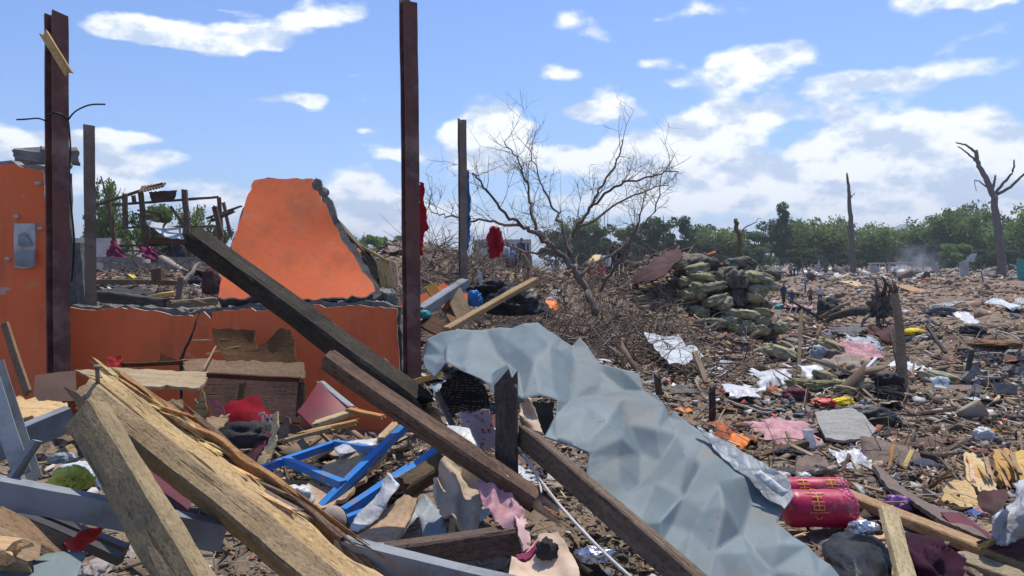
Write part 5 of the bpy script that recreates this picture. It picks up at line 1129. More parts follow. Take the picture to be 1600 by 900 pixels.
patch('orange_bedding', [(1088, 664, 6.6), (1105, 657, 6.7), (1140, 656, 6.7), (1160, 664, 6.5), (1172, 676, 6.2), (1160, 690, 5.9), (1120, 694, 5.8), (1098, 684, 6.0)], 'orange_cloth', step=4, inner=[(1130, 668, 6.1)], shape=folds(.025, 5, (1, 0, 1), 41, .8, .3), thick=.02, label='orange patterned bedding heap behind the large sheet', cat='bedding')
patch('orange_cloth', [(1112, 694, 5.7), (1135, 684, 5.8), (1180, 682, 5.8), (1186, 690, 5.6), (1160, 698, 5.4), (1150, 716, 5.1), (1132, 720, 5.0), (1118, 706, 5.4)], 'orange_plastic', step=4, shape=folds(.03, 6, (.4, 0, 1), 42, .8, .3), thick=.012, label='bright orange cloth spread below the bedding', cat='cloth')
sheet_on('pink_quilt', 1225, 690, 90, 110, 'pink_cloth', 'dirty pink quilt right of the orange bedding', 'quilt', 6, tilt=.15, amp=.03, freq=5)
patch('brown_tarp', [(1168, 662, 6.7), (1172, 645, 7.1), (1230, 638, 7.3), (1270, 620, 7.4), (1276, 632, 7.2), (1262, 664, 6.6), (1220, 660, 6.6)], 'brown_tarp', step=6, shape=crum(.03, 2.5, 6), thick=.008, label='grey-brown tarp draped behind the orange bedding', cat='tarp')
patch('corrugated_piece', [(1122, 636, 7.4), (1160, 634, 7.4), (1160, 662, 7.0), (1120, 664, 7.0)], 'timber_grey', step=3, shape=lambda X, v: .02 * np.sin(X[:, 0] * 42), thick=.006, label='small brown corrugated piece standing behind the orange bedding', cat='corrugated sheet')
sheet_on('white_sheet', 1155, 622, 50, 60, 'white_plastic', 'torn white plastic sheet above the corrugated piece', 'plastic sheet', 8, tilt=.2, amp=.03, freq=5)
patch('grey_board', [(1273, 648, 6.5), (1330, 640, 6.6), (1352, 652, 6.4), (1370, 668, 6.1), (1358, 682, 5.9), (1320, 688, 5.7), (1290, 684, 5.8)], 'grey_board', step=7, shape=lambda X, v: .02 * fbm(X, 2, 3, 5), thick=.02, jag=.8, label='flat grey board beside the black plastic bag', cat='board')
lump_on('black_bag', 1368, 668, 62, 'black_plastic', 'black plastic bag lying on the flat grey board', 'plastic bag', (1, .6, .55), 5, amp=.35)
lump_on('red_bag', 1288, 634, 34, 'red_plastic', 'red and orange bag beside the yellow one', 'bag', (1, .7, .4), 6)
lump_on('yellow_bag', 1318, 632, 32, 'yellow', 'bright yellow bag in front of the olive sacks', 'bag', (1, .7, .45), 7)
sheet_on('tin_sheet', 1208, 604, 62, 70, 'white_sheet', 'pale bent tin sheet right of the dark brush', 'tin sheet', 9, tilt=.25, amp=.05, freq=2.5)
lump_on('pink_bundle', 1245, 622, 40, 'maroon_cloth', 'dull pink bundle beside the pale tin sheet', 'bundle', (1, .7, .5), 8)
lump_on('grey_jacket', 1278, 565, 34, 'grey_sheet', 'crumpled grey-blue jacket among the olive sacks', 'jacket', (.8, .7, .9), 9)
lump_on('brown_sack', 1298, 570, 36, 'brown_tarp', 'brown crumpled sack behind the grey jacket', 'sack', (1, .7, .8), 10)
sheet_on('pink_cloth', 1348, 562, 56, 60, 'pink_cloth', 'pink cloth lying on the olive sacks', 'cloth', 11, tilt=.35, amp=.06, freq=3)
sheet_on('grey_tin', 1352, 548, 40, 40, 'grey_sheet', 'pale grey tin piece above the pink cloth', 'tin sheet', 12, tilt=.4)
sheet_on('dark_tarp', 1335, 527, 60, 60, 'grey_cloth', 'dark blue-grey tarp near the uprooted stump', 'tarp', 13, tilt=.15, amp=.06, freq=2)
sheet_on('brown_tin', 1392, 532, 60, 60, 'brown_sheet', 'brown bent tin sheet behind the leaning bare post', 'tin sheet', 14, tilt=.3, amp=.06, freq=2)
lump_on('yellow_orange_cloth', 1426, 527, 34, 'yellow', 'yellow and orange cloth on the soil near the bare post', 'cloth', (1, .6, .35), 15)
lump_on('dark_bundle', 1522, 526, 40, 'black_cloth', 'dark bundle beside the soil heap', 'bundle', (1, .7, .55), 16)
sheet_on('white_rag', 1510, 516, 26, 40, 'white_plastic', 'white rag lying on the dark bundle', 'rag', 17, tilt=.4, up=.2)
sheet_on('tan_board', 1422, 456, 24, 60, 'timber_orange', 'tan board lying on the far soil', 'board', 18, tilt=.15, amp=.01, rag=.01, thick=.05)
sheet_on('yellow_board', 1336, 447, 26, 70, 'timber', 'yellowish board lying on the far rubble', 'board', 19, tilt=.1, amp=.02, rag=.01, thick=.05)
lump_on('grey_heap', 1470, 491, 40, 'grey_cloth', 'grey crumpled tarp in the ploughed soil', 'tarp', (1, .7, .4), 20)
lump_on('yellow_sack', 1590, 489, 34, 'sack', 'yellowish sack at the edge of the soil field', 'sack', (1, .7, .4), 21)
lump_on('orange_soil', 1560, 540, 70, 'orange_earth', 'orange-brown soil heap by the broken blocks', 'soil heap', (1, .6, .14), 22, amp=.2, freq=3)
lump_on('white_bundle', 1538, 690, 34, 'white_plastic', 'white crumpled bundle beside the splintered wood', 'bundle', (.8, .6, .8), 23)
lump_on('white_cup', 1256, 752, 24, 'white_plastic', 'white crumpled cup above the red rolls', 'cup', (1, .8, .7), 24)
sheet_on('white_wrapper', 1330, 735, 50, 50, 'white_plastic', 'torn white wrapper above the red rolls', 'wrapper', 25, tilt=.4, amp=.03, freq=8)
lump_on('orange_ball', 1242, 704, 16, 'red_plastic', 'small orange-red ball of plastic by the brown cloth', 'plastic scrap', (1, .8, .9), 26)
sheet_on('blue_card', 1265, 706, 16, 34, 'grey_sheet', 'small pale blue card by the orange-red scrap', 'card', 27, tilt=.9, amp=.002, rag=.01)
for k, (x, y) in enumerate(((1418, 706), (1382, 722))):
    lump_on('dark_rag', x, y, 40, ['brown_card', 'maroon_cloth'][k], ['brown rag in the hollow behind the curved board', 'maroon rag near the white wrapper'][k], 'rag', (1, .7, .45), 30 + k)
# folded brown cloth
patch('brown_cloth', [(1232, 744, 4.5), (1240, 724, 4.7), (1262, 712, 4.8), (1300, 712, 4.85), (1330, 716, 4.8), (1318, 730, 4.6), (1280, 734, 4.5), (1254, 756, 4.35), (1236, 760, 4.35)], 'brown_tarp', step=4, shape=folds(.03, 9, (.5, 0, 1), 21, 1.2), thick=.01, label='bundle of folded brown cloth behind the red rolls', cat='cloth')

# red rolls with gold print
def roll(cx, cy, Y, L, r, label, prints):
    root = empty('red_roll', P(cx, cy, Y) - Vector((0, 0, r)), label, 'roll', 'red rolls with gold print')
    n, k = 36, 26; v = []; f = []
    prof = [(-L / 2, 0), (-L / 2, r * .55), (-L / 2 + .01, r * .86), (-L / 2 + .03, r)] + [(x, r * (1 + .012 * math.sin(x * 40))) for x in np.linspace(-L / 2 + .05, L / 2 - .05, 14)] + [(L / 2 - .03, r), (L / 2 - .01, r * .86), (L / 2, r * .55), (L / 2, 0)]
    for x, rr_ in prof:
        for i in range(n):
            a = 2 * math.pi * i / n; v.append((x, math.cos(a) * rr_, math.sin(a) * rr_))
    for j in range(len(prof) - 1):
        for i in range(n): f.append((j * n + i, j * n + (i + 1) % n, (j + 1) * n + (i + 1) % n, (j + 1) * n + i))
    m = Matrix.Translation(P(cx, cy, Y)) @ Matrix.Rotation(.06, 4, 'Z') @ Matrix.Rotation(.02, 4, 'Y')
    v = np.array(v); v = v * np.stack([np.ones(len(v)), *(2 * [1 + .035 * fbm(v, 9, 3, int(cx)) - .02])], -1)
    body = link('body', mesh('body', v, f, True), 'roll_red', root, m)
    def print_(name, segs, mat, w=.004):                # strokes bent onto the cylinder: (x, angle) pairs
        vv, ff = [], []
        for (xa, ta), (xb, tb) in segs:
            st = 4; dx, dt = xb - xa, (tb - ta) * r; l = math.hypot(dx, dt) or 1; ox, ot = -dt / l * w, dx / l * w / r
            for s in range(st + 1):
                x_, t_ = xa + (xb - xa) * s / st, ta + (tb - ta) * s / st
                for sg in (-1, 1):
                    x2, t2 = x_ + sg * ox, t_ + sg * ot; vv.append((x2, -math.cos(t2) * (r * 1.022), math.sin(t2) * (r * 1.022)))
            b0 = len(vv) - 2 * (st + 1)
            for s in range(st): ff.append((b0 + 2 * s, b0 + 2 * s + 1, b0 + 2 * s + 3, b0 + 2 * s + 2))
        o = link(name, mesh(name, vv, ff), mat, root, m); md = o.modifiers.new('thickness', 'SOLIDIFY'); md.thickness = .0012
    # two framed characters and small marks
    for cx_, t0 in prints:
        u, q = .024, .024 / r
        print_('gold_print', [((cx_ - u, t0 + q), (cx_ + u, t0 + q)), ((cx_, t0 + 1.5 * q), (cx_, t0 - 1.4 * q)), ((cx_ - u * 1.3, t0), (cx_ + u * 1.3, t0)), ((cx_ - u, t0 - .7 * q), (cx_ + u, t0 - .7 * q)), ((cx_ - u, t0 - .7 * q), (cx_ - u, t0 - 1.5 * q)), ((cx_ + u, t0 - .7 * q), (cx_ + u, t0 - 1.5 * q)), ((cx_ - u, t0 - 1.5 * q), (cx_ + u, t0 - 1.5 * q))], 'gold', .0028)
        [print_('gold_line', [((cx_ - 1.9 * u, t0 + s_ * q), (cx_ + 1.9 * u, t0 + s_ * q))], 'gold', .0016) for s_ in (-2, 2)]
        print_('gold_print', [((cx_ - u * .6, t0 - 2.8 * q), (cx_ - u * .1, t0 - 3.3 * q)), ((cx_ + u * .1, t0 - 3.3 * q), (cx_ + u * .6, t0 - 2.8 * q)), ((cx_ - u * .6, t0 + 2.8 * q), (cx_ - u * .1, t0 + 3.3 * q)), ((cx_ + u * .1, t0 + 3.3 * q), (cx_ + u * .6, t0 + 2.8 * q))], 'gold', .0028)
    rr_ = random.Random(int(cx)); segs = []
    for _ in range(70):
        x_, t_ = L / 2 - rr_.uniform(.02, .07), rr_.uniform(-.5, 2.4); d_ = rr_.uniform(0, 6.3)
        segs.append(((x_, t_), (x_ + .008 * math.cos(d_), t_ + .008 / r * math.sin(d_))))
    print_('flower_print', segs, 'roll_pink', .0022)
    return root
def mat_roll():
    m, N, b, co, out = _mat('red_printed_film')
    n = N.noise(co, 14, 5, .6); c = N.mix(N.smooth(n, .4, .65), (.46, .012, .075), (.36, .01, .05))
    c = N.mix(N.math('MULTIPLY', N.smooth(N.noise(co, 12, 8, .72), .5, .68), .55), c, (.36, .2, .19))
    N.l.new(c, b.inputs['Base Color']); b.inputs['Roughness'].default_value = .4; b.inputs['Specular IOR Level'].default_value = .4
    bump(N, b, N.noise(N.vmath('MULTIPLY', co, (1, 3, 3)), 12, 4), .3, .006)
    return m
M['roll_red'] = mat_roll(); M['gold'] = plain('gold_print', (.72, .34, .05), (.6, .26, .04), rough=.45, dirt=.1); M['roll_pink'] = plain('pink_print', (.72, .3, .42), rough=.5, dirt=.1)
roll(1280, 794, 3.55, .33, .088, 'nearer, larger red roll with gold print right of the sheet', ((-.04, .62),))
roll(1268, 765, 3.82, .36, .06, 'farther red roll lying behind the larger one', ((-.06, .72), (.08, .72)))

# planks, board and bags in the corner
beam('long_plank', (1318, 772, 3.9), (1640, 902, 2.95), .085, .05, 'timber_orange', 'long orange-brown plank running down to the picture edge', 'plank', seed=61, rough=.003)
beam('long_plank', (1322, 806, 3.6), (1390, 848, 3.25), .09, .03, 'timber', 'pale plank just below the red rolls', 'plank', seed=62)
beam('upright_plank', (1386, 792, 3.05), (1432, 960, 2.45), .075, .03, 'timber', 'pale split plank standing in front of the purple cloth', 'plank', seed=63, up=(0, -1, .35), brk=(.06, .02))
beam('long_plank', (1490, 868, 3.2), (1660, 930, 2.75), .11, .04, 'timber_grey', 'grey plank at the bottom right below the long orange-brown one', 'plank', seed=64)
patch('curved_board', [(1362, 728, 4.55), (1372, 730, 4.5), (1404, 756, 4.2), (1452, 785, 3.9), (1505, 806, 3.65), (1546, 835, 3.4), (1548, 846, 3.35), (1520, 838, 3.35), (1480, 822, 3.5), (1446, 800, 3.6), (1410, 776, 3.8), (1376, 748, 4.2)], 'brown_tarp', step=6, shape=lambda X, v: .02 * fbm(X, 2, 3, 5), thick=.02, label='long curved brown board lying right of the red rolls', cat='board')
patch('maroon_board', [(1470, 800, 3.6), (1500, 800, 3.6), (1548, 836, 3.35), (1552, 848, 3.3), (1520, 842, 3.35), (1488, 822, 3.45)], 'maroon_cloth', step=6, thick=.008, label='dull pink flap at the end of the curved board', cat='flap')
patch('black_rubbish_bag', [(1290, 862, 3.0), (1304, 836, 3.05), (1330, 822, 3.08), (1352, 828, 3.02), (1370, 842, 2.98), (1388, 868, 2.9), (1392, 905, 2.72), (1370, 960, 2.5), (1310, 960, 2.52), (1292, 905, 2.75)], 'black_plastic', step=4, inner=[(1335, 862, 2.74), (1345, 900, 2.56), (1320, 890, 2.62)], shape=lambda X, v: .014 * facets(26, 3, 1.8, 1.0)(X, v) + .008 * facets(12, 4, 1.6, .7)(X, v), thick=.02, label='black rubbish bag at the bottom beside the large sheet', cat='rubbish bag')
lump('white_tape', 1352, 826, 2.95, (.05, .03, .025), 'foil', 'crumpled silver packaging on the black rubbish bag', 'packaging', amp=.6)
patch('purple_cloth', [(1408, 842, 3.1), (1425, 828, 3.15), (1452, 830, 3.12), (1476, 836, 3.08), (1490, 858, 3.0), (1512, 872, 2.95), (1505, 896, 2.85), (1480, 915, 2.75), (1430, 930, 2.68), (1412, 890, 2.85)], 'purple_cloth', step=4, inner=[(1446, 858, 2.82), (1470, 880, 2.76), (1440, 890, 2.7)], shape=lambda X, v: folds(.016, 8, (.6, 0, 1), 31, .8, .2)(X, v) + .012 * facets(24, 13, 2.2, .8)(X, v), thick=.02, label='dark purple cloth heap at the bottom behind the upright plank', cat='cloth')
lump('purple_packet', 1400, 790, 3.75, (.055, .04, .05), 'purple_packet', 'shiny purple packet left of the curved board', 'packet', amp=.35, seed=14) if M.setdefault('purple_packet', plain('purple_film', (.11, .035, .26), (.35, .16, .3), ns=22, rough=.35, dirt=.1)) else None
patch('crumpled_film', [(1546, 832, 3.2), (1556, 806, 3.25), (1572, 780, 3.3), (1580, 752, 3.4), (1600, 738, 3.4), (1660, 735, 3.4), (1665, 850, 3.0), (1600, 842, 3.05), (1572, 850, 3.05), (1552, 846, 3.1)], 'white_sheet', step=4.5, inner=[(1602, 785, 3.0), (1630, 800, 2.95), (1590, 815, 3.02)], shape=lambda X, v: .03 * facets(34, 5, 1.8, -.9)(X, v) + .012 * facets(14, 6, 1.6, -.7)(X, v), thick=.004, label='big crumpled white plastic film at the picture edge', cat='plastic film')
patch('brown_wrap', [(1524, 778, 3.3), (1532, 766, 3.32), (1572, 762, 3.3), (1578, 772, 3.2), (1570, 790, 3.12), (1552, 806, 3.08), (1538, 800, 3.12)], 'brown_sheet', step=5, inner=[(1552, 782, 3.06)], shape=lambda X, v: .01 * facets(20, 3, 1.5, .5)(X, v), thick=.006, label='dark brown plastic piece against the white film', cat='plastic piece')
patch('maroon_sheet', [(1525, 846, 3.2), (1600, 830, 3.2), (1640, 870, 3.0), (1600, 872, 3.0)], 'maroon_cloth', step=7, shape=crum(.01, 4, 3), thick=.006, label='dark maroon sheet under the white film', cat='sheet')
for k, (pts, m, l) in enumerate((
    ([(1505, 708, 4.5), (1520, 706, 4.5), (1545, 730, 4.3), (1560, 770, 4.0), (1534, 774, 3.95), (1510, 745, 4.2)], 'ply', 'splintered pale wood slab beside the white film'),
    ([(1552, 702, 4.6), (1575, 700, 4.6), (1590, 745, 4.3), (1568, 756, 4.2), (1556, 735, 4.3)], 'timber', 'upright splintered wood behind the white film'),
    ([(1480, 752, 4.1), (1510, 748, 4.2), (1532, 780, 3.9), (1520, 796, 3.75), (1470, 780, 3.9)], 'timber', 'split pale wood lying left of the white film'),
    ([(1576, 706, 4.7), (1640, 700, 4.7), (1640, 750, 4.4), (1596, 745, 4.4)], 'timber_orange', 'orange-brown wood slab at the picture edge'))):
    shard(pts, m, l, .035)
for k in range(16):
    x = R.uniform(1500, 1600); y = R.uniform(702, 735); Y = 4.4
    beam('wood_splinter', (x, y, Y), (x + R.uniform(5, 30), y + R.uniform(25, 50), Y - .3), .022, .012, R.choice(['ply', 'timber', 'timber_orange']), 'splinter of the smashed pale wood near the white film', 'splinter', 'splinters of the smashed pale wood', brk=(.06, .04))
for k, (a, b, w, h, m, l) in enumerate((
    ((1395, 740, 4.9), (1500, 728, 5.0), .09, .02, 'timber_grey', 'flat grey board over the dark hollow'),
    ((1240, 672, 6.3), (1280, 676, 6.1), .05, .05, 'timber_grey', 'two-metre grey pole end near the grey board'),
    ((1180, 716, 5.3), (1262, 690, 5.4), .07, .04, 'timber_brown', 'brown rough plank behind the orange cloth'),
    ((1310, 715, 5.2), (1410, 694, 5.6), .10, .03, 'brown_card', 'brown board in front of the black plastic bag'),
    ((1300, 640, 7.6), (1600, 672, 7.6), .09, .07, 'timber_grey', 'long weathered log behind the bare post foot'),
    ((1380, 662, 7.0), (1600, 652, 7.4), .11, .08, 'timber_grey', 'long grey log lying in front of the bare post'),
    ((1440, 690, 6.0), (1600, 688, 6.0), .06, .03, 'timber_brown', 'long thin brown plank across the open ground'),
    ((1530, 860, 3.1), (1575, 835, 3.2), .02, .02, 'timber', 'thin stick below the white film'),
    ((1270, 590, 9.6), (1345, 560, 10.4), .05, .05, 'timber_grey', 'pale stick lying across the olive sacks'),
    ((1310, 622, 8.8), (1370, 560, 9.8), .04, .04, 'paint_white', 'white pole leaning between the olive sacks'),
    ((1246, 620, 10), (1252, 485, 11), .05, .05, 'timber_grey', 'thin pale stake standing right of the sandbag heap'),
    ((1447, 614, 8.6), (1492, 632, 8.0), .10, .03, 'timber', 'pale plank right of the bare post'),
    ((1112, 660, 6.6), (1112, 608, 6.6), .05, .05, 'timber_dark', 'short dark stake behind the orange bedding'),
    ((1030, 620, 6.0), (1027, 585, 6.0), .05, .04, 'timber_brown', 'short brown stake just behind the large sheet'),
    ((1448, 510, 11), (1478, 552, 10), .04, .04, 'timber_dark', 'dark stake leaning on the open field'),
    ((1510, 590, 9.5), (1520, 545, 9.6), .05, .05, 'timber_dark', 'black stake beside the broken blocks'),
    ((1405, 580, 9.5), (1392, 520, 10), .04, .04, 'timber_dark', 'dark rod behind the bare post'),
    ((1105, 600, 8), (1085, 550, 8.6), .06, .04, 'timber_grey', 'rough grey stick leaning before the white sheet'))):
    beam('loose_pole', a, b, w, h, m, l, 'pole' if w < .07 else 'plank', brk=(.02, .03), rough=.005)
# leaning bare post
bare = tube('bare_post', [(1414, 655, 8.0), (1409, 560, 8.02), (1404, 500, 8.02), (1397, 458, 8.0)], (.052, .04), 'timber_grey', 'bare wooden post standing alone in the rubble field', 'post', sides=12)
for k, (x, y) in enumerate(((1392, 448), (1402, 446), (1396, 440))):
    beam('splinter', (1397 + k * 2, 462, 8.0), (x, y, 8.0), .03, .02, 'timber_brown', parent=bare, brk=(.02, .05))
# uprooted stump
RT = random.Random(8)
st = empty('uprooted_stump', on(1372, 512), 'dark uprooted tree stump with a horizontal trunk beyond the bare post', 'tree stump')
SY = st.location.y
tube('trunk', [(1365, 488, SY), (1340, 486, SY + .4), (1312, 492, SY + .8), (1296, 497, SY + 1)], (.085 * SY / 12, .045 * SY / 12), 'bark', parent=st, sides=10)
lump('root_ball', 1374, 482, SY, (.12 * SY / 12, .14 * SY / 12, .2 * SY / 12), 'bark', parent=st, amp=.9, freq=3.2, sub=5)
for k, (a, b, c) in enumerate((((1374, 470), (1370, 448), (1368, 436)), ((1385, 475), (1392, 452), (1382, 440)), ((1382, 490), (1398, 480), (1405, 490)), ((1372, 495), (1372, 508), (1378, 516)), ((1362, 490), (1350, 500), (1345, 515)), ((1378, 465), (1384, 445), (1378, 432)))):
    tube('root', [(*a, SY), (*b, SY - .3), (*c, SY - .3)], (.04 * SY / 12, .012 * SY / 12), 'bark', parent=st, sides=7)
for k in range(16):
    a0 = RT.uniform(0, 6.28); l0 = RT.uniform(12, 30); x1, y1 = 1374 + math.cos(a0) * l0 * .8, 480 + math.sin(a0) * l0
    tube('root', [(1374, 480, SY - .1), ((1374 + x1) / 2 + RT.gauss(0, 3), (480 + y1) / 2 + RT.gauss(0, 3), SY - .2), (x1 + RT.gauss(0, 5), y1, SY - RT.uniform(0, .5))], (.02 * SY / 12, .005 * SY / 12), 'bark', parent=st, sides=5)
# broken concrete blocks
bm_ = empty
blk = bpy.data.meshes.new('hollow_block')
def block_mesh():
    bm = bmesh.new()
    def bx(x0, x1, y0, y1, z0, z1):
        r = bmesh.ops.create_cube(bm, size=1); bmesh.ops.scale(bm, verts=r['verts'], vec=(x1 - x0, y1 - y0, z1 - z0)); bmesh.ops.translate(bm, verts=r['verts'], vec=((x0 + x1) / 2, (y0 + y1) / 2, (z0 + z1) / 2))
    bx(-.2, .2, -.075, -.045, -.1, .1); bx(-.2, .2, .045, .075, -.1, .1)
    for x in (-.2, -.015, .17): bx(x, x + .03, -.045, .045, -.098, .098)
    bm.to_mesh(blk); bm.free(); blk.materials.append(M['concrete'])
block_mesh()
for k in range(44):
    p = on(R.uniform(1495, 1660), R.uniform(558, 622)); o = link('concrete_block', blk)
    o.matrix_world = Matrix.Translation(p + Vector((0, 0, R.uniform(.02, .14)))) @ Matrix.Rotation(R.uniform(0, 6.3), 4, 'Z') @ Matrix.Rotation(R.choice([0, 1.57]) + R.gauss(0, .35), 4, 'X') @ Matrix.Rotation(R.gauss(0, .35), 4, 'Y') @ Matrix.Diagonal((.5, .5, .5, 1))
    tag(o, 'grey hollow concrete block tumbled in the block heap at the field edge', 'block', 'tumbled concrete blocks')
# fallen white rack and chair
rk = empty('white_rack', (462 / FP * 36, 36, Hs(462 / FP * 36, 36)), 'white wire rack lying before the walking people', 'rack'); Rp = rk.location
for k in range(7):
    t = k / 6; bar('slat', Rp + Vector((-.9 + 1.5 * t, 0, .08)), Rp + Vector((-.5 + 1.5 * t, .3, .75)), box_profile(.035, .035), 'paint_white', parent=rk, seg=2)
for a, b in ((0, .08), (.4, .75)): bar('rail', Rp + Vector((-1 + a, a * .7, b)), Rp + Vector((.75 + a, a * .7, b)), box_profile(.05, .05), 'paint_white', parent=rk, seg=2)
lump_on('black_chair_wreck', 1293, 497, 40, 'black_cloth', 'black wreck of an armchair beside the white rack', 'armchair', (.7, .8, 1.0), 33, amp=.4)
lump_on('green_bag', 1217, 483, 14, 'teal_plastic', 'small green bag at the feet of the walking people', 'bag', (1, .7, .6), 34)

# ---------------------------------------------------------------- people
def person_mesh(seed, shirt, trousers, stride=.1, bend=0.0):
    V = [(0, 0, .97), (0, 0, 1.18), (0, bend * .1, 1.40), (0, bend * .14, 1.52), (0, bend * .16 - .01, 1.60), (0, bend * .16, 1.72)]
    E = [(0, 1), (1, 2), (2, 3), (3, 4), (4, 5)]; Rr = [.14, .135, .15, .055, .085, .075]
    for s in (-1, 1):
        k = len(V)
        V += [(s * .19, bend * .1, 1.42), (s * .24, .02 - s * .04, 1.16), (s * .25, -.08 - s * .06, .93), (s * .25, -.11 - s * .06, .85)]; Rr += [.07, .05, .038, .034]; E += [(2, k), (k, k + 1), (k + 1, k + 2), (k + 2, k + 3)]
        k = len(V)
        V += [(s * .10, 0, .9), (s * .11, -.03 + s * stride * .5, .5), (s * .11, s * stride, .09), (s * .13, s * stride - .15, .04)]; Rr += [.095, .068, .048, .04]; E += [(0, k), (k, k + 1), (k + 1, k + 2), (k + 2, k + 3)]
    me = bpy.data.meshes.new('person'); me.from_pydata(V, E, []); ob = bpy.data.objects.new('tmp', me); COL.objects.link(ob)
    ob.modifiers.new('s', 'SKIN'); ob.modifiers.new('u', 'SUBSURF').levels = 1
    for i, d in enumerate(me.skin_vertices[0].data): d.radius = (Rr[i], Rr[i] * (.8 if i in (0, 1, 2) else 1)); d.use_root = (i == 0)
    dg = bpy.context.evaluated_depsgraph_get(); dg.update(); m2 = bpy.data.meshes.new_from_object(ob.evaluated_get(dg)); bpy.data.objects.remove(ob)
    m2.name = 'person'
    for nm in ('skin', shirt, trousers, 'hair', 'black_cloth'): m2.materials.append(M[nm])
    for p in m2.polygons:
        c = p.center; z = c.z; p.use_smooth = True
        p.material_index = 4 if z < .09 else 2 if (z < .98 and abs(c.x) < .2 and not (abs(c.x) > .17 and z > .8)) else 3 if (z > 1.66 or (z > 1.56 and c.y > .02)) else 0 if (z > 1.5 or (abs(c.x) > .2 and z < 1.12)) else 1
    return m2
M['shirt_blue'] = plain('shirt_navy', (.03, .05, .13), dirt=.1); M['shirt_brown'] = plain('shirt_khaki', (.2, .15, .11), dirt=.1); M['shirt_white'] = plain('shirt_white', (.6, .62, .64), dirt=.1); M['jeans'] = plain('jeans', (.05, .08, .14), dirt=.1); M['shirt_red'] = plain('shirt_red', (.4, .05, .05), dirt=.1); M['shirt_sky'] = plain('shirt_sky', (.1, .3, .6), dirt=.1)
def person(px, foot, height_px, Y, yaw, mesh_, label):
    p = P(px, foot, Y); s = height_px * Y / FP / 1.78
    o = link('person', mesh_); o.matrix_world = Matrix.Translation((p.x, Y, p.z)) @ Matrix.Rotation(yaw, 4, 'Z') @ Matrix.Diagonal((s, s, s, 1))
    return tag(o, label, 'person')
PM = [person_mesh(1, 'shirt_blue', 'black_cloth', .12), person_mesh(2, 'shirt_blue', 'jeans', .05), person_mesh(3, 'shirt_brown', 'black_cloth', .08), person_mesh(4, 'shirt_white', 'black_cloth', .1), person_mesh(5, 'shirt_red', 'black_cloth', .05), person_mesh(6, 'shirt_sky', 'jeans', .05), person_mesh(7, 'black_cloth', 'black_cloth', .05)]
def ground_foot(px, foot, Y):
    return HY + (HC - Hs((px - 800) / FP * Y, Y)) / Y * FP
for px, ft, hp, Y, yaw, m_, l in ((1224, 480, 41, 47, .5, 0, 'person in dark blue, first of the walkers beside the sandbag heap'), (1237, 477, 34, 49, 2.8, 1, 'person in blue jacket and jeans, bending forward behind the first walker'), (1266, 476, 34, 49, .2, 2, 'person in khaki shirt and black trousers near the white rack'), (1281, 476, 32, 49, -.3, 3, 'person in white shirt near the white rack'), (1258, 456, 24, 66, 1.2, 5, 'person in light blue behind the person in khaki'),
    (1241, 441, 15, 98, .3, 6, 'far dark figure beyond the walkers'), (1246, 441, 15, 98, .9, 0, 'far dark blue figure beyond the walkers'), (1236, 440, 14, 99, -.6, 6, 'far dark figure at the front of the distant trio')):
    f_ = ground_foot(px, ft, Y); person(px, f_, hp, Y, yaw, PM[m_], l)
rl = random.Random(3); cw = ['red shirt', 'blue shirt', 'white shirt', 'dark clothes', 'khaki shirt', 'light blue shirt']; ci = [4, 0, 3, 6, 2, 5]
spots = [(772, 418), (778, 420), (786, 416), (792, 420), (800, 417), (808, 420), (815, 418), (822, 420), (925, 418), (938, 420), (950, 416), (958, 421), (968, 420), (977, 419)]
for k, (x, f_) in enumerate(spots):
    c_ = rl.randrange(6); Y = 32 + rl.uniform(0, 5); person(x, ground_foot(x, 0, Y), 1.7 * FP / Y, Y, rl.uniform(0, 6), PM[ci[c_]], f'person in {cw[c_]} in the crowd beyond the brush heap, {"under the red garment" if x < 900 else "near the tan hut roof"}')['group'] = 'crowd beyond the brush heap'
# ---------------------------------------------------------------- ruined shed behind the window opening
SH = 22.0
shed = empty('ruined_shed', P(240, 405, SH), 'collapsed timber shed frame seen through the window opening', 'shed')
for a, b, w in (((170, 317), (181, 392), .16), ((195, 303), (196, 358), .2), ((220, 300), (230, 405), .2), ((288, 296), (296, 402), .22), ((342, 308), (347, 376), .16), ((349, 316), (361, 370), .14), ((208, 305), (210, 318), .16)):
    beam('post', (*a, SH), (*b, SH), w * .62, w * .62, 'timber_brown', parent=shed, up=(0, 1, 0), rough=.01)
for a, b, w in (((148, 321), (255, 287), .12), ((168, 321), (342, 308), .11), ((186, 356), (345, 353), .09), ((180, 384), (300, 382), .1), ((186, 392), (240, 392), .08), ((266, 322), (288, 352), .14), ((322, 342), (378, 322), .09), ((333, 322), (350, 336), .08), ((230, 378), (300, 380), .2), ((232, 374), (300, 374), .18)):
    beam('rail', (*a, SH + .2), (*b, SH + .3), w * .62, w * .62, 'timber_brown', parent=shed, rough=.01)
RS = random.Random(2)
for k in range(14):
    x0_ = RS.uniform(150, 350); y0_ = RS.uniform(318, 395); beam('lath', (x0_, y0_, SH + RS.uniform(-.5, 1)), (x0_ + RS.uniform(-30, 40), y0_ + RS.uniform(-28, 22), SH + RS.uniform(-.5, 1)), .05, .05, 'timber_brown', parent=shed)
for k in range(9):
    x = 218 + k * 4.4; beam('rafter', (x, 301 - k * 1.1, SH - .2), (x + 5, 291 - k * .6, SH + 1.0), .05, .05, 'timber_brown', parent=shed)
patch('brown_sheet', [(231, 300, SH - .1), (277, 297, SH - .1), (272, 313, SH - .1), (236, 316, SH - .1)], 'brown_sheet', step=4, shape=folds(.06, .8, (1, 0, 0), 3), thick=.02, parent=shed)
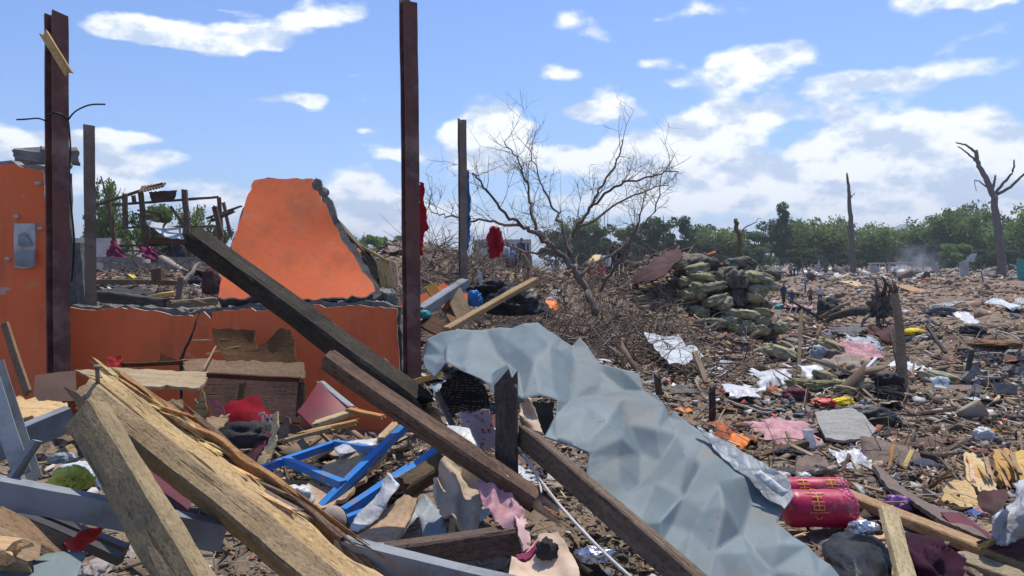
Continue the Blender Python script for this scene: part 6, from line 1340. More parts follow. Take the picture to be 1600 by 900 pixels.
patch('fallen_roof', [(225, 344, SH + 1), (240, 347, SH + .5), (285, 356, SH + .2), (287, 374, SH - .4), (262, 370, SH - .4), (232, 352, SH)], 'tin', step=5, shape=crum(.1, .9, 4), thick=.02, parent=shed)
for (pts, l) in (([(152, 405, 20.5), (160, 396, 20.5), (176, 386, 20.6), (186, 382, 20.6), (190, 392, 20.5), (197, 402, 20.4), (192, 408, 20.3)], 'magenta cloth hanging at the shed\'s near corner'), ([(214, 402, 20.8), (224, 390, 20.9), (236, 386, 20.9), (247, 392, 20.8), (246, 404, 20.6)], 'magenta cloth hanging in the middle of the shed')):
    patch('magenta_cloth', pts, 'magenta_cloth', step=3, shape=folds(.15, 1.5, (1, 0, .3), 3), thick=.05, label=l, cat='cloth')
patch('dark_sheet', [(246, 392, 20.7), (262, 386, 20.8), (290, 384, 20.8), (290, 404, 20.6), (246, 404, 20.6)], 'black_cloth', step=4, shape=crum(.1, 1, 5), thick=.04, label='dark tarp hanging in the collapsed shed', cat='tarp')
# block wall
bw = empty('block_wall', P(240, 440, 18.5), 'low grey concrete block wall in front of the collapsed shed', 'wall')
bwm = mesh('block', [(x, y, z) for x in (-.5, .5) for y in (-.5, .5) for z in (-.5, .5)], [(0, 1, 3, 2), (4, 6, 7, 5), (0, 4, 5, 1), (2, 3, 7, 6), (0, 2, 6, 4), (1, 5, 7, 3)]); bwm.materials.append(M['concrete'])
for r_ in range(5):
    for c_ in range(8):
        if r_ == 0 and c_ in (3,): continue
        A = P(152 + c_ * 24.5 + (12 if r_ % 2 else 0), 406 + r_ * 9.2, 18.5); o = link('block', bwm, None, bw, Matrix.Translation(A + Vector((.18, R.gauss(0, .012), R.gauss(0, .004)))) @ Matrix.Diagonal((.365, .16, .132, 1)))
for k, (a, b, w, m, l) in enumerate((((150, 462, 9.5), (262, 476, 8.6), .13, 'bark', 'grey fallen log just behind the broken sill'), ((262, 476, 8.4), (338, 470, 9), .09, 'timber_grey', 'grey beam lying beyond the sill next to the log'), ((150, 440, 12), (290, 442, 12), .08, 'timber_grey', 'long pole lying across the rubble behind the window opening'), ((230, 466, 10), (275, 458, 10), .06, 'timber', 'pale plank in the rubble behind the window opening'), ((285, 440, 11), (312, 412, 12), .05, 'twig', 'crooked grey branch behind the leaning charred beam'), ((279, 470, 10), (283, 432, 10), .06, 'twig', 'grey stake behind the leaning charred beam'), ((248, 438, 10.5), (246, 418, 10.5), .14, 'timber_grey', 'small upright grey board in front of the block wall'))):
    beam('fallen_log', a, b, w, w, m, l, 'log' if k == 0 else 'pole', rough=.012)
patch('dark_tarp', [(158, 456, 10.2), (190, 449, 10.6), (225, 448, 10.6), (245, 460, 10.2), (200, 461, 9.9)], 'black_cloth', step=5, shape=crum(.06, 1.6, 3), thick=.02, label='dark tarp over the rubble behind the sill', cat='tarp')
lump('brown_barrel', 330, 445, 10.5, (.12, .12, .22), 'brown_sheet', 'brown crushed drum behind the leaning charred beam', 'drum', amp=.2)
beam('concrete_post', (118, 378, 9), (124, 486, 9), .2, .2, 'concrete_dark', 'grey concrete post between the two left steel posts', 'post', up=(0, 1, 0), rough=.02)
# frame bits beyond the slab's edge
for k, (a, b, w, l) in enumerate((((347, 372, 15), (335, 322, 15), .09, 'leaning pole beside the orange slab'), ((330, 345, 16), (366, 330, 16), .06, 'thin bar by the orange slab'), ((341, 345, 16), (346, 400, 16), .1, 'upright timber left of the orange slab'))):
    beam('pole', a, b, w, w, 'timber_brown', l, 'pole')

# ---------------------------------------------------------------- far buildings and ruins
def far_house(name, label, x0, x1, ytop, ybase, Y, wins, mat='house_white', depth=5.0, roof=True):
    A, B = P(x0, ybase, Y), P(x1, ytop, Y); root = empty(name, (A.x, Y, A.z), label, 'building')
    me = profile_mesh('wall', [(-depth / 2, A.z - B.z), (depth / 2, A.z - B.z), (depth / 2, 0), (-depth / 2, 0)], B.x - A.x, 2)
    link('wall', me, mat, root, Matrix.Translation(((A.x + B.x) / 2, Y + depth / 2, B.z)))
    for (wx0, wx1, wy0, wy1) in wins:
        a, b = P(wx0, wy1, Y - .06), P(wx1, wy0, Y - .06)
        f = bar('window', Vector((a.x, Y - .04, (a.z + b.z) / 2)), Vector((b.x, Y - .04, (a.z + b.z) / 2)), box_profile(.08, b.z - a.z), 'dark_window', parent=root, seg=1)
        bar('frame', Vector(((a.x + b.x) / 2 - .04, Y - .11, (a.z + b.z) / 2)), Vector(((a.x + b.x) / 2 + .04, Y - .11, (a.z + b.z) / 2)), box_profile(.04, b.z - a.z), 'paint_white', parent=f, seg=1)
    return root
far_house('roofless_house', 'roofless pale house with three windows behind the bare tree', 744, 830, 374, 440, 62, [(795, 803, 382, 398), (808, 815, 380, 399), (818, 826, 380, 399)])
far_house('flat_house', 'pale low house beyond the shed at the picture\'s side', 118, 176, 372, 420, 48, [(126, 136, 382, 396)])
hut = empty('hut', P(930, 425, 40), 'small hut with a tan roof beyond the brush heap', 'hut')
patch('roof', [(918, 409, 40), (928, 398, 41), (936, 398, 41), (942, 409, 40)], 'ply', step=4, thick=.1, jag=.3, parent=hut)
for x in (921, 939): beam('post', (x, 409, 40.3), (x, 432, 40.3), .1, .1, 'timber_brown', parent=hut, up=(0, 1, 0))
for k, (x0, x1, y0, y1, Y, l) in enumerate(((1196, 1210, 416, 436, 120, 'pale ruined wall stub near the walking people'), (1213, 1228, 418, 436, 125, 'white door frame remnant on the far rubble'), (1273, 1280, 412, 430, 130, 'narrow white pillar before the treeline'), (1318, 1324, 414, 430, 130, 'narrow white pillar beside the tall snag'), (1456, 1464, 408, 432, 110, 'broken white pillar near the smoke'), (1500, 1512, 408, 432, 100, 'white wall remnant beside the forked dead tree'), (1360, 1372, 416, 432, 125, 'white wall piece under the goal-like frame'), (1288, 1292, 402, 432, 120, 'dark tree stub before the treeline'), (1590, 1640, 404, 430, 90, 'green-grey hut wall at the picture edge'))):
    beam('ruined_pillar', ((x0 + x1) / 2, y0, Y), ((x0 + x1) / 2 + 1, y1 + 6, Y), (x1 - x0) * Y / FP, .5, 'house_white' if 'white' in l or 'pale' in l else 'bark' if 'tree' in l else 'teal_plastic' if 'green' in l else 'concrete', l, 'ruin' if 'stub' not in l else 'stub', up=(0, 1, 0), brk=(.5, .1), rough=.05)
gf = empty('goal_frame', P(1390, 432, 120), 'pale goal-like frame standing before the treeline', 'frame')
beam('post', (1360, 411, 120), (1360, 436, 120), .25, .25, 'house_white', parent=gf, up=(0, 1, 0)); beam('post', (1389, 411, 120), (1389, 436, 120), .2, .2, 'house_white', parent=gf, up=(0, 1, 0)); beam('crossbar', (1356, 412, 120), (1426, 411, 120), .22, .22, 'house_white', parent=gf)
patch('white_tarp', [(1513, 402, 95), (1520, 396, 95), (1526, 397, 95), (1523, 408, 95), (1512, 410, 95)], 'white_plastic', step=2, shape=crum(.3, .6, 3), thick=.05, label='white tarp caught high near the forked dead tree', cat='tarp')

# dead trees
bare_tree('dead_tree', 'tall forked dead tree with few limbs at the right', [[(1566, 440, 0), (1563, 390, 0), (1557, 340, 0), (1552, 305, 0), (1, .62)], [(1552, 305, 0), (1540, 278, 0), (1528, 255, .5), (1525, 235, .8), (.62, .38)], [(1525, 240, .8), (1512, 228, 1), (1494, 223, 1), (.3, .12)], [(1526, 252, .6), (1512, 240, 0), (1496, 229, -.5), (.25, .1)], [(1553, 303, 0), (1572, 282, 0), (1582, 268, 0), (1585, 250, 0), (.34, .14)], [(1554, 306, 0), (1578, 292, -.5), (1606, 268, -.8), (1640, 250, -1), (.36, .15)], [(1552, 296, 0), (1554, 282, 0), (1555, 274, 0), (.3, .16)], [(1545, 295, 0), (1532, 285, 0), (1522, 282, 0), (1526, 300, 0), (.18, .05)]], .62, 100, 0, 'bark', 6)
bare_tree('dead_snag', 'thin tall branchless snag before the treeline', [[(1333, 440, 0), (1331, 380, 0), (1328, 330, 0), (1325, 290, 0), (1323, 270, 0), (1, .22)], [(1329, 308, 0), (1334, 304, 0), (1336, 301, 0), (.2, .05)]], .5, 112, 0, 'bark', 7)
bare_tree('dead_snag', 'short leaning dead trunk behind the sandbag heap', [[(1162, 430, 0), (1158, 400, 0), (1152, 360, 0), (1148, 344, 0), (1, .8)], [(1154, 370, 0), (1170, 352, 0), (1190, 342, 0), (.35, .1)], [(1156, 376, 0), (1130, 385, 0), (1105, 402, 0), (.3, .15)]], .10, 30, 0, 'timber_grey', 8)
for k, (x, y0, y1, Y) in enumerate(((697, 355, 410, 26), (678, 382, 402, 30), (990, 385, 420, 60), (1205, 395, 425, 90), (1255, 400, 425, 100), (1388, 400, 430, 110), (1596, 395, 430, 95), (1536, 400, 440, 85))):
    bare_tree('dead_sapling', ['thin bare sapling left of the thin steel post', 'short bare stick far left of the thin steel post', 'bare sapling left of the sandbag heap far off', 'bare sapling behind the walking people', 'bare stick behind the walking people', 'bare stick at the goal-like frame', 'bare sapling at the far picture edge', 'bare shrub stem by the forked dead tree'][k], [[(x, y1 + 8, 0), (x - 2, (y0 + y1) / 2, 0), (x - 4, y0, 0), (1, .4)], [(x - 2, (y0 + y1) / 2, 0), (x + 5, y0 + 8, 0), (x + 8, y0 + 4, 0), (.5, .2)]], .0011 * Y, Y, 0, 'twig', k)

# ---------------------------------------------------------------- living trees
def crown_mesh(seed, n, hw, hh, style):
    """leaf sprays spread over the clumps of a crown; hw half width, hh height"""
    rr = np.random.default_rng(seed); V = []; C_ = []
    ncl = 26
    for c in range(ncl):
        if style == 'bamboo':
            a = rr.uniform(0, 6.28); r0 = rr.uniform(0, .55); top = rr.uniform(.6, 1.0); k = n // ncl
            t = rr.uniform(.12, 1, k) ** .8; lean = rr.uniform(.3, .95)
            x = (r0 * np.cos(a) + lean * np.cos(a) * t ** 2.2 * .7) * hw; y = (r0 * np.sin(a) + lean * np.sin(a) * t ** 2.2 * .7) * hw
            z = hh * top * (t - .22 * lean * np.maximum(t - .7, 0) * 3)
            sp = .2 * hw * (.5 + .8 * np.sin(np.pi * np.clip(t, 0, 1))); C_.append(np.stack([x, y, z], -1) + rr.normal(size=(k, 3)) * sp[:, None] * np.array([.8, .8, .6]))
        else:
            z0 = rr.uniform(.18, .95); a = rr.uniform(0, 6.28); rad = hw * (1 - abs(z0 - .45) ** 1.6 * 1.5) * rr.uniform(.25, .9); k = n // ncl
            if style == 'cone': rad = hw * (1.05 - z0) * rr.uniform(.4, 1)
            cc = np.array([rad * np.cos(a), rad * np.sin(a), z0 * hh]); s = hw * rr.uniform(.2, .36)
            d = rr.normal(size=(k, 3)); d /= np.linalg.norm(d, axis=1)[:, None]; C_.append(cc + d * s * rr.uniform(.55, 1.05, (k, 1)) * np.array([1, 1, .75]))
    C = np.vstack(C_); m = len(C); L = rr.uniform(.5, 1.15, m)[:, None] * hw * .085
    d1 = rr.normal(size=(m, 3)); d1[:, 2] -= .25; d1 /= np.linalg.norm(d1, axis=1)[:, None]
    d2 = np.cross(d1, rr.normal(size=(m, 3))); d2 /= np.linalg.norm(d2, axis=1)[:, None]
    q = np.stack([C - d1 * L, C + d2 * L * .42, C + d1 * L, C - d2 * L * .42], 1).reshape(-1, 3)
    f = np.arange(4 * m).reshape(-1, 4)
    me = bpy.data.meshes.new('crown'); me.from_pydata([tuple(v) for v in q], [], [tuple(t) for t in f]); me.update(); return me
CR = [(crown_mesh(1, 5200, 5.5, 15, 'bamboo'), 'leaf'), (crown_mesh(2, 5200, 5.0, 15, 'bamboo'), 'leaf'), (crown_mesh(3, 4600, 5.2, 14, 'round'), 'leaf_dark'), (crown_mesh(4, 4600, 5.6, 13, 'round'), 'leaf'), (crown_mesh(5, 4200, 4.6, 16, 'cone'), 'leaf_dark')]
for me, m_ in CR: me.materials.append(M[m_])
TRm = []
for k in range(3):
    rr_ = random.Random(k); me = tube_mesh('trunk', smooth_path([Vector((0, 0, -1.5)), Vector((.2, .1, 4)), Vector((rr_.uniform(-.5, .5), 0, 9)), Vector((rr_.uniform(-1, 1), .3, 13))], 4), list(np.linspace(.38, .06, 13)), 7); me.materials.append(M['bark']); TRm.append(me)
def tree(px, ytop, Y, style, wpx, label, group):
    x = (px - 800) / FP * Y; z0 = Hs(x, Y); top = P(px, ytop, Y).z; me = CR[style][0]; h = max(v.co.z for v in list(me.vertices)[::40]); s = (top - z0) / h
    wd = wpx * Y / FP / 2 / 5.6
    root = empty('tree', (x, Y, z0), label, 'tree', group); rz = R.uniform(0, 6.28)
    for nm, m_ in (('trunk', TRm[R.randrange(3)]), ('crown', me)):
        o = bpy.data.objects.new(nm, m_); COL.objects.link(o); o.parent = root; o.rotation_euler = (0, 0, rz); o.scale = (wd, wd, s) if nm == 'crown' else (s, s, s)
    return root
TL = [(868, 352, 150, 2, 60), (905, 345, 155, 0, 70), (935, 332, 150, 2, 80), (975, 350, 160, 3, 70), (1005, 345, 150, 2, 70), (1035, 330, 152, 2, 80), (1070, 342, 150, 4, 60), (1090, 345, 158, 2, 70), (1120, 348, 150, 0, 80), (1150, 352, 160, 2, 70), (1178, 348, 155, 3, 70), (1205, 340, 165, 2, 70), (1222, 330, 160, 4, 66), (1248, 340, 168, 0, 80), (1275, 337, 160, 0, 90), (1300, 345, 168, 1, 70), (1318, 362, 165, 3, 60), (1345, 372, 170, 0, 70), (1372, 360, 165, 1, 80), (1398, 345, 170, 0, 84), (1424, 362, 168, 3, 60), (1442, 372, 172, 1, 60), (1468, 345, 165, 0, 90), (1500, 340, 160, 1, 90), (1530, 326, 168, 1, 100), (1562, 340, 160, 0, 90), (1592, 332, 165, 1, 90), (1630, 325, 160, 0, 100), (1680, 335, 165, 1, 100), (1494, 378, 150, 3, 60), (1730, 330, 160, 0, 100), (1110, 372, 145, 2, 60), (1180, 380, 146, 2, 70), (1260, 378, 150, 2, 70), (1555, 380, 146, 2, 80)]
wds = {0: 'feathery pale green bamboo clump', 1: 'arching green bamboo clump', 2: 'dense dark round-crowned tree', 3: 'bushy mid-green tree', 4: 'pointed dark conical tree'}
def where(px):
    for lim, t in ((990, 'behind the bare tree'), (1110, 'behind the brown sheet'), (1200, 'behind the sandbag heap'), (1310, 'behind the walking people'), (1350, 'beside the thin snag'), (1440, 'behind the goal-like frame'), (1530, 'behind the smoke'), (3000, 'by the forked dead tree')):
        if px < lim: return t
seen = {}
for px, yt, Y, s_, w_ in sorted(TL): 
    k_ = f'{wds[s_]} {"low in front of" if Y < 153 and yt > 365 else "in"} the treeline {where(px)}'; seen[k_] = seen.get(k_, 0) + 1
    tree(px, yt + (R.uniform(-16, 12) if s_ in (0, 1, 4) else R.uniform(0, 20)), Y, s_, w_ * (1.05 if s_ != 4 else .9), k_ if seen[k_] == 1 else k_.replace(wds[s_], ['', '', 'second', 'third', 'fourth', 'fifth'][seen[k_]] + ' ' + wds[s_]), 'treeline beyond the rubble field')
for px, yt, Y, s_, w_, l in ((168, 285, 55, 0, 60, 'tall thin feathery tree behind the shed\'s near end'), (205, 350, 50, 3, 70, 'low bushy tree behind the shed'), (250, 315, 60, 3, 90, 'bushy green tree behind the shed roof'), (300, 325, 62, 0, 60, 'feathery tree behind the shed\'s far end'), (148, 345, 58, 3, 60, 'bushy tree by the grey steel post'), (345, 352, 66, 2, 60, 'dark tree left of the orange slab'), (585, 366, 90, 3, 60, 'round green tree right of the orange slab'), (618, 368, 95, 2, 60, 'dark green tree left of the tallest post'), (560, 372, 95, 0, 50, 'feathery tree just right of the orange slab'), (752, 372, 80, 3, 50, 'small green tree left of the roofless house'), (60, 330, 60, 3, 80, 'green tree behind the tall orange wall'), (235, 335, 58, 2, 70, 'dark tree behind the middle of the shed')):
    tree(px, yt, Y, s_, w_, l, 'trees behind the wrecked house')

# ---------------------------------------------------------------- scattered pieces
def field(n, ylo, yhi, seed, xlo=-120, xhi=1720):
    """ground points spread evenly over the picture's view of the ground, between two distances"""
    rr = np.random.default_rng(seed); d = np.exp(rr.uniform(math.log(ylo), math.log(yhi), n)); a = (rr.uniform(xlo, xhi, n) - 800) / FP
    x = a * d; return np.stack([x, d, H(x, d)], -1)
def free(p):
    """keep loose pieces off the walls and out of the camera's face"""
    x, y = p[:, 0], p[:, 1]
    return ~((y > 5.7) & (y < 6.9) & (x < -.7)) & (y > 2.1) & ~((y < 3.0) & (np.abs(x) < .25))
PLm = [beam_mesh('plank', 1.0, w, h, seg=5, rough=.006, brk=(.06, .06), seed=300 + k, warp=.15) for k, (w, h) in enumerate(((.08, .03), (.12, .02), (.05, .05), (.1, .04), (.16, .02), (.06, .025)))]
for me in PLm: me.materials.append(M['plank'])
PYm = [beam_mesh('plank', 1.0, w, h, seg=5, rough=.006, brk=(.06, .06), seed=320 + k, warp=.1) for k, (w, h) in enumerate(((.09, .03), (.12, .02), (.06, .04)))]
for k_, me in enumerate(PYm): me.materials.append(M[('timber_orange', 'ply', 'timber')[k_]])
RGm = [lump_mesh('rag', (.5, .42, .17), 400 + k, sub=4, amp=.55, freq=2.2) for k in range(7)]
for me in RGm: me.materials.append(M['rag'])
LTm = []
for k in range(7):
    n = 7; rr_ = np.random.default_rng(k); g = np.linspace(-.5, .5, n); a, b = np.meshgrid(g, g, indexing='ij'); q = np.stack([a * (.6 + .4 * rr_.random()), b, 0 * a], -1).reshape(-1, 3)
    q[:, :2] += rr_.normal(size=(n * n, 2)) * .035; q[:, 2] = .16 * crumple(q, 1.6, k + 3) + .06 * fbm(q, 3, 2, k); q2 = q.copy(); q2[:, 2] -= .015; m_ = n * n
    f = [(i * n + j, (i + 1) * n + j, (i + 1) * n + j + 1, i * n + j + 1) for i in range(n - 1) for j in range(n - 1)]; f2 = [tuple(m_ + i for i in reversed(t)) for t in f]
    ring = [i for i in range(n)] + [n * i + n - 1 for i in range(1, n)] + [m_ - 1 - i for i in range(1, n)] + [n * (n - 1 - i) for i in range(1, n - 1)]
    f3 = [(ring[i], ring[(i + 1) % len(ring)], m_ + ring[(i + 1) % len(ring)], m_ + ring[i]) for i in range(len(ring))]
    LTm.append(mesh('scrap', np.vstack([q, q2]), f + f2 + f3, True))
LT2 = []
for me in LTm:
    m2 = me.copy(); m2.materials.append(M['tin']); LT2.append(m2); me.materials.append(M['litter'])
CGm = []
for k in range(4):
    nx, ny = 33, 7; gx = np.linspace(-.5, .5, nx); gy = np.linspace(-.7, .7, ny); a, b = np.meshgrid(gx, gy, indexing='ij'); q = np.stack([a, b, 0 * a], -1).reshape(-1, 3)
    q[:, 2] = .022 * np.sin(q[:, 0] * 2 * math.pi * 8) + .22 * fbm(q, 1.1, 2, k + 70) + .06 * crumple(q, 1.2, k + 3); q[:, 1] += .05 * fbm(q, 4, 2, k + 11) * (np.abs(q[:, 1]) > .6)
    bm = bmesh.new(); bm.from_mesh(mesh('corrugated_sheet', q, [(i * ny + j, (i + 1) * ny + j, (i + 1) * ny + j + 1, i * ny + j + 1) for i in range(nx - 1) for j in range(ny - 1)], True)); bmesh.ops.solidify(bm, geom=bm.faces[:], thickness=.008); me = bpy.data.meshes.new('corrugated_sheet'); bm.to_mesh(me); bm.free(); me.materials.append(M['tin']); CGm.append(me)
CKm = [chunk_mesh('rubble_chunk', 500 + k, 2, (.5, .42, .32)) for k in range(6)]
for me in CKm: me.materials.append(M['concrete'])
ZONES = [(2.3, 4.2, 'in the foreground rubble below the wall and sheet'), (4.2, 8.0, 'in the near rubble around the red rolls and bedding'), (8.0, 16, 'in the rubble around the olive sacks'), (16, 34, 'on the soil slope beyond the sandbag heap'), (34, 75, 'on the ploughed soil near the walking people'), (75, 140, 'in the pale rubble strip before the treeline')]
LAND = [('the red rolls', (1280, 790)), ('the orange bedding', (1135, 680)), ('the flat grey board', (1320, 665)), ('the bare wooden post', (1413, 648)), ('the yellow bag', (1318, 632)), ('the plump olive sack', (1465, 592)), ('the concrete block heap', (1560, 600)), ('the white film', (1590, 800)), ('the curved board', (1450, 790)), ('the purple cloth', (1462, 868)), ('the dirty white sheet', (1050, 545)), ('the sandbag heap', (1110, 527)), ('the brush heap', (870, 470)), ('the uprooted stump', (1372, 512)), ('the white rack', (1262, 496)), ('the soil heap', (1560, 540)), ('the dark bundle', (1522, 526)), ('the pale tin sheet', (1208, 604)), ('the grey tarp in the soil', (1470, 491)), ('the tan board on far soil', (1422, 456)), ('the yellowish far board', (1336, 447)), ('the window grille', (520, 745)), ('the red bag', (390, 650)), ('the split timber', (330, 770)), ('the long grey-blue rail', (60, 780)), ('the beige trousers', (715, 780)), ('the large roof sheet', (990, 680)), ('the block wall', (240, 440)), ('the fallen log by the sill', (200, 468)), ('the long fresh plank', (770, 476)), ('the black heap', (765, 450)), ('the tallest post', (645, 600)), ('the forked dead tree', (1566, 436)), ('the goal-like frame', (1390, 433)), ('the thin snag', (1332, 434)), ('the walking people', (1250, 478)), ('the collapsed shed', (250, 405)), ('the roofless house', (790, 405)), ('the white wrapper', (1330, 735)), ('the smashed pale wood', (1530, 730))]
def near(p):
    q = Vector(p) - Vector((0, 0, HC)); px = 800 + FP * q.x / q.y; py = HY - FP * q.z / q.y
    n, (lx, ly) = min(LAND, key=lambda t: (t[1][0] - px) ** 2 + (2.2 * (t[1][1] - py)) ** 2)
    if abs(px - lx) > 2.2 * abs(py - ly): return f'beside {n}, {"left" if px < lx else "right"} of it'
    return f'{"behind" if py < ly else "in front of"} {n}'
def scatter(name, cat, word, meshes, counts, size, seed, flat=.3, lift=.25, stretch=None, grp=None):
    rr = random.Random(seed); s0 = seed
    for zi, (y0, y1, wh) in enumerate(ZONES):
        n = counts[zi]; pts = field(n * 2 + 4, y0, y1, s0 + zi * 13); pts = pts[free(pts)][:n]
        for p in pts:
            px_ = p[1] / FP; s = rr.uniform(*size[zi]) if isinstance(size, list) else max(size[0], min(size[1], rr.lognormvariate(0, .45) * size[2] * px_))
            o = link(name, rr.choice(meshes)); sx = s * (stretch(rr) if stretch else 1)
            o.matrix_world = Matrix.Translation((p[0], p[1], p[2] + lift * s * rr.uniform(.1, .6))) @ Matrix.Rotation(rr.uniform(0, 6.28), 4, 'Z') @ Matrix.Rotation(rr.gauss(0, flat), 4, 'X') @ Matrix.Rotation(rr.gauss(0, flat), 4, 'Y') @ Matrix.Diagonal((sx, s, s, 1))
            sz = 'small' if s < (size[2] * .75 * px_) else 'big' if s > size[2] * 1.35 * px_ else 'mid-sized'
            tag(o, f'{sz} {word} {near(p)}', cat, f'{word}s strewn in the rubble')
scatter('loose_plank', 'plank', 'weathered broken plank', PLm, (30, 84, 86, 34, 14, 10), (.3, 1.8, 38), 21, .3, .12, lambda r: r.uniform(.8, 2.0))
scatter('loose_plank', 'plank', 'freshly broken pale plank', PYm, (14, 44, 38, 14, 6, 3), (.25, 1.6, 32), 31, .35, .12, lambda r: r.uniform(.8, 1.8))
BDm = []
for k in range(5):
    o_ = patch('board', [(800 + 30 * math.cos(t) * (1 + .35 * R.random()) * 1.3, 450 + 30 * math.sin(t) * (1 + .3 * R.random()), 40.3) for t in np.linspace(0, 6.28, 6 + k % 2)[:-1]], 'plank', step=9, thick=0, jag=1.5); me = o_.data; bpy.data.objects.remove(o_)
    me.transform(Matrix.Rotation(math.pi / 2, 4, 'X')); me.transform(Matrix.Scale(.5, 4)); bm = bmesh.new(); bm.from_mesh(me); r_ = bmesh.ops.solidify(bm, geom=bm.faces[:], thickness=.02); bm.to_mesh(me); bm.free(); me.materials.clear(); me.materials.append(M[['plank', 'ply_brown', 'brown_card', 'grey_board', 'brown_tarp'][k]]); BDm.append(me)
scatter('board_piece', 'board', 'flat broken board', BDm, (8, 40, 60, 40, 16, 8), (.12, 1.2, 26), 81, .2, .12)
CLm = []
for k in range(5):
    n = 15; g = np.linspace(-.5, .5, n); a, b = np.meshgrid(g, g, indexing='ij'); q = np.stack([a, b * (.6 + .1 * k), 0 * a], -1).reshape(-1, 3); rr_ = np.random.default_rng(k + 60)
    q[:, :2] *= (1 + .25 * fbm(q, 2.2, 2, k + 90))[:, None]; q[:, 2] = .10 * np.sin(9 * (q @ np.array([.8, .5, 0])) + 2.2 * fbm(q, 2.2, 2, k)) * (.5 + .5 * fbm(q, 2, 2, k + 4)) + .07 * fbm(q, 3, 3, k + 7)
    bm = bmesh.new(); bm.from_mesh(mesh('cloth', q, [(i * n + j, (i + 1) * n + j, (i + 1) * n + j + 1, i * n + j + 1) for i in range(n - 1) for j in range(n - 1)], True)); bmesh.ops.solidify(bm, geom=bm.faces[:], thickness=.012); me = bpy.data.meshes.new('cloth'); bm.to_mesh(me); bm.free(); me.materials.append(M['rag']); CLm.append(me)
scatter('cloth_piece', 'cloth', 'rumpled spread-out cloth', CLm, (6, 36, 50, 36, 14, 6), (.2, 1.4, 38), 91, .2, .16)
scatter('rag', 'rag', 'crumpled dirty rag', RGm, (10, 40, 60, 40, 20, 14), (.12, .8, 22), 41, .2, .25)
scatter('scrap', 'scrap', 'crumpled coloured scrap', LTm, (18, 60, 80, 50, 26, 24), (.06, .8, 15), 51, .4, .2)
scatter('tin_piece', 'tin sheet', 'bent piece of tin sheet', LT2, (5, 20, 34, 22, 10, 10), (.25, 1.2, 30), 61, .3, .2)
scatter('corrugated_sheet', 'roof sheet', 'bent corrugated roof sheet', CGm, (0, 8, 18, 14, 8, 6), (.35, 1.6, 46), 111, .25, .15)
RW = random.Random(77)
for k in range(46):
    p0 = on(RW.uniform(980, 1640), 500 + 330 * RW.random() ** 1.3); s_ = p0.y / FP; d_ = RW.uniform(0, 6.28); pts = [p0 + Vector((0, 0, .01))]
    for i in range(5):
        d_ += RW.gauss(0, .7); pts.append(pts[-1] + Vector((math.cos(d_) * 18 * s_, math.sin(d_) * 26 * s_, RW.uniform(-.3, .9) * 9 * s_ if i < 3 else -4 * s_)))
    tube('bent_rod', pts, max(.003, .9 * s_), RW.choice(['dark_wire', 'steel_grey', 'steel_red', 'white_cable']), f'bent thin rod curling {near(p0)}', 'rod', 'bent rods and wires in the rubble', sides=5, k=4)
scatter('rubble_chunk', 'rubble', 'broken lump of grey concrete', CKm, (14, 44, 60, 30, 14, 20), (.06, .8, 13), 71, .6, .3)

# ---------------------------------------------------------------- small debris as masses
def mass(name, label, n, y0, y1, seed, mat, scale, shape, lift=.4, xlo=-420, xhi=2020):
    rr = np.random.default_rng(seed); p = field(int(n * 1.5), y0, y1, seed + 1, xlo, xhi); p = p[free(p)]
    w = fbm(np.stack([p[:, 0] / np.maximum(p[:, 1], 4) * 9, np.log(p[:, 1]) * 7, 0 * p[:, 0]], -1), 1.0, 3, seed + 40); p = p[w > rr.uniform(-.75, .45, len(p))][:n]; n = len(p)
    s = scale * p[:, 1] / FP * np.exp(rr.normal(0, .5, n)); s = np.clip(s, .004, .6)
    half = np.stack([rr.uniform(*shape[k], n) for k in range(3)], -1) * s[:, None]
    rot = np.stack([rr.uniform(0, 6.28, n), rr.normal(0, .5, n), rr.normal(0, .4, n)], -1)
    p[:, 2] += s * lift * rr.uniform(0, 1, n)
    boxes(name, p, half, rot, mat, 'stuff', label, 'debris', taper=rr.uniform(.25, 1, n))
mass('debris_chips', 'small mixed debris covering the near ground', 34000, 2.2, 8, 1, 'chips', 3.4, ((.5, 1.6), (.4, 1.2), (.05, .3)))
mass('wood_chips', 'splinters and bark strewn over the near ground', 21000, 2.2, 10, 2, 'chips_wood', 4.2, ((.8, 3.6), (.1, .4), (.03, .14)))
mass('wood_chips', 'tan splinters heaped above the first blue grille', 900, 3.7, 4.8, 12, 'chips_wood', 9, ((.8, 3.4), (.15, .5), (.05, .2)), 1.6, 420, 640)
mass('debris_chips', 'small mixed debris covering the middle ground', 44000, 7, 26, 3, 'chips', 2.4, ((.5, 1.8), (.4, 1.2), (.1, .5)))
mass('wood_chips', 'splinters strewn over the middle ground', 15000, 8, 26, 4, 'chips', 3.4, ((1.0, 4.0), (.1, .35), (.06, .25)))
mass('soil_clods', 'clods of ploughed brown soil on the far field', 33000, 20, 95, 5, 'soil_clods', 2.2, ((.5, 1.3), (.5, 1.2), (.3, .8)), .3)
mass('debris_chips', 'small debris over the far field', 4500, 24, 95, 6, 'chips_far', 1.6, ((.5, 2.2), (.3, 1.0), (.2, .6)))
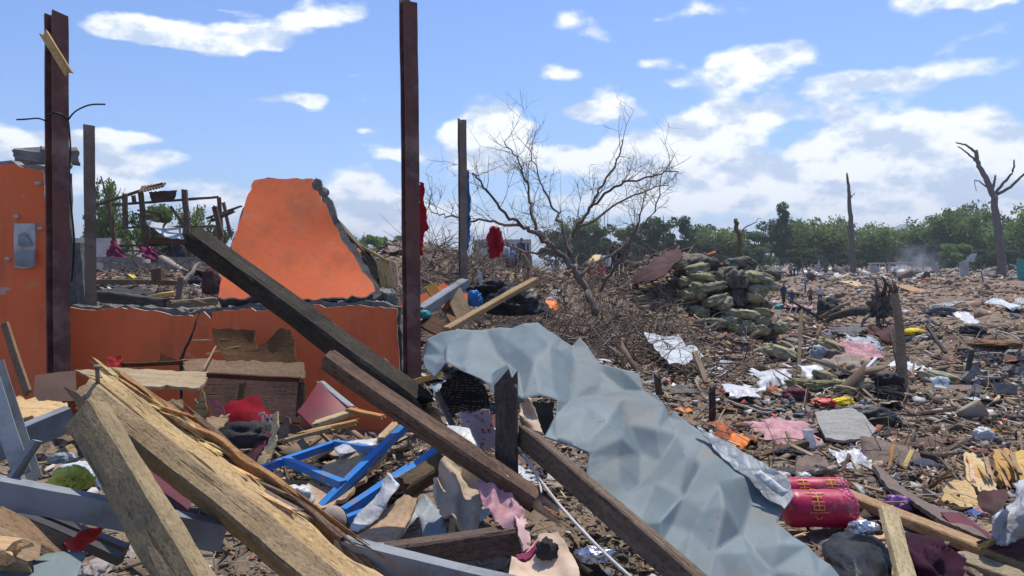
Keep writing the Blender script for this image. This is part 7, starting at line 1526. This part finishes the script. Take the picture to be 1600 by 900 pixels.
mass('debris_chips', 'pale rubble strip before the treeline', 8000, 85, 150, 7, 'chips_far', 2.4, ((.5, 2.2), (.4, 1.2), (.3, .9)), .6)

# ---------------------------------------------------------------- air and smoke
def volume_box(name, lo, hi, density, col, aniso=.2):
    v = [(x, y, z) for x in (lo[0], hi[0]) for y in (lo[1], hi[1]) for z in (lo[2], hi[2])]
    me = mesh(name, v, [(0, 1, 3, 2), (4, 6, 7, 5), (0, 4, 5, 1), (2, 3, 7, 6), (0, 2, 6, 4), (1, 5, 7, 3)])
    m = bpy.data.materials.new(name); m.use_nodes = True; N = NT(m.node_tree); N.n.clear(); out = N.add('ShaderNodeOutputMaterial'); pv = N.add('ShaderNodeVolumePrincipled')
    pv.inputs['Color'].default_value = (*col, 1); pv.inputs['Density'].default_value = density; pv.inputs['Anisotropy'].default_value = aniso
    N.l.new(pv.outputs[0], out.inputs['Volume']); o = link(name, me); me.materials.append(m)
    return tag(o, kind='stuff'), m, N, pv
if HAZE: volume_box('haze', (-3200, -3200, -20), (3200, 3200, 135), HAZE, (.8, .88, 1.0))
if HAZE:
    lo, hi = P(1405, 436, 118), P(1475, 372, 124)
    o, m, N, pv = volume_box('smoke', (lo.x, 118, lo.z), (hi.x, 126, hi.z), .1, (.85, .88, .95), 0)
    tc = N.add('ShaderNodeTexCoord'); g = tc.outputs['Generated']; sep = N.add('ShaderNodeSeparateXYZ'); N.l.new(g, sep.inputs[0])
    n_ = N.noise(N.vmath('MULTIPLY', g, (1, 1, .6)), 4.0, 4, .6, .5)
    cx = N.math('ABSOLUTE', N.math('SUBTRACT', N.math('ADD', sep.outputs[0], N.math('MULTIPLY', sep.outputs[2], -.12)), .42)); cy = N.math('ABSOLUTE', N.math('SUBTRACT', sep.outputs[1], .5))
    env = N.math('MULTIPLY', N.math('MULTIPLY', N.smooth(cx, .42, .05), N.smooth(cy, .48, .1)), N.smooth(sep.outputs[2], 1.0, .15))
    N.l.new(N.math('MULTIPLY', N.math('MULTIPLY', env, N.smooth(n_, .4, .66)), .5), pv.inputs['Density'])
    tag(o, 'thin white smoke rising before the treeline', 'smoke')
